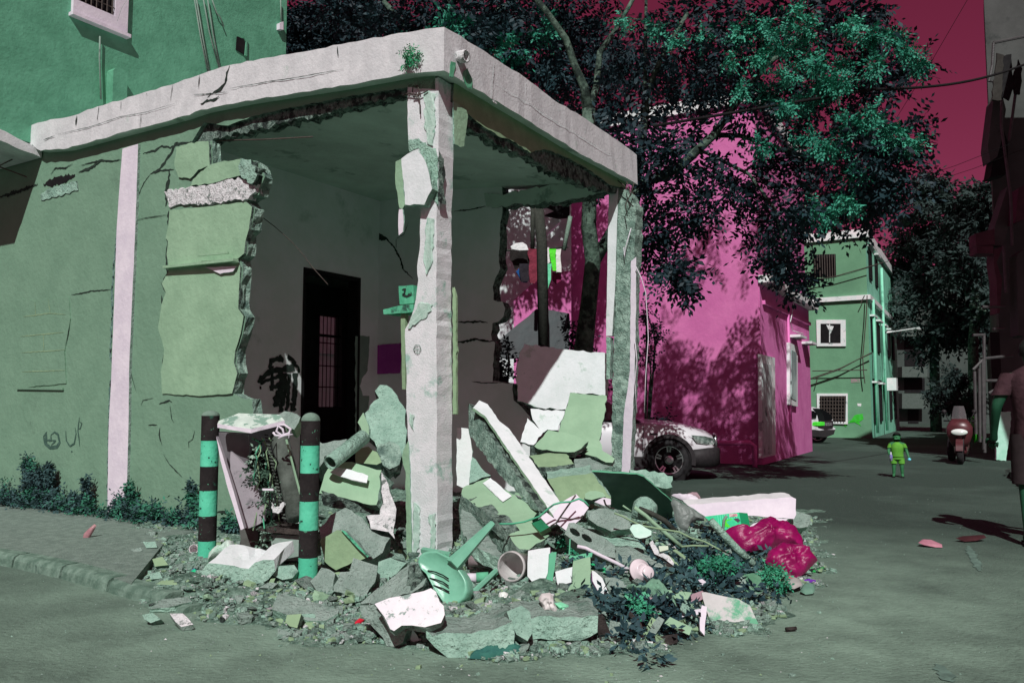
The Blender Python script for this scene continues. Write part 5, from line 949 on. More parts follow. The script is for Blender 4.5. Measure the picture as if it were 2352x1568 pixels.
def blob(lab, reg, pts, Y, bulge, mats, n=N0, cat='stone', name='stone', wr=.02, ws=6, res=26, seed=1, dz=0, two=True, group=None):
    px = P(reg, pts); n = Vector(n).normalized(); cu = sum(p[0] for p in px)/len(px); cv = sum(p[1] for p in px)/len(px); p0 = D(cu, cv, Y)
    poly = settle([hit(u, v, p0, n) for u, v in px], .01); ex = n.orthogonal().normalized(); ey = n.cross(ex); c = sum(poly, Vector())/len(poly)
    p2 = [((p-c).dot(ex), (p-c).dot(ey)) for p in poly]; dense = []
    for i in range(len(p2)):
        a, b = p2[i], p2[(i+1) % len(p2)]; k = max(2, int(math.hypot(b[0]-a[0], b[1]-a[1])/.025))
        for j in range(k): dense.append((a[0]+(b[0]-a[0])*j/k, a[1]+(b[1]-a[1])*j/k))
    N_ = len(dense); R_ = 9; vs = []; fs = []; sd = Vector((seed*3.3, seed*1.7, 0))
    def add_side(sg):
        base = len(vs)
        for r in range(R_+1):
            f = 1-r/R_
            for x, y in dense:
                q = Vector((x*f, y*f, 0)); hgt = bulge*sqrt(max(0, 1-f**2.4))
                w_ = (noise.noise(q*ws+sd)*.6+.9*(.35-abs(noise.noise(q*ws*1.9+sd)))+.3*(.3-abs(noise.noise(q*ws*4+sd))))*wr*min(1, (1-f)*4)
                vs.append(c+ex*q.x+ey*q.y+n*sg*(hgt*(1 if sg > 0 else .6)+w_))
        for r in range(R_):
            for k in range(N_):
                q = (base+r*N_+k, base+r*N_+(k+1) % N_, base+(r+1)*N_+(k+1) % N_, base+(r+1)*N_+k); fs.append(q if sg > 0 else q[::-1])
    add_side(1)
    if two: add_side(-1)
    o = mesh_obj(name, vs, fs, mats, None, None, True); return tag(o, lab, cat, group)
blob('rounded grey boulder in front of the dark green sheet', 'R4', [(1145,960),(1165,880),(1220,845),(1290,842),(1350,880),(1395,930),(1385,1010),(1330,1060),(1240,1050),(1140,1025)], 7.1, .09, COM, seed=2, wr=.03)
MAG = mat('magenta_plastic', (116,4,66), (138,8,80), (108,36,70), e=.72, s1=6, s3=3, bump=.35, bs=9, rough=.38, spec=.5, t3=.55, w3=.2, bd=.05)
blob('upper lobe of a crumpled magenta plastic sack beside the juice carton', 'R7', [(1055,570),(1180,558),(1280,560),(1370,490),(1480,440),(1560,490),(1650,490),(1740,560),(1800,640),(1812,730),(1700,705),(1560,700),(1480,760),(1400,745),(1260,782),(1130,680)], 7.5, .10, MAG, (.1,-.7,.7), 'sack', 'plastic_sack', wr=.085, ws=8, seed=3)
blob('lower lobe of a crumpled magenta plastic sack spilling onto the road', 'R7', [(1480,760),(1560,705),(1700,700),(1810,725),(1900,790),(1945,850),(1830,970),(1740,1032),(1640,1005),(1545,935),(1490,905),(1445,870),(1460,800)], 7.1, .09, MAG, (.1,-.75,.66), 'sack', 'plastic_sack', wr=.08, ws=9, seed=4)
GBG = mat('grey_film', (98,104,102), (116,122,120), e=.72, s1=4, bump=.5, bs=8, rough=.45, spec=.5, bd=.04)
blob('grey plastic bag hooked on the edge of the dark green sheet', 'R7', [(540,300),(560,265),(700,340),(860,440),(862,475),(790,470),(730,500),(690,580),(620,540),(580,470),(565,380)], 7.4, .06, GBG, (.2,-.9,.4), 'bag', 'plastic_bag', wr=.04, ws=9, seed=5)
GCL = mat('sage_cloth', (92,124,106), (112,144,126), e=.72, s1=4, bump=.5, bs=10, bd=.04)
blob('sage grey cloth draped below the pink plate', 'R6', [(1480,620),(1530,570),(1600,600),(1680,680),(1760,780),(1800,860),(1790,890),(1730,820),(1640,770),(1560,760),(1450,700),(1300,655),(1290,640),(1440,660)], 5.55, .05, GCL, (0,-.7,.7), 'cloth', 'cloth', wr=.05, ws=14, seed=6)
blob('crumpled pinkish white cloth in the front of the heap', 'R6', [(445,760),(480,710),(560,700),(590,740),(600,800),(640,860),(625,912),(570,890),(490,880),(480,820)], 5.5, .05, mat('pale_cloth', (190,178,180), (210,200,202), bump=.5, bs=14, e=.78), NFr, 'cloth', 'cloth', wr=.05, ws=22, seed=7)
blob('crumpled mint paper next to the pinkish white cloth', 'R6', [(600,800),(660,790),(740,820),(735,870),(680,890),(640,905),(640,850)], 5.5, .04, mat('mint_paper', (110,190,150), (150,214,180), bump=.5, bs=20, e=.76), NFr, 'paper', 'paper', wr=.04, ws=25, seed=8)
blob('crumpled whitish bag on top of the white topped block', 'R1', [(1415,745),(1425,690),(1480,635),(1540,632),(1570,650),(1590,640),(1570,590),(1595,600),(1605,650),(1570,700),(1500,705),(1440,730)], 6.85, .06, mat('mint_white_film', (160,186,172), (196,190,192), (110,190,150), s3=7, bump=.6, bs=16, e=.78, rough=.4), N0, 'bag', 'plastic_bag', wr=.05, ws=16, seed=9)
blob('small ball of crumpled white paper under the bucket', 'R6', [(62,740),(75,700),(120,690),(160,710),(172,750),(140,778),(90,770)], 5.7, .03, mat('white_paper', (206,206,204), (220,220,218), bump=.6, bs=40), NFr, 'paper', 'paper', wr=.03, ws=40, seed=10)
blob('pinkish white wrapper behind the white beam', 'R7', [(545,230),(640,240),(780,245),(830,300),(830,320),(720,315),(640,270)], 8.6, .04, PIL, NUp, 'wrapper', 'wrapper', wr=.03, ws=12, seed=11)
blob('faded pink crumple behind the white beam', 'R7', [(690,225),(740,212),(800,225),(828,268),(800,260),(700,240)], 8.9, .04, mat('pink_film', (140,112,122), (160,130,140)), NUp, 'wrapper', 'wrapper', wr=.02, seed=12)
blob('clear wrapper with a pink print under the magenta sack', 'R7', [(1590,1010),(1680,1000),(1780,1040),(1800,1090),(1720,1125),(1640,1110),(1600,1060)], 6.75, .02, mat('pale_wrapper', (130,128,126), (150,140,140), (190,20,80), s3=5, t3=.6, w3=.03, e=.72), NUp, 'wrapper', 'wrapper', wr=.02, seed=13)
blob('small purple strip of plastic under the magenta sack', 'R7', [(1790,1045),(1860,1035),(1930,1045),(1925,1062),(1840,1065),(1790,1060)], 6.9, .01, mat('purple_film', (96,40,140)), NUp, 'wrapper', 'wrapper', seed=14)
blob('mint plastic lid on the road by the magenta sack', 'R7', [(1780,1150),(1800,1090),(1860,1065),(1915,1090),(1922,1140),(1900,1170),(1830,1178)], 6.6, .02, mat('mint_lid', (84,112,100), (100,130,116)), NUp, 'lid', 'lid', wr=.004, seed=15)
blob('faded pink flip sole lying on the open road', 'R8', [(945,620),(970,598),(1030,600),(1105,630),(1108,652),(1060,650),(985,635)], 8.3, .012, mat('faded_pink', (150,96,112), (170,116,130)), NUp, 'sole', 'sole', wr=.01, seed=16)
blob('dark maroon rag lying on the open road', 'R8', [(1197,590),(1240,575),(1390,568),(1405,585),(1340,605),(1260,612)], 8.62, .012, mat('dark_maroon_rag', (50,22,26), (64,32,36)), NUp, 'rag', 'rag', wr=.012, seed=17)
m_ = MB(); m_.tube([G(*p, .02) for p in P('R8', [(52,1202),(120,1196)])], .012, 7); tag(m_.build('stick', DBR, None, True), 'short dark stick on the road below the pale board', 'stick')
m_ = MB(); q = [G(*p, .015) for p in P('R7', [(1875,950),(1905,890),(1950,885),(1990,925),(1970,945),(1900,955)])]; m_.tube(q+[q[0]], .014, 6); tag(m_.build('slipper_strap', mat('green_rubber', (40,140,70), bump=.1), None, True), 'green rubber ring beside the magenta sack', 'rubber ring')
# white beam on the right
chunk('white painted concrete beam lying behind the juice carton', 'R7', [(700,322),(1000,295),(1400,268),(1700,248),(1738,262),(1740,412),(1720,455),(1500,440),(1200,420),(870,432)], (.0,-.93,.35), ext=Vector((-.02,.16,.03)), Y=8.2, mats=[PIL, SLW], cat='beam', name='concrete_beam', rough=.005, seed=64)
chunk('thin pale strip under the white beam', 'R7', [(1270,545),(1330,500),(1480,445),(1660,455),(1640,475),(1500,490),(1300,560)], (0,-.75,.66), th=.03, Y=7.9, mats=[PIL, COG], cat='strip', name='strip', rough=.003, seed=65)
# juice carton
TEA = mat('teal_carton', (44,178,128), (56,192,142), e=.74, s1=30, bump=.05, rough=.5)
jc = empty('juice_carton', D(*P('R7', [(1100,540)])[0], 7.75), 'teal juice carton with a lime green fruit picture leaning on the white beam', 'carton')
JP = D(*P('R7', [(1100,490)])[0], 7.75); JN = Vector((-.25,-.95,.2)).normalized()
slab('box', [hit(u, v, JP, JN) for u, v in P('R7', [(862,432),(1193,392),(1222,545),(1065,562),(1000,552)])], -JN*.10+Vector((.08,0,0)), [TEA, mat('teal_carton_side', (24,140,92), e=.74, bump=.05)], jc, rough=0)
slab('fruit_picture', [hit(u, v, JP+JN*.004, JN) for u, v in P('R7', [(1040,500),(1060,462),(1120,452),(1165,475),(1190,500),(1160,520),(1110,545),(1060,530)])], -JN*.002, [mat('lime_print', (60,200,60), (110,190,50), s1=20, bump=0), TEA], jc, rough=.004, seg=.02, layers=1)
slab('berry_picture', [hit(u, v, JP+JN*.004, JN) for u, v in P('R7', [(1140,450),(1190,440),(1205,470),(1180,490),(1150,470)])], -JN*.002, [mat('plum_print', (70,60,80), (90,70,70), s1=20, bump=0), TEA], jc, rough=.004, seg=.02, layers=1)
slab('name_band', [hit(u, v, JP+JN*.004, JN) for u, v in P('R7', [(1098,408),(1175,402),(1178,430),(1102,436)])], -JN*.002, [mat('pink_print', (200,170,176), (170,110,120), s1=60, lo=.5, hi=.53, bump=0), TEA], jc, rough=0)
for k in range(9):
    x = 985+22*k; slab('carton_stripe', [hit(u, v, JP+JN*.003, JN) for u, v in P('R7', [(x,420-k*2.6),(x+7,419-k*2.6),(x+22,545),(x+15,546)])], -JN*.001, [mat('mint_stripe', (96,214,170), bump=0), TEA], jc, rough=0)
# hollow block with two real holes
kh = [(740,35),(790,30),(900,90),(1050,160),(1180,250),(1185,370),(1080,350),(1000,330),(830,240),(700,140)]
HBY = 6.55
hn_ = Vector((-.1,-.8,.6)).normalized(); hp0 = D(*P('R6', [(930,200)])[0], 6.25)
out_ = settle([hit(u, v, hp0, hn_) for u, v in P('R6', kh)]); hp_ = out_[0]; V_ = []; holes = []
for hx, hy in [(798,124),(912,180)]:
    dx_ = [(-50,-38),(-20,-42),(20,-22),(46,8),(50,34),(22,40),(-18,22),(-46,-6)]
    holes.append([hit(u, v, hp_, hn_) for u, v in P('R6', [(hx+a_, hy+b_) for a_, b_ in dx_])])
V_ = list(out_); no = len(V_); V_ += holes[0]+holes[1]; nb_ = len(V_); V_ += [p-hn_*.15 for p in V_]
h0 = list(range(no, no+8)); h1 = list(range(no+8, no+16))
# keyhole ring: outline corner 0 > first hole > back > second hole > back
ringk = [0]+[h0[0]]+h0[1:][::-1]+[h0[0]]+[0]+list(range(1, 3))+[2]
key = [0, h0[0]]+h0[1:][::-1]+[h0[0], 0, 1, 2, h1[2]]+[h1[(2-i) % 8] for i in range(1, 8)]+[h1[2], 2]+list(range(3, no))
tri = []
import mathutils.geometry as mg
ex_h = (out_[3]-out_[0]).normalized(); ey_h = hn_.cross(ex_h)
flat = [[Vector(((p-hp_).dot(ex_h), (p-hp_).dot(ey_h), 0)) for p in out_]]+[[Vector(((p-hp_).dot(ex_h), (p-hp_).dot(ey_h), 0)) for p in h] for h in holes]
tri = [tuple(t) for t in mg.tessellate_polygon(flat)]
fs_ = tri+[tuple(i+nb_ for i in range(no))]+[(i, (i+1) % no, (i+1) % no+nb_, i+nb_) for i in range(no)]
for h in (h0, h1): fs_ += [(h[i], h[(i+1) % 8], h[(i+1) % 8]+nb_, h[i]+nb_) for i in range(8)]
tag(mesh_obj('hollow_block', V_, fs_, [COG]), 'grey hollow concrete block with two oval holes', 'concrete block')
chunk('wide grey slab the hollow block lies on', 'R6', [(1180,270),(1330,260),(1500,350),(1650,440),(1640,480),(1560,470),(1380,420),(1200,400),(1180,380)], NUp, th=.08, Y=6.3, mats=[COG, CON], seed=67)
chunk('mint grey slab behind the hollow block', 'R6', [(820,60),(1100,120),(1400,190),(1480,290),(1300,250),(1180,250),(1000,130)], NUp, th=.08, Y=6.9, mats=[COM, CON], seed=68)
chunk('large mint slab fragment under the clear film', 'R4', [(720,960),(900,940),(1100,1010),(1150,1130),(950,1160),(820,1110),(730,1040)], N0, th=.1, Y=6.9, mats=[COG, COM], seed=69)
chunk('white tile corner standing at the foot of the leaning post', 'R4', [(390,1000),(480,880),(615,805),(735,935),(660,1040),(520,1155),(430,1090)], (-.1,-.85,.5), th=.03, Y=6.8, mats=[PIL, COG], cat='tile', name='tile', rough=.003, seed=70)
chunk('white trim piece at the lower end of the leaning post', 'R4', [(272,1030),(330,980),(430,1055),(420,1095),(350,1115)], (-.1,-.75,.6), th=.04, Y=6.75, mats=[PIL, COG], cat='tile', name='tile', rough=.003, seed=71)
chunk('deep green open box end beside the white tile corner', 'R4', [(185,1080),(270,1040),(360,1120),(270,1170)], (-.2,-.8,.5), th=.08, Y=6.6, mats=[mat('deep_green_card', (28,96,66), (40,110,80)), WGD], cat='box', name='box', rough=.002, seed=72)
chunk('white scrap lying on the green slab', 'R4', [(790,880),(870,838),(945,850),(945,905),(880,915)], NUp, th=.03, Y=7.6, mats=[PIL, COG], cat='tile', name='tile', rough=.003, seed=73)
# tiles, boards
MGE = mat('magenta_edge', (150,80,140), (170,100,160), bump=.1); GSH = mat('sea_green_board', (84,150,120), (98,164,134), e=.72, s1=3, bump=.2); DGS = mat('strong_green_board', (34,142,92), (44,154,104), e=.72, bump=.15)
chunk('bright white tile with a magenta edge standing on the heap', 'R6', [(350,300),(450,280),(560,268),(556,400),(548,490),(500,602),(400,610),(343,545),(345,420)], (-.2,-.93,.3), th=.03, Y=5.95, mats=[WHT, MGE], cat='tile', name='tile', rough=.003, seed=74)
chunk('sea green strip standing right of the bright white tile', 'R6', [(555,330),(575,315),(622,312),(582,610),(510,626),(545,500)], (.2,-.93,.3), th=.02, Y=5.9, mats=[GSH, GSH], cat='strip', name='strip', rough=.002, seed=75)
chunk('second white tile with a broken corner and magenta edge', 'R6', [(610,500),(700,475),(778,455),(775,600),(700,620),(640,720),(660,690),(625,600)], (-.1,-.93,.35), th=.03, Y=5.75, mats=[WHT, MGE], cat='tile', name='tile', rough=.005, seed=76)
chunk('grey green board standing in the middle of the heap', 'R6', [(780,400),(860,375),(945,358),(950,500),(945,650),(840,710),(710,757),(690,745),(770,600)], (.05,-.93,.35), th=.03, Y=5.65, mats=[WGL, COM], cat='board', name='board', rough=.003, seed=77)
chunk('narrow white strip with a magenta edge leaning right of the board', 'R6', [(960,490),(990,500),(1060,560),(1095,640),(1145,795),(1110,800),(1040,720),(968,590)], (.1,-.9,.4), th=.03, Y=5.6, mats=[WHT, MGE], cat='strip', name='strip', rough=.004, seed=78)
chunk('strong green panel piece above the narrow strip', 'R6', [(932,418),(975,400),(1090,468),(1122,552),(1050,556)], (.1,-.75,.65), th=.01, Y=5.9, mats=[DGS, DGS], cat='panel', name='panel', rough=.002, seed=79)
chunk('sea green perforated panel behind the board', 'R6', [(735,470),(745,340),(800,350),(870,330),(968,318),(960,360),(860,372),(780,395),(778,450)], (0,-.85,.5), th=.015, Y=6.05, mats=[GSH, GSH], cat='panel', name='panel', rough=.002, seed=80)
chunk('thin sea green slat standing upright in the heap', 'R6', [(738,340),(745,190),(757,185),(752,340)], NFr, th=.01, Y=6.05, mats=[GSH, GSH], cat='slat', name='slat', rough=.001, seed=81)
chunk('grey scrap slab right of the narrow strip', 'R6', [(1080,560),(1180,555),(1260,600),(1275,645),(1200,700),(1150,720),(1095,640)], (0,-.7,.7), th=.04, Y=5.6, mats=[COG, COM], seed=82)
chunk('white broken tile with mint shade on top of the right heap', 'R6', [(1320,90),(1350,50),(1420,45),(1530,110),(1530,150),(1480,175),(1420,185),(1370,170)], (0,-.8,.6), th=.03, Y=6.5, mats=[mat('mint_white_tile', (168,196,184), (190,206,200), bump=.2), COM], cat='tile', name='tile', rough=.004, seed=83)
chunk('splintered white board with a dark edge on the right heap', 'R6', [(1510,230),(1540,200),(1600,300),(1700,350),(1772,448),(1740,440),(1640,370),(1560,330)], (0,-.75,.65), th=.025, Y=6.3, mats=[RWH, DBR], cat='board', name='board', rough=.006, seed=84)
chunk('short white stick like offcut on the right heap', 'R6', [(1600,255),(1690,252),(1692,290),(1610,310)], (0,-.75,.65), th=.02, Y=6.3, mats=[mat('cream_wood', (180,186,170)), WOOD], cat='board', name='board', rough=.002, seed=85)
chunk('pale grey board lying low in the right leaf pile', 'R7', [(425,1018),(520,1040),(640,1120),(700,1220),(640,1180),(520,1110)], NUp, th=.02, Y=5.9, mats=[COG, COM], cat='board', name='board', rough=.003, seed=86)
chunk('dark maroon grey board between the leaves at the front', 'R7', [(560,1100),(640,1130),(700,1230),(800,1320),(760,1370),(660,1270)], NUp, th=.02, Y=5.7, mats=[mat('mauve_board', (112,112,108), (128,126,124)), COG], cat='board', name='board', rough=.003, seed=87)
CMB = mat('red_ribbed_plastic', (150,60,80), (176,110,120), bump=.2)
rc = chunk('red ribbed plastic strip at the front of the heap', 'R6', [(745,765),(985,752),(1002,822),(870,825),(745,825)], (0,-.85,.5), th=.02, Y=5.45, mats=[CMB, CMB], cat='strip', name='ribbed_strip', rough=0, seed=88, layers=1)
# plate
pl_c = D(*P('R6', [(1430,490)])[0], 5.72); an = Vector((.35,-.85,.38)).normalized(); m_ = MB(); PNK = mat('pinkish_ceramic', (206,188,196), (214,198,206), bump=0, rough=.25, spec=.5, e=.78)
m_.lathe(pl_c, an, [(.0005,.028),(.034,.028),(.038,.032),(.045,.03),(.052,.012),(.078,-.004),(.083,-.01),(.076,-.01),(.05,.003),(.0005,.01)], 28); tag(m_.build('plate', [PNK], None, True), 'pinkish white ceramic plate standing on edge in the leaves', 'plate')
m_ = MB(); m_.lathe(pl_c+an*.02+Vector((.03,0,-.02)), an, [(.0005,.03),(.038,.03),(.042,.026),(.042,.0)], 24); tag(m_.build('saucer', [PNK], None, True), 'small pinkish saucer lying over the standing plate', 'saucer')
# bucket
bc = D(*P('R6', [(185,450)])[0], 6.05); ax = Vector((-.42,-.88,.12)).normalized(); m_ = MB(); BKT = mat('dusty_white_plastic', (166,158,160), (184,176,178), (130,128,128), s3=5, rough=.4, spec=.4, e=.74, bump=.1)
m_.lathe(bc, -ax, [(.098,0),(.108,0),(.11,.02),(.10,.03),(.085,.22),(.0005,.22)], 32); m_.lathe(bc, -ax, [(.098,0),(.095,.02),(.08,.21),(.0005,.21)], 32)
tag(m_.build('plastic_bucket', [BKT], None, True), 'dusty white plastic bucket lying on its side with its mouth open', 'bucket')
# plastic chair, overturned
CHM = mat('turquoise_plastic', (104,158,136), (116,170,148), (130,150,144), e=.74, s1=5, s3=4, rough=.32, spec=.5, bump=.1, bs=40, t3=.62)
ch = empty('plastic_chair', D(1010, 1385, 5.6), 'overturned turquoise plastic chair with a slotted round back at the foot of the column', 'chair')
CPn = Vector((-.35,-.9,.25)).normalized(); CPp = D(*P('R5', [(1500,570)])[0], 5.62)
outl = P('R5', [(1250,405),(1265,350),(1300,315),(1360,300),(1430,300),(1520,345),(1580,370),(1620,420),(1640,470),(1690,540),(1720,600),(1728,690),(1700,760),(1640,810),(1570,832),(1500,805),(1440,720),(1380,620),(1330,520),(1275,470)])
w3 = [hit(u, v, CPp, CPn) for u, v in outl]; cc = sum(w3, Vector())/len(w3)
# dished seat: rings
dn = []
for i in range(len(w3)):
    a, b = w3[i], w3[(i+1) % len(w3)]; 
    for j in range(3): dn.append(a.lerp(b, j/3))
vs = []; fs = []; N_ = len(dn)
for f, h in [(1.0,-.10),(1.02,-.05),(1.0,-.01),(.95,.006),(.88,0),(.7,-.012),(.45,-.02),(.2,-.022)]:
    vs += [cc+(p-cc)*f+CPn*h for p in dn]
for r in range(7):
    for k in range(N_): fs.append((r*N_+k, r*N_+(k+1)%N_, (r+1)*N_+(k+1)%N_, (r+1)*N_+k))
fs.append(tuple(range(7*N_, 8*N_)))
seat = mesh_obj('seat', vs, fs, CHM, None, ch, True)
for pts in [[(1352,490),(1430,505),(1500,535),(1555,572)],[(1352,560),(1430,575),(1500,600),(1555,640)],[(1365,628),(1430,638),(1500,662),(1560,695)]]:
    strip('slot', [hit(u, v, CPp-CPn*.006, CPn) for u, v in P('R5', pts)], .009, CPn, BLK, ch, off=.008, taper=False, jit=.1)
def leg(pts, wa, wb, name='leg', Ys=(6.0,6.0)):
    a = D(*P('R5', [pts[0]])[0], Ys[0]); b = D(*P('R5', [pts[1]])[0], Ys[1]); d = (b-a).normalized(); x = d.cross(Vector((0,1,0))).normalized(); y = d.cross(x)
    m_ = MB(); sec = [(-1,.3),(-.55,-.5),(.55,-.5),(1,.3),(.8,.35),(.45,-.2),(-.45,-.2),(-.8,.35)]
    n_ = 8; va = []
    for i in range(7):
        f = i/6; w_ = wa+(wb-wa)*f; va += [a.lerp(b, f)+x*sx*w_/2-y*sy*w_*.6 for sx, sy in sec]
    fs_ = [(r*n_+k, r*n_+(k+1)%n_, (r+1)*n_+(k+1)%n_, (r+1)*n_+k) for r in range(6) for k in range(n_)]+[tuple(range(6*n_,7*n_)), tuple(range(n_))[::-1]]
    m_.add(va, fs_); m_.build(name, CHM, ch, False)
leg([(1590,440),(1975,35)], .11, .045, Ys=(5.60,5.8)); leg([(1725,760),(2005,490)], .04, .035, Ys=(5.62,5.95)); leg([(1560,350),(1300,300)], .05, .05, Ys=(5.66,6.0))
m_ = MB(); m_.tube([D(*p, 6.6) for p in P('R5', [(1740,385),(1900,385)])], .055, 12); m_.tube([D(*p, 6.58) for p in P('R5', [(1880,385),(1915,385)])], .062, 12); tag(m_.build('pipe_offcut', mat('mauve_pipe', (120,104,108), (136,120,124), rough=.5), None, True), 'short mauve pipe offcut behind the turquoise chair leg', 'pipe')
m_ = MB(); m_.tube([D(*p, 6.4) for p in P('R5', [(1725,560),(1815,560)])], .035, 10, 0); m_.tube([D(*p, 6.4) for p in P('R5', [(1816,555),(1930,548)])], .036, 10, 1); tag(m_.build('plastic_bottle', [PIL, GSH], None, True), 'small bottle half white half green behind the chair', 'bottle')
for pts, lab, Y_, w_, m2 in [([(1720,760),(2010,480)],'sea green slat lying beside the second chair leg',6.05,.035,GSH),([(1650,840),(2050,560)],'grey slat under the chair leg and the bucket',6.1,.03,WOOD)]:
    a, b = [D(*p, Y_+.1*k) for k, p in enumerate(P('R5', pts))]; m_ = MB(); m_.bar(a-Vector((0,-.05,.03)), b-Vector((0,-.05,.03)), w_, .015); tag(m_.build('slat', m2), lab, 'slat')
# long trims, poles, branches
def stick(lab, reg, pts, r, Y=None, mt=WOOD, name='stick', cat='stick', dz=.06, n=6):
    ps = [(D(u, v, Y) if Y else Mp(u, v, dz)+Vector((0,0,.0))) for u, v in P(reg, pts)]; m_ = MB(); m_.tube(ps, r, n); return tag(m_.build(name, mt, None, True), lab, cat)
stick('long whitish trim strip running down across the heap', 'R6', [(820,258),(900,275),(1050,350),(1200,420),(1335,495)], .014, 6.1, PIL, 'trim_strip', 'trim')
stick('pale mint pole lying across the top of the right heap', 'R7', [(190,345),(300,425),(380,500),(500,600),(640,720)], .018, 6.9, WGL, 'pole', 'pole')
stick('brown stick beside the pale mint pole', 'R7', [(235,355),(350,400),(480,470),(580,570)], .022, 6.95, DWD)
stick('long thin green vine trailing over the right heap', 'R7', [(0,400),(80,430),(150,470),(260,520),(400,545),(620,580),(740,640),(860,670),(990,740),(1110,790)], .008, 6.7, WGD, 'vine', 'vine')
stick('grey hollow rail sticking out at the right of the leaf pile', 'R7', [(920,470),(1030,590),(1150,720),(1330,890)], .03, 6.6, COM, 'rail', 'rail', n=8)
stick('curved thin branch standing before the juice carton', 'R7', [(1075,425),(1048,470),(1038,560),(1055,600),(1075,690)], .012, 6.8, WOOD, 'branch', 'branch')
stick('thin branch arching under the magenta sack', 'R7', [(640,720),(760,710),(900,715)], .008, 6.3, WGD, 'branch', 'branch')
stick('twisted green wire running from the chair leg over the post', 'R4', [(-120,1090),(0,1090),(120,1070),(260,1020),(340,950),(400,905),(470,885),(560,880),(640,850),(700,880),(735,920)], .008, 6.6, GT, 'wire', 'wire')
stick('dark thin wire bowed over the white tile corner', 'R4', [(370,1110),(420,1080),(460,1030),(560,1045),(640,1040),(680,1010)], .006, 6.6, MET, 'wire', 'wire')
stick('thin grey rod crossing the white tile corner', 'R4', [(420,1085),(520,940),(610,815)], .007, 6.65, MET, 'rod', 'rod')
stick('thin stick leaning out of the heap before the dark sheet', 'R4', [(1060,915),(1140,970)], .008, 7.0, WGL)
stick('thin twig on the asphalt at the lower left of the debris', 'R1', [(1945,1316),(2000,1285),(2075,1265)], .008, None, WOOD, dz=.0)
stick('dark twig curl sticking up from the green slab', 'R4', [(880,858),(895,905),(930,935),(980,945)], .008, 7.2, DBR)
blob('tiny red plastic piece at the front left of the white faced block', 'R5', [(628,1025),(650,990),(700,950),(745,960),(700,1000),(650,1035)], 5.5, .015, mat('red_plastic', (190,30,50), rough=.3, spec=.5, bump=0), NUp, 'plastic piece', 'plastic_piece', wr=.004, seed=30)
blob('dark teal crumpled net at the foot of the front slab', 'R5', [(1750,1330),(1760,1290),(1850,1270),(1960,1230),(2060,1220),(2180,1185),(2260,1230),(2250,1275),(2100,1300),(1950,1340)], 4.72, .03, mat('teal_net', (40,84,80), (60,110,98), bump=.6, bs=20), NUp, 'net', 'net', wr=.03, ws=18, seed=31)
blob('crumpled brown wrapper on the gravel at the left', 'R1', [(1222,1060),(1260,1038),(1300,1045),(1345,1050),(1300,1068),(1250,1072)], 5.9, .015, mat('red_white_wrapper', (180,160,150), (130,50,50), s1=12, lo=.5, hi=.55), NUp, 'wrapper', 'wrapper', wr=.01, seed=32)
blob('shiny teal and blue wrapper at the foot of the left bollard', 'R1', [(1295,820),(1320,795),(1350,800),(1360,820),(1330,835)], 6.75, .02, mat('teal_blue_wrapper', (40,170,120), (50,40,170), s1=16, lo=.48, hi=.54, rough=.3), NUp, 'wrapper', 'wrapper', wr=.02, ws=20, seed=33)
blob('pink printed bottle leaning in the weeds at the wall', 'R1', [(565,585),(575,545),(610,510),(645,480),(660,490),(640,530),(605,590),(585,598)], 8.3, .03, mat('pink_bottle', (140,96,104), (170,130,134), (90,110,100), s3=9, rough=.3), NFr, 'bottle', 'plastic_bottle', wr=.005, seed=34)
m_ = MB(); m_.lathe(D(*P('R1', [(1325,650)])[0], 7.3), Vector((.3,-.8,.3)), [(.0005,-.09),(.03,-.09),(.04,0),(.036,0),(.028,-.08)], 16); tag(m_.build('plastic_cup', [PNK], None, True), 'small pinkish plastic cup lying beside the left bollard', 'cup')
# ---- bollards ----
BT = mat('turquoise_bollard_paint', (74,170,140), (92,186,156), (60,140,112), e=.74, s1=6, s3=3, bump=.3, bs=40, t3=.62, speck=(26,.66,(34,62,52)))
BD = mat('dark_bollard_paint', (30,26,27), (42,37,38), (40,72,60), e=.74, s1=10, s3=7, bump=.3, bs=40, t3=.57, w3=.05, speck=(34,.67,(70,120,98)))
BC = mat('dusty_cap', (92,110,100), (112,130,120), (60,84,74), s1=6, bump=.5)
def bollard(ub, vb, bands, r_px, cap_v, lab, alt):
    g = G(ub, vb); Y_ = g.y; em = empty('bollard', g, lab, 'bollard', 'striped bollards in front of the ruin')
    rr = r_px*Y_/F; zz = [D(ub, v, Y_).z for v in bands]
    for i in range(len(bands)-1):
        m_ = MB(); m_.lathe(Vector((g.x, g.y, 0)), Z, [(rr, zz[i]),(rr, zz[i+1])] if i else [(rr,zz[0]-.0),(rr,zz[1])], 28)
        m_.build('dark_band' if (i % 2 == alt) else 'turquoise_band', [BD if (i % 2 == alt) else BT], em, True)
    zt = zz[-1]; zc_ = D(ub, cap_v, Y_).z; m_ = MB(); m_.lathe(Vector((g.x, g.y, 0)), Z, [(rr, zt)]+[(rr*cos(a), zt+(zc_-zt)*sin(a)) for a in [x*pi/2/8 for x in range(1, 9)]], 28); m_.build('cap', [BC if alt else BD], em, True)
def v1(y): return P('R1', [(0, y)])[0][1]
def v2(y): return P('R2', [(0, y)])[0][1]
bollard(474, 1309, [1312, v1(592), v1(422), v1(250), v1(85), v2(490), v2(252)], 19.8, v2(202), 'striped turquoise and black bollard with a grey cap by the left of the cabinet', 1)
bollard(706.5, 1356, [1360, v1(705), v1(518), v1(322), v1(130), v2(536), v2(300)], 21.5, v2(222), 'striped turquoise and black bollard with a dark cap at the right of the cabinet', 1)
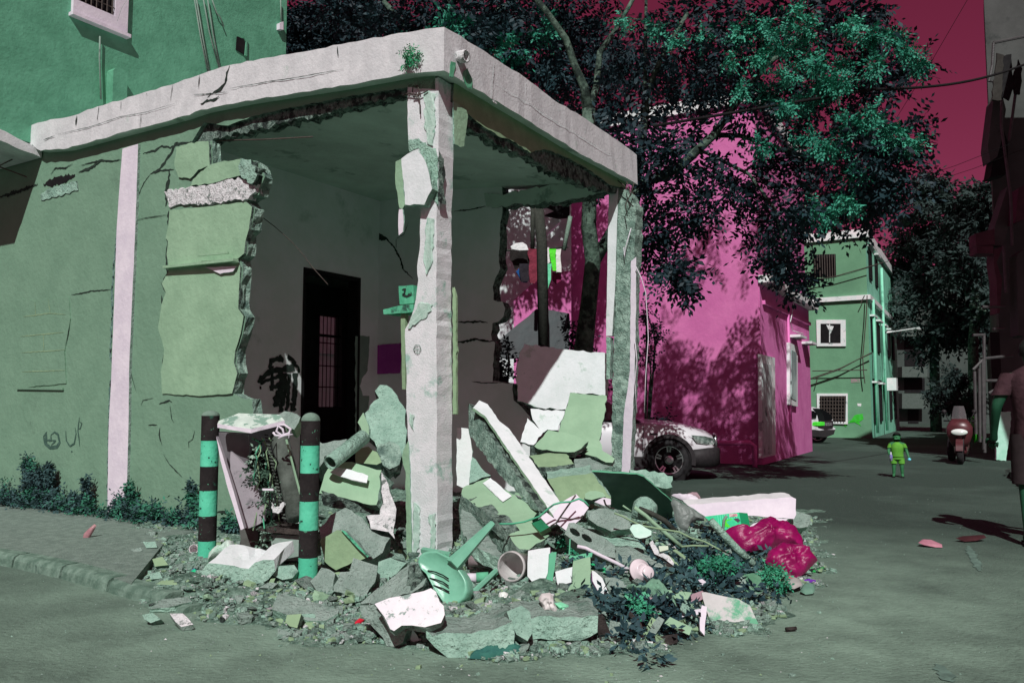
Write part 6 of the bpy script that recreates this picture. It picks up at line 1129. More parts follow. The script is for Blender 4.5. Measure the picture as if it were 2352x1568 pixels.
# ---- smashed utility cabinet between the bollards ----
ca = empty('utility_cabinet', G(610, 1285), 'smashed open utility cabinet with a pale concrete lid and tangled wires between the bollards', 'cabinet')
MAU = mat('mauve_grey_metal', (124,114,122), (138,128,136), (104,98,104), s1=2, s3=2, bump=.15, e=.74, rough=.6)
LID = mat('marbled_lid', (176,186,180), (196,204,198), (120,146,134), e=.80, s1=9, s3=9, t3=.5, w3=.04, bump=.3)
cp = lambda pts, Y_, n=NFr: [hit(u, v, D(P('R2', [pts[0]])[0][0], P('R2', [pts[0]])[0][1], Y_), Vector(n).normalized()) for u, v in P('R2', pts)]
lidz = D(*P('R2', [(640,385)])[0], 6.75).z
lt = [G(u, v, lidz) if lidz < H-.02 else None for u, v in P('R2', [(316,345),(520,228),(905,240),(955,290),(640,385)])]
if None in lt: lt = cp([(316,345),(520,228),(905,240),(955,290),(640,385)], 6.9, (0,-.3,1))
slab('lid', cp([(316,330),(330,300),(520,228),(905,240),(960,296),(640,378)], 6.95, (0,-.42,.9)), Vector((0,0.0,-.035)), [LID, PIL], ca, rough=.003, seed=1, layers=1)
slab('back_panel', cp([(310,400),(640,420),(960,330),(1000,900),(1000,1330),(520,1330),(430,900)], 7.5), Vector((0,.03,0)), [BLK, MAU], ca, rough=0)
slab('side_panel', cp([(308,410),(610,440),(625,560),(600,760),(440,590),(450,900),(430,900),(330,560)], 7.15, (-.1,-.98,-.15)), Vector((0,.02,0)), [mat('dim_mauve_metal', (96,88,94), (108,100,106), e=.74, bump=.1), MAU], ca, rough=.003, seed=2, layers=1)
slab('door_panel', cp([(442,592),(610,760),(640,770),(690,900),(725,1040),(765,1150),(765,1262),(690,1300),(602,1332),(570,1300),(440,880)], 7.0, (-.15,-.95,.2)), Vector((.01,.02,0)), [MAU, MAU], ca, rough=.004, seed=3, layers=1)
slab('door_edge', cp([(305,450),(345,560),(405,760),(470,970),(572,1330),(540,1345),(420,960),(345,680)], 6.95, (-.5,-.85,.1)), Vector((.01,.03,0)), [PIL, MAU], ca, rough=.002, seed=4, layers=1)
m_ = MB(); a = D(*P('R2', [(905,440)])[0], 7.1); b = D(*P('R2', [(1080,1230)])[0], 6.75); m_.tube([a, a.lerp(b, .5)+Vector((0,.02,0)), b], [.075,.08,.085], 14)
DGC = mat('dirty_grey_duct', (62,66,62), (84,88,84), (120,130,122), s1=8, s3=7, t3=.66, bump=.5, e=.72)
m_.build('cable_duct', DGC, ca, True)
m_ = MB()
for k in range(26):
    f = k/25; p = a.lerp(b, f)+Vector((-.085,-.02,0)); m_.bar(p, p+Vector((-.03,-.01,.008)), .012)
m_.build('duct_teeth', DGC, ca)
m_ = MB(); m_.bar(D(*P('R2', [(975,480)])[0], 6.9), D(*P('R2', [(1110,1000)])[0], 6.75), .012); m_.build('rod', WGL, ca)
slab('tray', cp([(700,1322),(850,1312),(1110,1345),(1110,1392),(820,1372),(700,1345)], 6.8), Vector((0,.3,0)), [DBR, DBR], ca, rough=.004, seed=6)
slab('base_box', cp([(825,1385),(1110,1395),(1110,1640),(850,1640)], 6.85), Vector((0,.3,0)), [mat('dull_box_metal', (112,124,118), (128,140,134), (70,110,130), s3=5, t3=.64, e=.74), MAU], ca, rough=.003, seed=7)
slab('base_board', cp([(525,1340),(600,1335),(700,1325),(700,1480),(640,1560),(540,1500)], 7.1), Vector((0,.1,0)), [mat('brown_grey_board', (70,68,66), (84,82,80)), DBR], ca, rough=.006, seed=8)
rw = random.Random(5)
for k in range(7):
    m_ = MB(); x = rw.uniform(640,860); ps = [D(*P('R2', [(x+rw.uniform(-40,60), 420+rw.uniform(0,60))])[0], 7.0)]
    for j in range(8):
        x += rw.uniform(-60,70); yy = 500+j*rw.uniform(80,125); ps.append(D(*P('R2', [(x, yy)])[0], rw.uniform(6.75,7.1)))
    m_.tube(ps, rw.uniform(.003,.007), 5); m_.build('loose_wire', [WGD, BLK, GT][k % 3], ca, True)
m_ = MB(); m_.tube([D(*p, 6.7) for p in P('R2', [(850,410),(870,440),(960,450),(940,380),(900,350),(880,400),(930,440),(1000,420),(1020,380),(960,340),(900,340)])], .010, 6); m_.build('coiled_cable', PIL, ca, True)
m_ = MB(); m_.tube([D(*p, 6.68) for p in P('R2', [(900,470),(960,440),(1040,430),(1010,390),(1000,470)])], .008, 6); m_.build('coiled_cable', PIL, ca, True)
clp = []
for (x, y, r) in [(700,650,60),(660,720,50),(740,740,60),(690,800,60),(780,850,60),(840,900,50),(720,880,40),(860,1000,50),(800,1010,40),(760,1120,40),(800,1250,50),(780,1380,60),(740,1480,50),(850,1450,40)]:
    c = D(*P('R2', [(x, y)])[0], 6.85); clp.append((tuple(c), r*.20*6.85/F, 7, 0 if (x+y) % 3 else 1))
TNG = mat('torn_tangle', (44,62,52), (66,90,76), bump=0); TNW = mat('torn_tangle_pale', (100,128,112), (140,160,148), bump=0)
leaves('torn_wiring', clp, [TNG, TNW], ca, leaf=.035, nper=7, flen=.09, seed=8)
for k, (x, y) in enumerate([(860,1100),(920,1120),(880,1170)]): pass
slab('torn_tag', cp([(745,948),(850,950),(852,968),(748,966)], 6.7), Vector((0,.01,0)), [PIL, PIL], ca, rough=.001)
slab('torn_insulation', cp([(830,1080),(860,1150),(950,1075),(960,1095),(900,1190),(845,1180)], 6.7), Vector((0,.03,0)), [RWH, RWH], ca, rough=.008, seg=.02)
# ---- loose stones: individual copies over the heap ----
shards = []
rs = random.Random(21)
def hull(dx, dy, dz, n, mt, nm):
    bm = bmesh.new()
    for _ in range(n):
        v = Vector((rs.gauss(0,1), rs.gauss(0,1), rs.gauss(0,1))).normalized(); v = Vector((v.x*dx, v.y*dy, v.z*dz))*rs.uniform(.75, 1.1); bm.verts.new(v)
    r = bmesh.ops.convex_hull(bm, input=bm.verts); bmesh.ops.delete(bm, geom=list({g for g in list(r['geom_interior'])+list(r['geom_unused']) if isinstance(g, bmesh.types.BMVert)}), context='VERTS')
    me = bpy.data.meshes.new(nm); bm.to_mesh(me); bm.free(); me.materials.append(mt); return me
mts = [COM, COG, CON, COG, WGD, COM, RWH, WGL]
protos = [hull(.5, .5*rs.uniform(.5,1), .5*rs.uniform(.25,.7), 14, mts[k % 8], 'stone') for k in range(24)]
def scatter(n, sz, sampler, lab, grp, nm='stone'):
    for k in range(n):
        x, y = sampler(); pi_ = rs.randrange(len(protos)); me = protos[pi_]; o = bpy.data.objects.new(nm, me); COL.objects.link(o)
        s = rs.uniform(*sz)*(1 if rs.random() < .8 else 1.35); o.scale = (s, s, s); o.rotation_euler = (rs.uniform(-.5,.5), rs.uniform(-.5,.5), rs.uniform(0, 6.3)); o.location = (x, y, MH(x, y)+s*.10)
        tag(o, ['mint grey','dusty grey','rough grey','dull grey','olive painted','pale mint','whitish plastered','light green painted'][pi_ % 8]+' '+lab, 'stone', grp)
def samp(regions):
    def f():
        while True:
            u0, v0, u1, v1_, w = rs.choice(regions); u = rs.uniform(u0, u1); v = rs.uniform(v0, v1_); p = Mp(u, v)
            if MH(p.x, p.y) > .012: return p.x, p.y
    return f
scatter(125, (.04,.10), samp([(340,1290,1000,1470,1),(400,1330,900,1460,1),(500,1380,1200,1510,1)]), 'small stone lying in the low debris around the bollards', 'small stones in the low debris on the left')
scatter(95, (.07,.17), samp([(740,1100,940,1340,1),(1040,1180,1400,1420,1),(1240,1180,1750,1420,1),(1180,1080,1420,1180,1)]), 'broken chunk wedged between the big blocks of the main heap', 'medium chunks in the main heap')
scatter(60, (.04,.09), samp([(1000,1440,1500,1530,1),(1550,1380,1900,1450,1),(1800,1180,1900,1400,1)]), 'stone chip along the front and right edge of the heap', 'stone chips along the front edge')
scatter(18, (.13,.24), samp([(480,1340,800,1450,1),(740,1260,960,1400,1),(1040,1320,1250,1420,1)]), 'angular block lying low among the front rubble', 'angular blocks in the front rubble')
# gravel: uncountable
def gravel(name, lab, n, sampler, szr, mats, seed):
    R = random.Random(seed); V = []; Fc = []; M_ = []
    for k in range(n):
        x, y = sampler(R); hh = MH(x, y); s = R.uniform(*szr)*(R.random()**1.5+.35)*(1 if hh > .006 or szr[1] < .01 else .35); z = hh+s*.12
        q = [Vector((R.uniform(-1,1), R.uniform(-1,1), R.uniform(-.3,.7)))*s for _ in range(5)]
        q = [Vector((s,0,0)), Vector((-s*.5,s*.8,0)), Vector((-s*.5,-s*.8,0)), Vector((R.uniform(-.3,.3)*s, R.uniform(-.3,.3)*s, s*R.uniform(.4,.9))), Vector((0,0,-s*.3))]
        a = R.uniform(0, 6.3); ca_, sa = cos(a), sin(a); b = len(V)
        if s > .012:      # blocky crumb
            e_ = [R.uniform(.5,1)*s, R.uniform(.35,.8)*s, R.uniform(.2,.5)*s]; tl = R.uniform(-.4,.4)
            for i in (-1,1):
                for j in (-1,1):
                    for l in (-1,1):
                        w = Vector((i*e_[0]*R.uniform(.6,1.1), j*e_[1]*R.uniform(.6,1.1), l*e_[2]*R.uniform(.7,1.1)+i*tl*e_[0])); V.append((x+w.x*ca_-w.y*sa, y+w.x*sa+w.y*ca_, z+e_[2]*.5+w.z))
            Fc += [(b,b+1,b+3,b+2),(b+4,b+6,b+7,b+5),(b,b+4,b+5,b+1),(b+2,b+3,b+7,b+6),(b,b+2,b+6,b+4),(b+1,b+5,b+7,b+3)]; M_ += [R.randrange(len(mats))]*6
            continue
        for w in q: 
            w = w*R.uniform(.7,1.3); V.append((x+w.x*ca_-w.y*sa, y+w.x*sa+w.y*ca_, z+w.z))
        Fc += [(b,b+1,b+3),(b+1,b+2,b+3),(b+2,b,b+3),(b,b+4,b+1),(b+1,b+4,b+2),(b+2,b+4,b)]; M_ += [R.randrange(len(mats))]*6
    o = mesh_obj(name, V, Fc, mats, M_, None, False, Vector((0,0,0))); tag(o, lab, 'gravel', kind='stuff')
CPa = np.array(CP)
def MHv(x, y):
    d = (x[:,None]-CPa[None,:,0])**2+(y[:,None]-CPa[None,:,1])**2+.02; w = 1/d**2; return (w*CPa[None,:,2]).sum(1)/w.sum(1)
def gs(R):
    while True:
        u = R.uniform(280, 1930); v = R.uniform(1180, 1560); p = G(u, v, .03)
        h = MH(p.x, p.y)
        if h > .004 or R.random() < .06*max(0, 1+permask(p.x, p.y)/.9): return p.x, p.y
gravel('gravel', 'small grit and crumbs scattered over and around the rubble heap', 30000, gs, (.003,.026), [COM, COG, CON, COG, COM, CON, COG, WGD, COD, RWH], 3)
gravel('crumbs', 'finger sized crumbs of broken concrete covering the edges of the heap', 3800, gs, (.014,.05), [COM, COG, CON, COG, WGD, CON], 9)
def gs2(R):
    u = R.uniform(0, 2300); v = 1120+R.random()**1.5*440; p = G(u, v); return p.x, p.y
gravel('road_grit', 'sparse pale grit lying on the open asphalt', 1500, gs2, (.003,.008), [COM, COG, CON, COG], 4)
# scraps of board and tile on the right heap
scm = [('mint grey', COM), ('sea green', GSH), ('pinkish', PIL), ('dusty grey', COG), ('light green', WGL), ('dark wooden', DBR), ('faded pink', mat('pink_film', (140,112,122))), ('olive', WGD)]
for k in range(30):
    u, v = rs.choice([(rs.uniform(1290,1560), rs.uniform(1190,1420)), (rs.gauss(1600,90), rs.gauss(1290,45)), (rs.uniform(1440,1640), rs.uniform(1380,1460))]); p = Mp(u, v, .04)
    a0 = rs.uniform(0, 3); L1, L2 = rs.uniform(.04,.12), rs.uniform(.015,.04); tn = Vector((rs.uniform(-.5,.5), rs.uniform(-.9,-.2), rs.uniform(.5,1))).normalized(); ex = Vector((cos(a0), sin(a0), 0)); ex = (ex-tn*ex.dot(tn)).normalized(); ey = tn.cross(ex)
    nm_, mt_k = scm[k % 8]; q = [p+Z*.05+ex*L1*sx*rs.uniform(.7,1)+ey*L2*sy*rs.uniform(.7,1) for sx, sy in [(-1,-1),(0,-1.1),(1,-1),(1,1),(.1,1.2),(-1,1)]]
    tag(slab('scrap', q, -tn*rs.uniform(.006,.02), [mt_k, COG], None, rough=.003, seg=.04, layers=1, seed=k), nm_+' scrap of board or tile mixed into the leafy right side of the heap', 'scrap', 'scraps of board and tile in the right heap')
# ---- leaves in the heap, weeds at the wall ----
DLF = mat('withered_leaf', (34,54,62), (58,84,88), e=.7, s1=2, bump=0, rough=.7); DLG = mat('needle_green', (40,110,86), (64,140,110), e=.7, bump=0)
R_ = random.Random(8); cl = []
for k in range(150):
    if R_.random() < .62: u, v = R_.gauss(1640, 70), R_.gauss(1300, 42)
    elif R_.random() < .6: u, v = R_.gauss(1490, 60), R_.gauss(1405, 26)
    else: u, v = R_.uniform(1290, 1600), R_.uniform(1230, 1440)
    if u < 1265 or u > 1800: continue
    p = Mp(u, v, .06); cl.append(((p.x, p.y, MH(p.x, p.y)+.025), .08, 16, 0))
leaves('dead_leaves', cl, [DLF], None, leaf=.062, nper=3, flen=.05, seed=40, droop=.4); o = bpy.data.objects['dead_leaves']; tag(o, 'mass of withered blue green leaves spread over the right side of the heap', 'leaves', kind='stuff')
cl = []
for u, v in [(1635,1300),(1650,1290),(1620,1315),(1645,1310),(1665,1300),(1780,1325),(1790,1335),(1770,1318),(1300,1240),(1325,1250),(1480,1400)]:
    p = Mp(u, v, .1); cl.append(((p.x, p.y, MH(p.x, p.y)+.1), .05, 40, 0))
leaves('green_sprigs', cl, [DLG], None, leaf=.03, nper=7, flen=.07, seed=41, droop=.1); tag(bpy.data.objects['green_sprigs'], 'fresh green sprigs sticking out of the withered leaves', 'leaves', kind='stuff')
WDL = mat('weed_dark_leaf', (36,54,58), (58,82,84), e=.68, bump=0, s1=5); WDG = mat('weed_green_leaf', (40,88,72), (60,114,94), e=.7, bump=0, s1=5)
def weed(u, vb, vt, lab, wd=.03, mi=0, dens=1.0):
    g = hit(u, vb, C0+nF*.14, nF); g.z = .1; top = hit(u+R_.uniform(-4,4), vt, C0+nF*.14, nF); em = empty('weed', g, lab, 'weed', 'weeds along the foot of the street wall')
    m_ = MB(); m_.tube([g, (g+top)/2+Vector((R_.uniform(-.02,.02),0,0)), top], [.006,.005,.002], 5); m_.build('stem', WDG, em)
    hgt = top.z-g.z; cl = []; n_ = max(4, int(hgt/.045))
    for i in range(n_):
        f = (i+.3)/n_; p = g.lerp(top, f); cl.append((tuple(p), wd*(1.2-f*.8), int(15*dens), mi if R_.random() < .8 else 1))
    leaves('foliage', cl, [WDL, WDG], em, leaf=.042, nper=5, flen=.05, seed=int(u)+50, droop=.6)
for k, (u, vb, vt, lab, wd) in enumerate([(8,1205,1128,'short weed at the very left end of the street wall',.06),(30,1205,1133,'short bushy weed second from the left end of the wall',.05),(60,1210,1045,'tallest weed in the left clump with a pointed tip',.07),(78,1210,1065,'tall weed right behind the tallest one in the left clump',.06),
    (98,1210,1072,'tall slim weed third in the left clump',.055),(112,1210,1060,'thin tall weed at the right of the left clump',.045),(166,1215,1130,'low weed in the middle of the left clump',.05),(199,1222,1092,'single dark weed standing left of the white pilaster',.045),(270,1235,1140,'weed in front of the foot of the white pilaster',.06),
    (300,1238,1108,'tall pale weed right of the white pilaster',.05),(314,1240,1150,'short weed right of the tall pale one',.045),(370,1250,1180,'low weed midway between pilaster and bollard',.05),(404,1255,1172,'upright weed left of the left bollard',.045),(440,1262,1105,'tall weed close behind the left bollard',.05),(520,1262,1180,'weed between the left bollard and the cabinet',.06),(535,1265,1195,'small weed touching the cabinet base',.05)]):
    weed(u, vb, vt, lab, wd*.72, 0, 1.5)
cl = []
for k in range(170):
    u = R_.uniform(-10, 470); b_ = 1200+u*.105+R_.uniform(-30, 18)
    if 205 < u < 245 and R_.random() < .6: continue
    g = hit(u, b_, C0+nF*R_.uniform(.08,.3), nF); g.z = .1+abs(R_.gauss(0,.09)); cl.append((tuple(g), .06, 10, 0 if R_.random() < .6 else 1))
leaves('low_weeds', cl, [WDL, WDG], None, leaf=.045, nper=5, flen=.10, seed=42, droop=.1); tag(bpy.data.objects['low_weeds'], 'dense low weeds and grass along the foot of the street wall', 'weeds', kind='stuff')
# ================= VEHICLES =================
def loft(name, secs, mats, parent, fm=None, smooth=True, closed=True, xf=None, cap=True):
    n_ = len(secs[0]); vs = [xf(Vector(p)) if xf else Vector(p) for s in secs for p in s]; fs = []
    for i in range(len(secs)-1):
        for k in range(n_ if closed else n_-1): fs.append((i*n_+k, i*n_+(k+1)%n_, (i+1)*n_+(k+1)%n_, (i+1)*n_+k))
    if cap: fs.append(tuple(range(n_))[::-1]); fs.append(tuple(range((len(secs)-1)*n_, len(secs)*n_)))
    o = mesh_obj(name, vs, fs, mats, None, parent, smooth); return o
CARW = mat('white_car_paint', (196,188,196), (200,192,200), e=.78, s1=1, bump=0, rough=.35, spec=.4, coat=.15)
CLAD = mat('dark_cladding', (34,30,33), (42,38,40), e=.72, s1=20, bump=.1, rough=.6)
TYR = mat('tyre_rubber', (30,28,31), (44,42,44), e=.72, s1=20, bump=.3, bs=60, rough=.85)
RIM = mat('bright_alloy', (170,168,172), bump=0, rough=.25, metal=.8, spec=.5, e=.75)
GLS = mat('dark_car_glass', (18,18,20), bump=0, rough=.08, spec=.8)
LMP = mat('headlamp_glass', (70,84,80), (150,160,156), s1=14, bump=0, rough=.08, spec=.8, coat=.8)
def wheel(parent, c, axis, R=.365, w=.23, name='wheel'):
    """parts: tyre and rim as sub-parts of a wheel hub part"""
    axis = Vector(axis).normalized(); m_ = MB(); m_.lathe(c, axis, [(.07,-.1),(.07,w/2-.03),(.0005,w/2-.025)], 16)
    hub = m_.build(name, RIM, parent, True)
    t = MB(); t.lathe(c, axis, [(R*.68,-w/2+.02),(R*.74,-w/2),(R*.94,-w/2+.01),(R,-w/2+.045),(R,w/2-.045),(R*.95,w/2-.008),(R*.82,w/2+.004),(R*.72,w/2-.002),(R*.68,w/2-.02),(R*.68,-w/2+.02)], 40); t.build('tyre', TYR, hub, True)
    r = MB(); r.lathe(c, axis, [(R*.69,w/2-.012),(R*.70,w/2+.0),(R*.66,w/2-.002),(R*.64,w/2-.03),(R*.64,-w/4)], 40)
    x = Vector((0,0,1)); y = axis.cross(x)
    for k in range(5):
        for s_ in (-.13, .13):
            a = pi/2+2*pi*k/5+s_; a0 = pi/2+2*pi*k/5+s_*1.1
            p0 = c+axis*(w/2-.05)+(y*cos(a0)+x*sin(a0))*R*.14; p1 = c+axis*(w/2-.014)+(y*cos(a)+x*sin(a))*R*.66; r.bar(p0, p1, R*.085, .022, up=tuple(axis))
    r.lathe(c, axis, [(R*.22,w/2-.06),(R*.22,w/2-.02),(R*.13,w/2-.008),(.0005,w/2-.008)], 20); r.build('rim', RIM, hub, False)
    d = MB(); d.lathe(c, axis, [(R*.64,0.0),(.0005,0.0)], 24); d.build('brake', CLAD, hub)
    return hub
WC = G(1537, 1101); WC.z = 0; ang = radians(-9)
fx = Vector((cos(ang), sin(ang), 0)); fy = Vector((-sin(ang), cos(ang), 0))     # car forward, car left (away from camera)
RW = 45*WC.y/F; CO = WC+fy*.82     # centre line below the front axle
def XF(p): return CO+fx*p.x+fy*p.y+Z*p.z
car = empty('parked_car', WC, 'white off road car with dark lower trim parked beside the pink wall behind the ruin', 'car')
def sec(x, w, zb, zs, zt, crown=.04, inset=.10, nose=0):
    pts = [(-w+.10, zb), (-w+.01, zb+.10), (-w, (zb+zs)/2), (-w+.02, zs-.06), (-w+inset, zs+ (zt-zs)*.55), (-w*.55, zt-.0), (0, zt+crown), (w*.55, zt), (w-inset, zs+(zt-zs)*.55), (w-.02, zs-.06), (w, (zb+zs)/2), (w-.01, zb+.10), (w-.10, zb)]
    return [(x+nose*max(0, 1-abs(y)/w)**.5 if nose else x, y, z) for y, z in pts]
body = [sec(-3.75,.72,.55,.95,1.0), sec(-3.68,.86,.40,1.0,1.08), sec(-3.3,.91,.34,1.02,1.10), sec(-2.0,.92,.30,1.02,1.10), sec(-.9,.92,.30,1.02,1.10), sec(-.4,.92,.30,1.0,1.08), sec(0,.92,.30,.98,1.05), sec(.3,.91,.31,.93,1.0), sec(.52,.89,.34,.86,.94), sec(.68,.84,.38,.78,.87,nose=.03), sec(.80,.76,.40,.72,.80,.02,.08,.06), sec(.84,.66,.42,.66,.74,.0,.06,.06)]
loft('body', body, CARW, car, xf=XF)
cab = [(-3.6,.60,1.08,1.15),(-3.3,.66,1.08,1.52),(-2.9,.67,1.08,1.66),(-1.8,.68,1.08,1.70),(-1.3,.66,1.08,1.62),(-.72,.70,1.08,1.20),(-.5,.74,1.06,1.08)]
loft('cabin', [[(x,-w-.12,z0),(x,-w,z0+(z1-z0)*.9),(x,-w*.7,z1),(x,w*.7,z1),(x,w,z0+(z1-z0)*.9),(x,w+.12,z0)] for x, w, z0, z1 in cab], GLS, car, xf=XF, smooth=False)
# lower dark cladding: bumper and sills
loft('bumper', [[(x+nz*max(0, 1-abs(y)/w)**.5, y, z) for y, z in [(-w,zt),(-w-.015,(zt+zb)/2),(-w+.02,zb),(-w*.5,zb-.03),(w*.5,zb-.03),(w-.02,zb),(w+.015,(zt+zb)/2),(w,zt),(w*.5,zt+.01),(-w*.5,zt+.01)]] for x, w, zb, zt, nz in [(.36,.925,.26,.56,0),(.55,.915,.24,.58,0),(.72,.87,.24,.60,.04),(.86,.78,.26,.60,.08),(.93,.66,.30,.56,.08)]], CLAD, car, xf=XF)
m_ = MB(); m_.box(XF(Vector((-1.75,-.915,.33))), 2.7, .05, .2, fx, fy, Z); m_.build('sill', CLAD, car)
m_ = MB()     # wheel arch band
for k in range(14):
    a0, a1 = pi*(-.06+1.12*k/14), pi*(-.06+1.12*(k+1)/14); r0, r1 = RW*1.12, RW*1.32
    def q(r, a, o_): return XF(Vector((cos(a)*r, -.92-o_, .365+sin(a)*r)))
    for xo in (0.0,):
        m_.add([q(r0,a0,.035),q(r0,a1,.035),q(r1,a1,.03),q(r1,a0,.03),q(r0,a0,-.03),q(r0,a1,-.03),q(r1,a1,-.03),q(r1,a0,-.03)], [(0,1,2,3),(4,7,6,5),(0,4,5,1),(2,6,7,3)])
m_.build('wheel_arch', CLAD, car)
m_ = MB(); m_.lathe(XF(Vector((0,-.80,.365))), -fy, [(RW*1.2,-.12),(RW*1.2,.125),(.0005,.124)], 28); m_.build('arch_lining', BLK, car)
for x_ in (0, -2.8):
    for sg in (-1, 1): wheel(car, XF(Vector((x_, sg*.83, RW))), fy*sg, R=RW, w=.23)
# headlights, grille, door lines
for sg in (-1, 1):
    pts = [(.40,.915,.84),(.66,.86,.82),(.83,.72,.77),(.86,.62,.71),(.83,.70,.66),(.68,.83,.66),(.50,.905,.70)]
    vs = [XF(Vector((x+.012, sg*(w+.012), z))) for x, w, z in pts]; c = sum(vs, Vector())/len(vs); c = c-fy*(-sg)*-.0+fx*.01
    mesh_obj('headlight', vs+[c+fy*sg*.02], [(i,(i+1)%7,7) if sg < 0 else ((i+1)%7,i,7) for i in range(7)], LMP, None, car, True)
    m_ = MB()
    for k in range(5): m_.box(XF(Vector((.915, sg*(.07+.045*k), .70))), .06, .022, .17, fx, fy, Z)
    m_.build('grille', BLK, car)
    m_ = MB(); m_.lathe(XF(Vector((.90, sg*.165, .70))), fx, [(.15,.0),(.155,.03),(.13,.04),(.128,.0)], 24); gg = m_.build('grille_frame', RIM, car, True)
m_ = MB(); m_.bar(XF(Vector((-.46,-.925,1.0))), XF(Vector((-.50,-.93,.36))), .008); m_.build('door_gap', BLK, car)
m_ = MB(); m_.bar(XF(Vector((-.36,-.925,.86))), XF(Vector((-.20,-.925,.86))), .02); m_.build('side_blinker', CLAD, car)
# second car: rear end peeping past the pink building
RC = G(1893, 1018); rc_ = empty('parked_car', RC, 'white estate car seen from behind past the end of the pink building', 'car')
yw = RC.y
def XR(p): return Vector((D(1858,1000,yw).x, yw, 0))+Vector((p.x, p.y+p.x*.35, p.z))
sc = yw/F
def cs_(pts, name, mt, th=1.6, off=0):
    v3 = [D(u, v, yw-off) for u, v in P('U', pts)]; v3 = [Vector((p.x, p.y-off+ (p.x-RC.x)*.0, p.z)) for p in v3]
    return slab(name, v3, Vector((-.35, th, 0)), [mt, mt], rc_, rough=0)
cs_([(1850,200),(1900,168),(1945,180),(1990,225),(2005,265),(2090,285),(2095,360),(2115,372),(2110,400),(2060,440),(2020,455),(1910,440),(1850,430)], 'body', CARW)
cs_([(1950,182),(1985,192),(2040,220),(2075,250),(2085,290),(2010,300),(2000,255),(1985,225)], 'rear_window', GLS, .1, .03)
cs_([(1880,215),(1905,205),(1935,235),(1930,270),(1880,275)], 'side_window', GLS, .1, .03)
cs_([(1972,318),(1990,310),(2008,312),(2008,345),(1970,348)], 'tail_light', mat('green_lens', (60,190,50), (80,200,60), bump=0, rough=.2), .1, .04)
cs_([(2020,300),(2090,300),(2092,362),(2015,370)], 'tailgate', mat('dark_tailgate', (44,36,42), bump=0, rough=.3), .1, .035)
cs_([(2048,320),(2078,318),(2078,345),(2048,348)], 'number_plate', mat('dim_plate', (110,104,108), (60,56,60), s1=30, lo=.48, hi=.52, bump=0), .05, .05)
cs_([(1910,385),(2010,400),(2110,385),(2095,430),(2020,458),(1915,450)], 'bumper', CLAD, .1, .045)
wheel(rc_, Vector((D(1884,1000,yw).x, yw+.25, .34)), Vector((-.35,-.94,0)), R=.34, w=.24)
# ---- motor scooter ----
SC = G(2203, 1066); ys = SC.y; sp = lambda x, y, dy=0: D(*P('Y', [(x, y)])[0], ys+dy)
sco = empty('motor_scooter', SC, 'dark red motor scooter with windscreen parked facing the camera on the right of the street', 'scooter')
RED = mat('dark_red_fairing', (66,30,34), (78,38,42), e=.7, bump=0, rough=.35, spec=.5)
k_ = ys/F
wc = Vector((sp(508,1340).x, ys, 0)); Rw = 27*k_
m_ = MB(); wa_ = Vector((.85,-.5,0)).normalized(); c = Vector((wc.x, ys, Rw)); m_.lathe(c, wa_, [(Rw*.62,-.06),(Rw*.9,-.065),(Rw,-.03),(Rw,.03),(Rw*.9,.065),(Rw*.62,.06),(Rw*.62,-.06)], 30); fw = m_.build('wheel', TYR, sco, True)
m_ = MB(); m_.lathe(c, wa_, [(Rw*.64,-.03),(Rw*.64,.03),(Rw*.56,.03),(Rw*.56,-.03)], 24)
for k in range(5): m_.bar(c, c+(Z*cos(k*1.257)+wa_.cross(Z)*sin(k*1.257))*Rw*.6, .03)
m_.build('rim', RIM, fw)
fwd = wa_.cross(Z); fwd = fwd if fwd.y < 0 else -fwd
m_ = MB(); vs = []
for i in range(9):
    a = pi*(.05+.75*i/8); ctr = c+(fwd*cos(a)+Z*sin(a))*Rw*1.14
    for s_ in (-1, 1): vs.append(ctr+wa_*s_*.075)
m_.add(vs, [(2*i,2*i+1,2*i+3,2*i+2) for i in range(8)]); m_.build('fender', RED, sco, True)
m_ = MB()
for s_ in (-1, 1): m_.tube([c+wa_*s_*.07, c+wa_*s_*.07-fwd*.12+Z*.45], .022, 8)
m_.tube([c-fwd*.12+Z*.4, c-fwd*.26+Z*.85], .03, 8); m_.build('fork', CLAD, sco, True)
# leg shield as a lofted shell
def ringl(z, w, d, f0):
    w *= 1.12; z = Rw+(z-Rw)*1.1
    return [c+Z*(z-Rw)+fwd*(f0+d*cos(t))+wa_*w*sin(t) for t in [pi*(-.5+j/10) for j in range(11)]]+[c+Z*(z-Rw)+fwd*(f0-.08)+wa_*w*.8*s_ for s_ in (1,-1)]
loft('leg_shield', [ringl(.40,.14,.05,-.2), ringl(.52,.20,.07,-.18), ringl(.68,.25,.11,-.16), ringl(.82,.25,.15,-.18), ringl(.92,.20,.14,-.22), ringl(1.0,.14,.08,-.25)], RED, sco)
m_ = MB(); hc = c+Z*(.76-Rw)+fwd*.02; m_.lathe(hc, fwd*1.0+Z*.15, [(.10,-.05),(.105,.0),(.09,.02),(.0005,.035)], 20); m_.v = [hc+(v-hc)+wa_*(v-hc).dot(wa_)*.7-Z*(v-hc).z*.25 for v in m_.v]; m_.build('headlight', mat('bright_lens', (196,206,200), (220,226,222), bump=0, rough=.1, spec=.8), sco, True)
loft('seat', [[c+fwd*(-x)+wa_*s_*w+Z*(z-Rw) for s_, z in ((-1,z0),(-1,z1),(-.5,z1+.04),(.5,z1+.04),(1,z1),(1,z0))] for x, w, z0, z1 in [(.55,.10,.55,.72),(.75,.15,.5,.76),(1.1,.16,.5,.78),(1.4,.13,.5,.86),(1.5,.10,.55,.84)]], CLAD, sco)
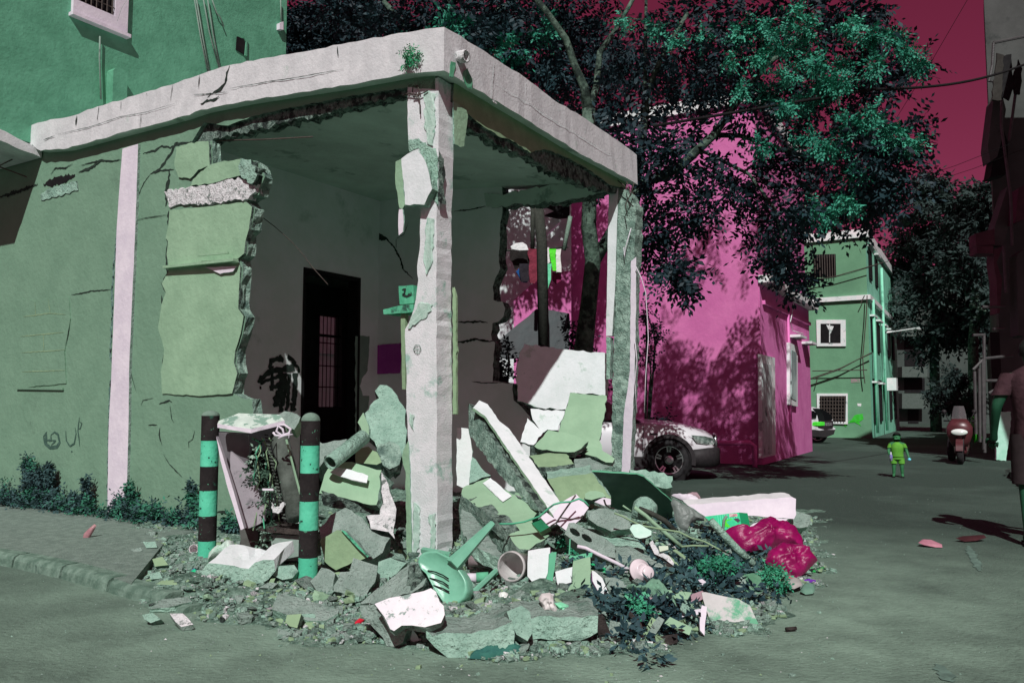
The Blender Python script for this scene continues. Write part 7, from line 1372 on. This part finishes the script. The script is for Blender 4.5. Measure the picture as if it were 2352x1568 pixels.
loft('rear_body', [[c+fwd*(-x)+wa_*s_*w+Z*(z-Rw) for s_, z in ((-1,z0),(-1.05,(z0+z1)/2),(-.8,z1),(.8,z1),(1.05,(z0+z1)/2),(1,z0))] for x, w, z0, z1 in [(.25,.10,.25,.34),(.5,.13,.22,.40),(.62,.15,.22,.55),(1.0,.17,.28,.55),(1.45,.13,.4,.6)]], RED, sco)
rwc = c-fwd*1.2; m_ = MB(); m_.lathe(rwc, wa_, [(Rw*.6,-.06),(Rw*.9,-.065),(Rw,-.03),(Rw,.03),(Rw*.9,.065),(Rw*.6,.06),(Rw*.6,-.06)], 28); m_.build('wheel', TYR, sco, True)
m_ = MB(); hb_ = c-fwd*.3+Z*(1.02-Rw); m_.tube([hb_-wa_*.34-fwd*.1, hb_-wa_*.1, hb_+wa_*.1, hb_+wa_*.34-fwd*.1], .016, 8); m_.build('handlebar', CLAD, sco, True)
for s_ in (-1, 1):
    m_ = MB(); q0 = hb_+wa_*s_*.22; q1 = q0+wa_*s_*.10+Z*.2; m_.tube([q0, q1], .008, 6); m_.lathe(q1+Z*.02, fwd, [(.0005,-.02),(.05,-.01),(.055,0),(.0005,.005)], 14); m_.build('mirror', CLAD, sco, True)
ws_ = []
for i in range(7):
    z = 1.0+.38*i/6; w = .16*(1-.35*(i/6)**2); ws_.append([c+Z*(z-Rw)+fwd*(-.16-.12*i/6-.05*(abs(s)**2))+wa_*w*s for s in (-1,-.5,0,.5,1)])
vs = [p for r_ in ws_ for p in r_]; mesh_obj('windscreen', vs, [(i*5+k, i*5+k+1, (i+1)*5+k+1, (i+1)*5+k) for i in range(6) for k in range(4)], mat('smoky_screen', (110,104,108), bump=0, rough=.05, spec=.8, alpha=.45), None, sco, True)
blob('lime and black plastic bag hanging behind the scooter', 'Y', [(575,1090),(610,1085),(640,1130),(640,1240),(600,1255),(572,1200)], ys+.9, .12, mat('lime_black_bag', (40,120,30), (20,50,24), s1=6, lo=.48, hi=.55, bump=.5, bs=8, rough=.35), NFr, 'bag', 'plastic_bag', wr=.06, ws=5, seed=50)
m_ = MB(); c2 = Vector((sp(625,1330).x, ys+1.2, .3)); m_.lathe(c2, Vector((.8,-.6,0)), [(.18,-.05),(.28,-.06),(.3,0),(.28,.06),(.18,.05),(.18,-.05)], 24); tag(m_.build('spare_tyre', TYR, None, True), 'dark tyre standing in the shade right of the scooter', 'tyre')
# ================= PEOPLE =================
def skin_body(name, joints, bones, radii, mt, parent=None, sub=2, root=0):
    me = bpy.data.meshes.new(name); me.from_pydata([tuple(j) for j in joints], bones, []); o = bpy.data.objects.new(name, me); COL.objects.link(o)
    bpy.context.view_layer.objects.active = o
    md = o.modifiers.new('skin', 'SKIN'); 
    if not me.skin_vertices: 
        bpy.context.view_layer.objects.active = o; bpy.ops.mesh.customdata_skin_add()
    for i, r in enumerate(radii): me.skin_vertices[0].data[i].radius = (r, r) if not isinstance(r, tuple) else r; me.skin_vertices[0].data[i].use_root = (i == root)
    md.use_smooth_shade = True
    s = o.modifiers.new('sub', 'SUBSURF'); s.levels = sub; s.render_levels = sub
    bpy.context.view_layer.update(); dg = bpy.context.evaluated_depsgraph_get(); m2 = bpy.data.meshes.new_from_object(o.evaluated_get(dg)); o.modifiers.clear(); o.data = m2
    m2.materials.clear(); m2.materials.append(mt)
    for p in m2.polygons: p.use_smooth = True
    if parent is not None: o.parent = parent
    return o
def person(loc, face, Hh, pose, skin, label, clothes, hair, child=False):
    """local frame: x right of the figure, y forward, z up, unit = body height"""
    f = Vector(face).normalized(); r = Vector((f.y, -f.x, 0)); root = empty('person', loc, label, 'person')
    def L(p): return (r*p[0]+f*p[1]+Z*p[2])*Hh
    J = {}; J.update(pose); names = list(J.keys()); idx_ = {n: i for i, n in enumerate(names)}
    B_ = [('pelvis','waist'),('waist','chest'),('chest','neck'),('neck','head0'),('head0','head1'),('chest','shL'),('chest','shR'),('shL','elL'),('elL','wrL'),('shR','elR'),('elR','wrR'),('wrL','paL'),('wrR','paR'),('pelvis','hipL'),('pelvis','hipR'),('hipL','knL'),('knL','anL'),('anL','toL'),('hipR','knR'),('knR','anR'),('anR','toR')]
    k = 1.25 if child else 1
    rad = dict(pelvis=.078*k, waist=.068*k, chest=.082*k, neck=.032*k, head0=.050*(1.35 if child else 1), head1=.050*(1.5 if child else 1), shL=.040*k, shR=.040*k, elL=.026*k, elR=.026*k, wrL=.018*k, wrR=.018*k, paL=.021*k, paR=.021*k, hipL=.056*k, hipR=.056*k, knL=.036*k, knR=.036*k, anL=.024*k, anR=.024*k, toL=.022*k, toR=.022*k)
    jl = [L(J[n]) for n in names]; o = skin_body('body', jl, [(idx_[a], idx_[b]) for a, b in B_], [rad[n]*Hh for n in names], skin, root, 2, idx_['pelvis'])
    # hands: five separate fingers rooted in each palm
    for sd_ in 'LR':
        a = L(J['wr'+sd_]); b = L(J['pa'+sd_]); d = (b-a).normalized(); sx = d.cross(f).normalized()
        fm_ = MB()
        for i, (off, ln) in enumerate([(-.016,.034),(-.0055,.042),(.0055,.040),(.016,.030)]):
            p0 = b+d*.008*Hh+sx*off*Hh; fm_.tube([p0, p0+d*ln*.55*Hh, p0+(d+f*.35).normalized()*ln*1.05*Hh], [.0058*Hh*k, .0052*Hh*k, .0038*Hh*k], 6)
        p0 = a.lerp(b, .6)+sx*(-.018)*Hh; fm_.tube([p0, p0-sx*.014*Hh+d*.012*Hh, p0-sx*.016*Hh+d*.032*Hh], [.007*Hh*k,.006*Hh*k,.0045*Hh*k], 6)
        hnd = mesh_obj('hand', [v+world_loc(root) for v in fm_.v], fm_.f, skin, None, root, True)
    for nm, parts_, mt in clothes:      # garments: elliptical sleeves round trunk and limbs
        gm = MB(); NN = 20
        for rings in parts_:
            base = len(gm.v); vs = []
            for (x_, y_, z_, rx, ry) in rings:
                c_ = L((x_, y_, z_))+world_loc(root)
                for q_ in range(NN):
                    a_ = 2*pi*q_/NN; w_ = 1+.05*noise.noise(Vector((cos(a_)*3, sin(a_)*3, z_*22))); vs.append(c_+(r*cos(a_)*rx+f*sin(a_)*ry)*Hh*k*w_)
            fs = [(i_*NN+q_, i_*NN+(q_+1)%NN, (i_+1)*NN+(q_+1)%NN, (i_+1)*NN+q_) for i_ in range(len(rings)-1) for q_ in range(NN)]
            gm.add(vs, fs)
        gm.build(nm, mt, root, True)
    hd = L(J['head1']); h0 = L(J['head0']); up = (hd-h0).normalized(); hr = .060*Hh*(1.42 if child else 1)
    m_ = MB(); vs = []; c = h0.lerp(hd, .62)+world_loc(root)-f*.008*Hh
    for i in range(9):
        for j in range(16):
            th_ = pi*.5*i/8; ph = 2*pi*j/16; low = .62 if f.dot(Vector((cos(ph),sin(ph),0))) > .3 else 1.32
            vs.append(c+Vector((cos(ph)*sin(th_*low)*hr, sin(ph)*sin(th_*low)*hr*1.05, cos(th_*low)*hr*1.05)))
    mesh_obj('hair', vs, [(i*16+j, i*16+(j+1)%16, (i+1)*16+(j+1)%16, (i+1)*16+j) for i in range(8) for j in range(16)], hair, None, root, True)
    # face and ears
    hc = h0.lerp(hd, .5)+world_loc(root); R_h = .054*Hh*(1.4 if child else 1)
    m_ = MB(); m_.lathe(hc+f*R_h*.98-up*R_h*.05, f-up*.2, [(.0005,.2*R_h),(.16*R_h,.02*R_h),(.2*R_h,-.2*R_h)], 8); m_.build('nose', skin, root, True)
    for s_ in (-1, 1):
        m_ = MB(); m_.lathe(hc+r*s_*R_h*.36+f*R_h*.86+up*R_h*.16, f, [(.09*R_h,0),(.06*R_h,.05*R_h),(.0005,.06*R_h)], 10); m_.build('eye', BLK, root, True)
        m_ = MB(); m_.lathe(hc+r*s_*R_h*.98-up*R_h*.05, r*s_, [(.24*R_h,-.1*R_h),(.26*R_h,.06*R_h),(.12*R_h,.04*R_h),(.0005,.0)], 10); m_.build('ear', skin, root, True)
    m_ = MB(); m_.bar(hc+f*R_h*.92-up*R_h*.42-r*R_h*.22, hc+f*R_h*.92-up*R_h*.42+r*R_h*.22, .05*R_h); m_.build('mouth', mat('lips', (60,90,60), bump=0), root)
    return root, L
SKG = mat('green_cast_skin', (44,96,62), (54,108,72), e=.72, s1=8, bump=0, rough=.6)
HAIR = mat('dark_hair', (18,20,20), (30,34,32), s1=30, bump=.5, bs=60, rough=.7)
CH = G(2063, 1096); 
LIM = mat('lime_cotton', (76,132,46), (90,146,54), e=.74, s1=8, bump=.3, bs=14)
pose = dict(pelvis=(0,0,.44), waist=(0,0,.53), chest=(0,0,.65), neck=(0,.0,.76), head0=(0,.01,.83), head1=(0,.015,.915), shL=(-.125,0,.71), shR=(.125,0,.71), elL=(-.185,0,.57), elR=(.175,.02,.57), wrL=(-.215,.07,.46), wrR=(.15,.10,.48), paL=(-.225,.09,.42), paR=(.13,.13,.455),
   hipL=(-.07,0,.41), hipR=(.07,0,.41), knL=(-.08,.02,.24), knR=(.075,.01,.24), anL=(-.085,0,.055), anR=(.08,0,.055), toL=(-.095,.08,.025), toR=(.09,.08,.025))
def sleeves(J, lx, w0, w1, f_=.62):
    out = []
    for sd_ in 'LR':
        a_, b_ = Vector(J['sh'+sd_]), Vector(J['el'+sd_]); out.append([(*(a_.lerp(b_, t_)), w0+(w1-w0)*t_+.0, w0+(w1-w0)*t_) for t_ in (-.12, .1, .4, f_)])
    return out
def torso(zb, zt, wb, wc, wsh, dp):
    return [(0,0,zb,wb,dp*.95),(0,0,zb+(zt-zb)*.25,wb*.97,dp*.92),(0,0,zb+(zt-zb)*.55,wc,dp),(0,0,zb+(zt-zb)*.82,wsh,dp*.95),(0,0,zt-.012,wsh*.75,dp*.7),(0,0.005,zt+.015,wsh*.34,dp*.42)]
def legs(J, w0, w1, z_end, hipz, hw, hd_):
    out = [[(0,0,hipz+.05,hw*.94,hd_*.95),(0,0,hipz,hw,hd_),(0,0,hipz-.05,hw*.98,hd_)]]
    for sd_ in 'LR':
        a_, b_ = Vector(J['hip'+sd_]), Vector(J['kn'+sd_]); t_e = (a_.z-z_end)/(a_.z-b_.z); out.append([(*(a_.lerp(b_, t_e*t_)), w0+(w1-w0)*t_, w0*1.05+(w1-w0)*t_) for t_ in (-.1, .25, .6, 1)])
    return out
shirt = ('shirt', [torso(.45,.745,.100,.102,.106,.098)]+sleeves(pose, 0, .040, .042, .5), LIM)
short = ('shorts', legs(pose, .054, .054, .30, .44, .096, .078), LIM)
fc = (O-CH); fc.z = 0
cr, Lc = person(CH, fc, .90, pose, SKG, 'small child in a lime green shirt and shorts standing in the street holding a bottle', [shirt, short], HAIR, True)
for s_ in (-1, 1):
    m_ = MB(); b0 = Lc((s_*.088,.04,.0))+CH; m_.box(b0+Z*.012, .06, .12, .02, Vector((-fc.y, fc.x, 0)), None, Z); m_.build('sandal', BLK, cr)
m_ = MB(); q = CH+Lc((-.13 if False else .125,.16,.46)); m_.lathe(q-Z*.09, Z, [(.0005,0),(.026,0),(.028,.1),(.012,.14),(.012,.17),(.0005,.17)], 14); tag(m_.build('plastic_bottle', mat('lilac_bottle', (120,110,170), (190,190,200), s1=14, lo=.48, hi=.52, bump=0, rough=.3), None, True), 'lilac and white bottle held in front of the child', 'bottle')
m_ = MB(); q = CH+Lc((-.23,.10,.40)); m_.lathe(q-Z*.03, Z, [(.0005,0),(.03,.01),(.032,.04),(.0005,.06)], 12); tag(m_.build('toy_cup', mat('sky_blue_toy', (110,190,220), bump=0, rough=.3), None, True), 'pale blue cup in the hand of the child', 'cup')
# man at the right edge, walking away
MN = G(2393, 1248); SHR = mat('maroon_ribbed_shirt', (52,32,38), (64,42,48), e=.7, s1=10, bump=.6, bs=18, bd=.02); SHO = mat('dark_shorts', (34,26,28), (42,34,36), e=.7, s1=8, bump=.4, bs=10)
Hm = (D(2380, 770, MN.y).z)
pose = dict(pelvis=(0,0,.52), waist=(0,0,.60), chest=(0,.005,.73), neck=(0,.01,.845), head0=(0,.02,.885), head1=(0,.03,.955), shL=(-.105,.0,.80), shR=(.105,.0,.80), elL=(-.165,-.02,.655), elR=(.15,-.05,.64), wrL=(-.175,.06,.525), wrR=(.16,.04,.52), paL=(-.175,.09,.48), paR=(.16,.06,.475),
   hipL=(-.05,0,.50), hipR=(.05,0,.50), knL=(-.055,-.03,.28), knR=(.055,.08,.28), anL=(-.06,-.12,.055), anR=(.06,.05,.045), toL=(-.065,-.05,.018), toR=(.065,.12,.02))
sh = ('shirt', [torso(.50,.838,.094,.100,.116,.094)]+sleeves(pose, 0, .042, .044, .62), SHR)
so_ = ('shorts', legs(pose, .062, .060, .285, .51, .096, .074), SHO)
mr, Lm = person(MN, (.45,.9,0), Hm, pose, mat('shaded_green_skin', (24,62,44), (32,74,54), e=.72, s1=8, bump=0, rough=.6), 'man in a maroon ribbed shirt and dark shorts walking away at the right edge', [sh, so_], HAIR)  # skin a darker green: the shade on him is put into the colour
m_ = MB()
for s_, y in ((-1,-.085),(1,.085)): b0 = Lm((s_*.062,y,.0))+MN; m_.box(b0+Z*.015, .10, .28, .03, Vector((.9,-.45,0)), None, Z)
m_.build('slippers', BLK, mr)
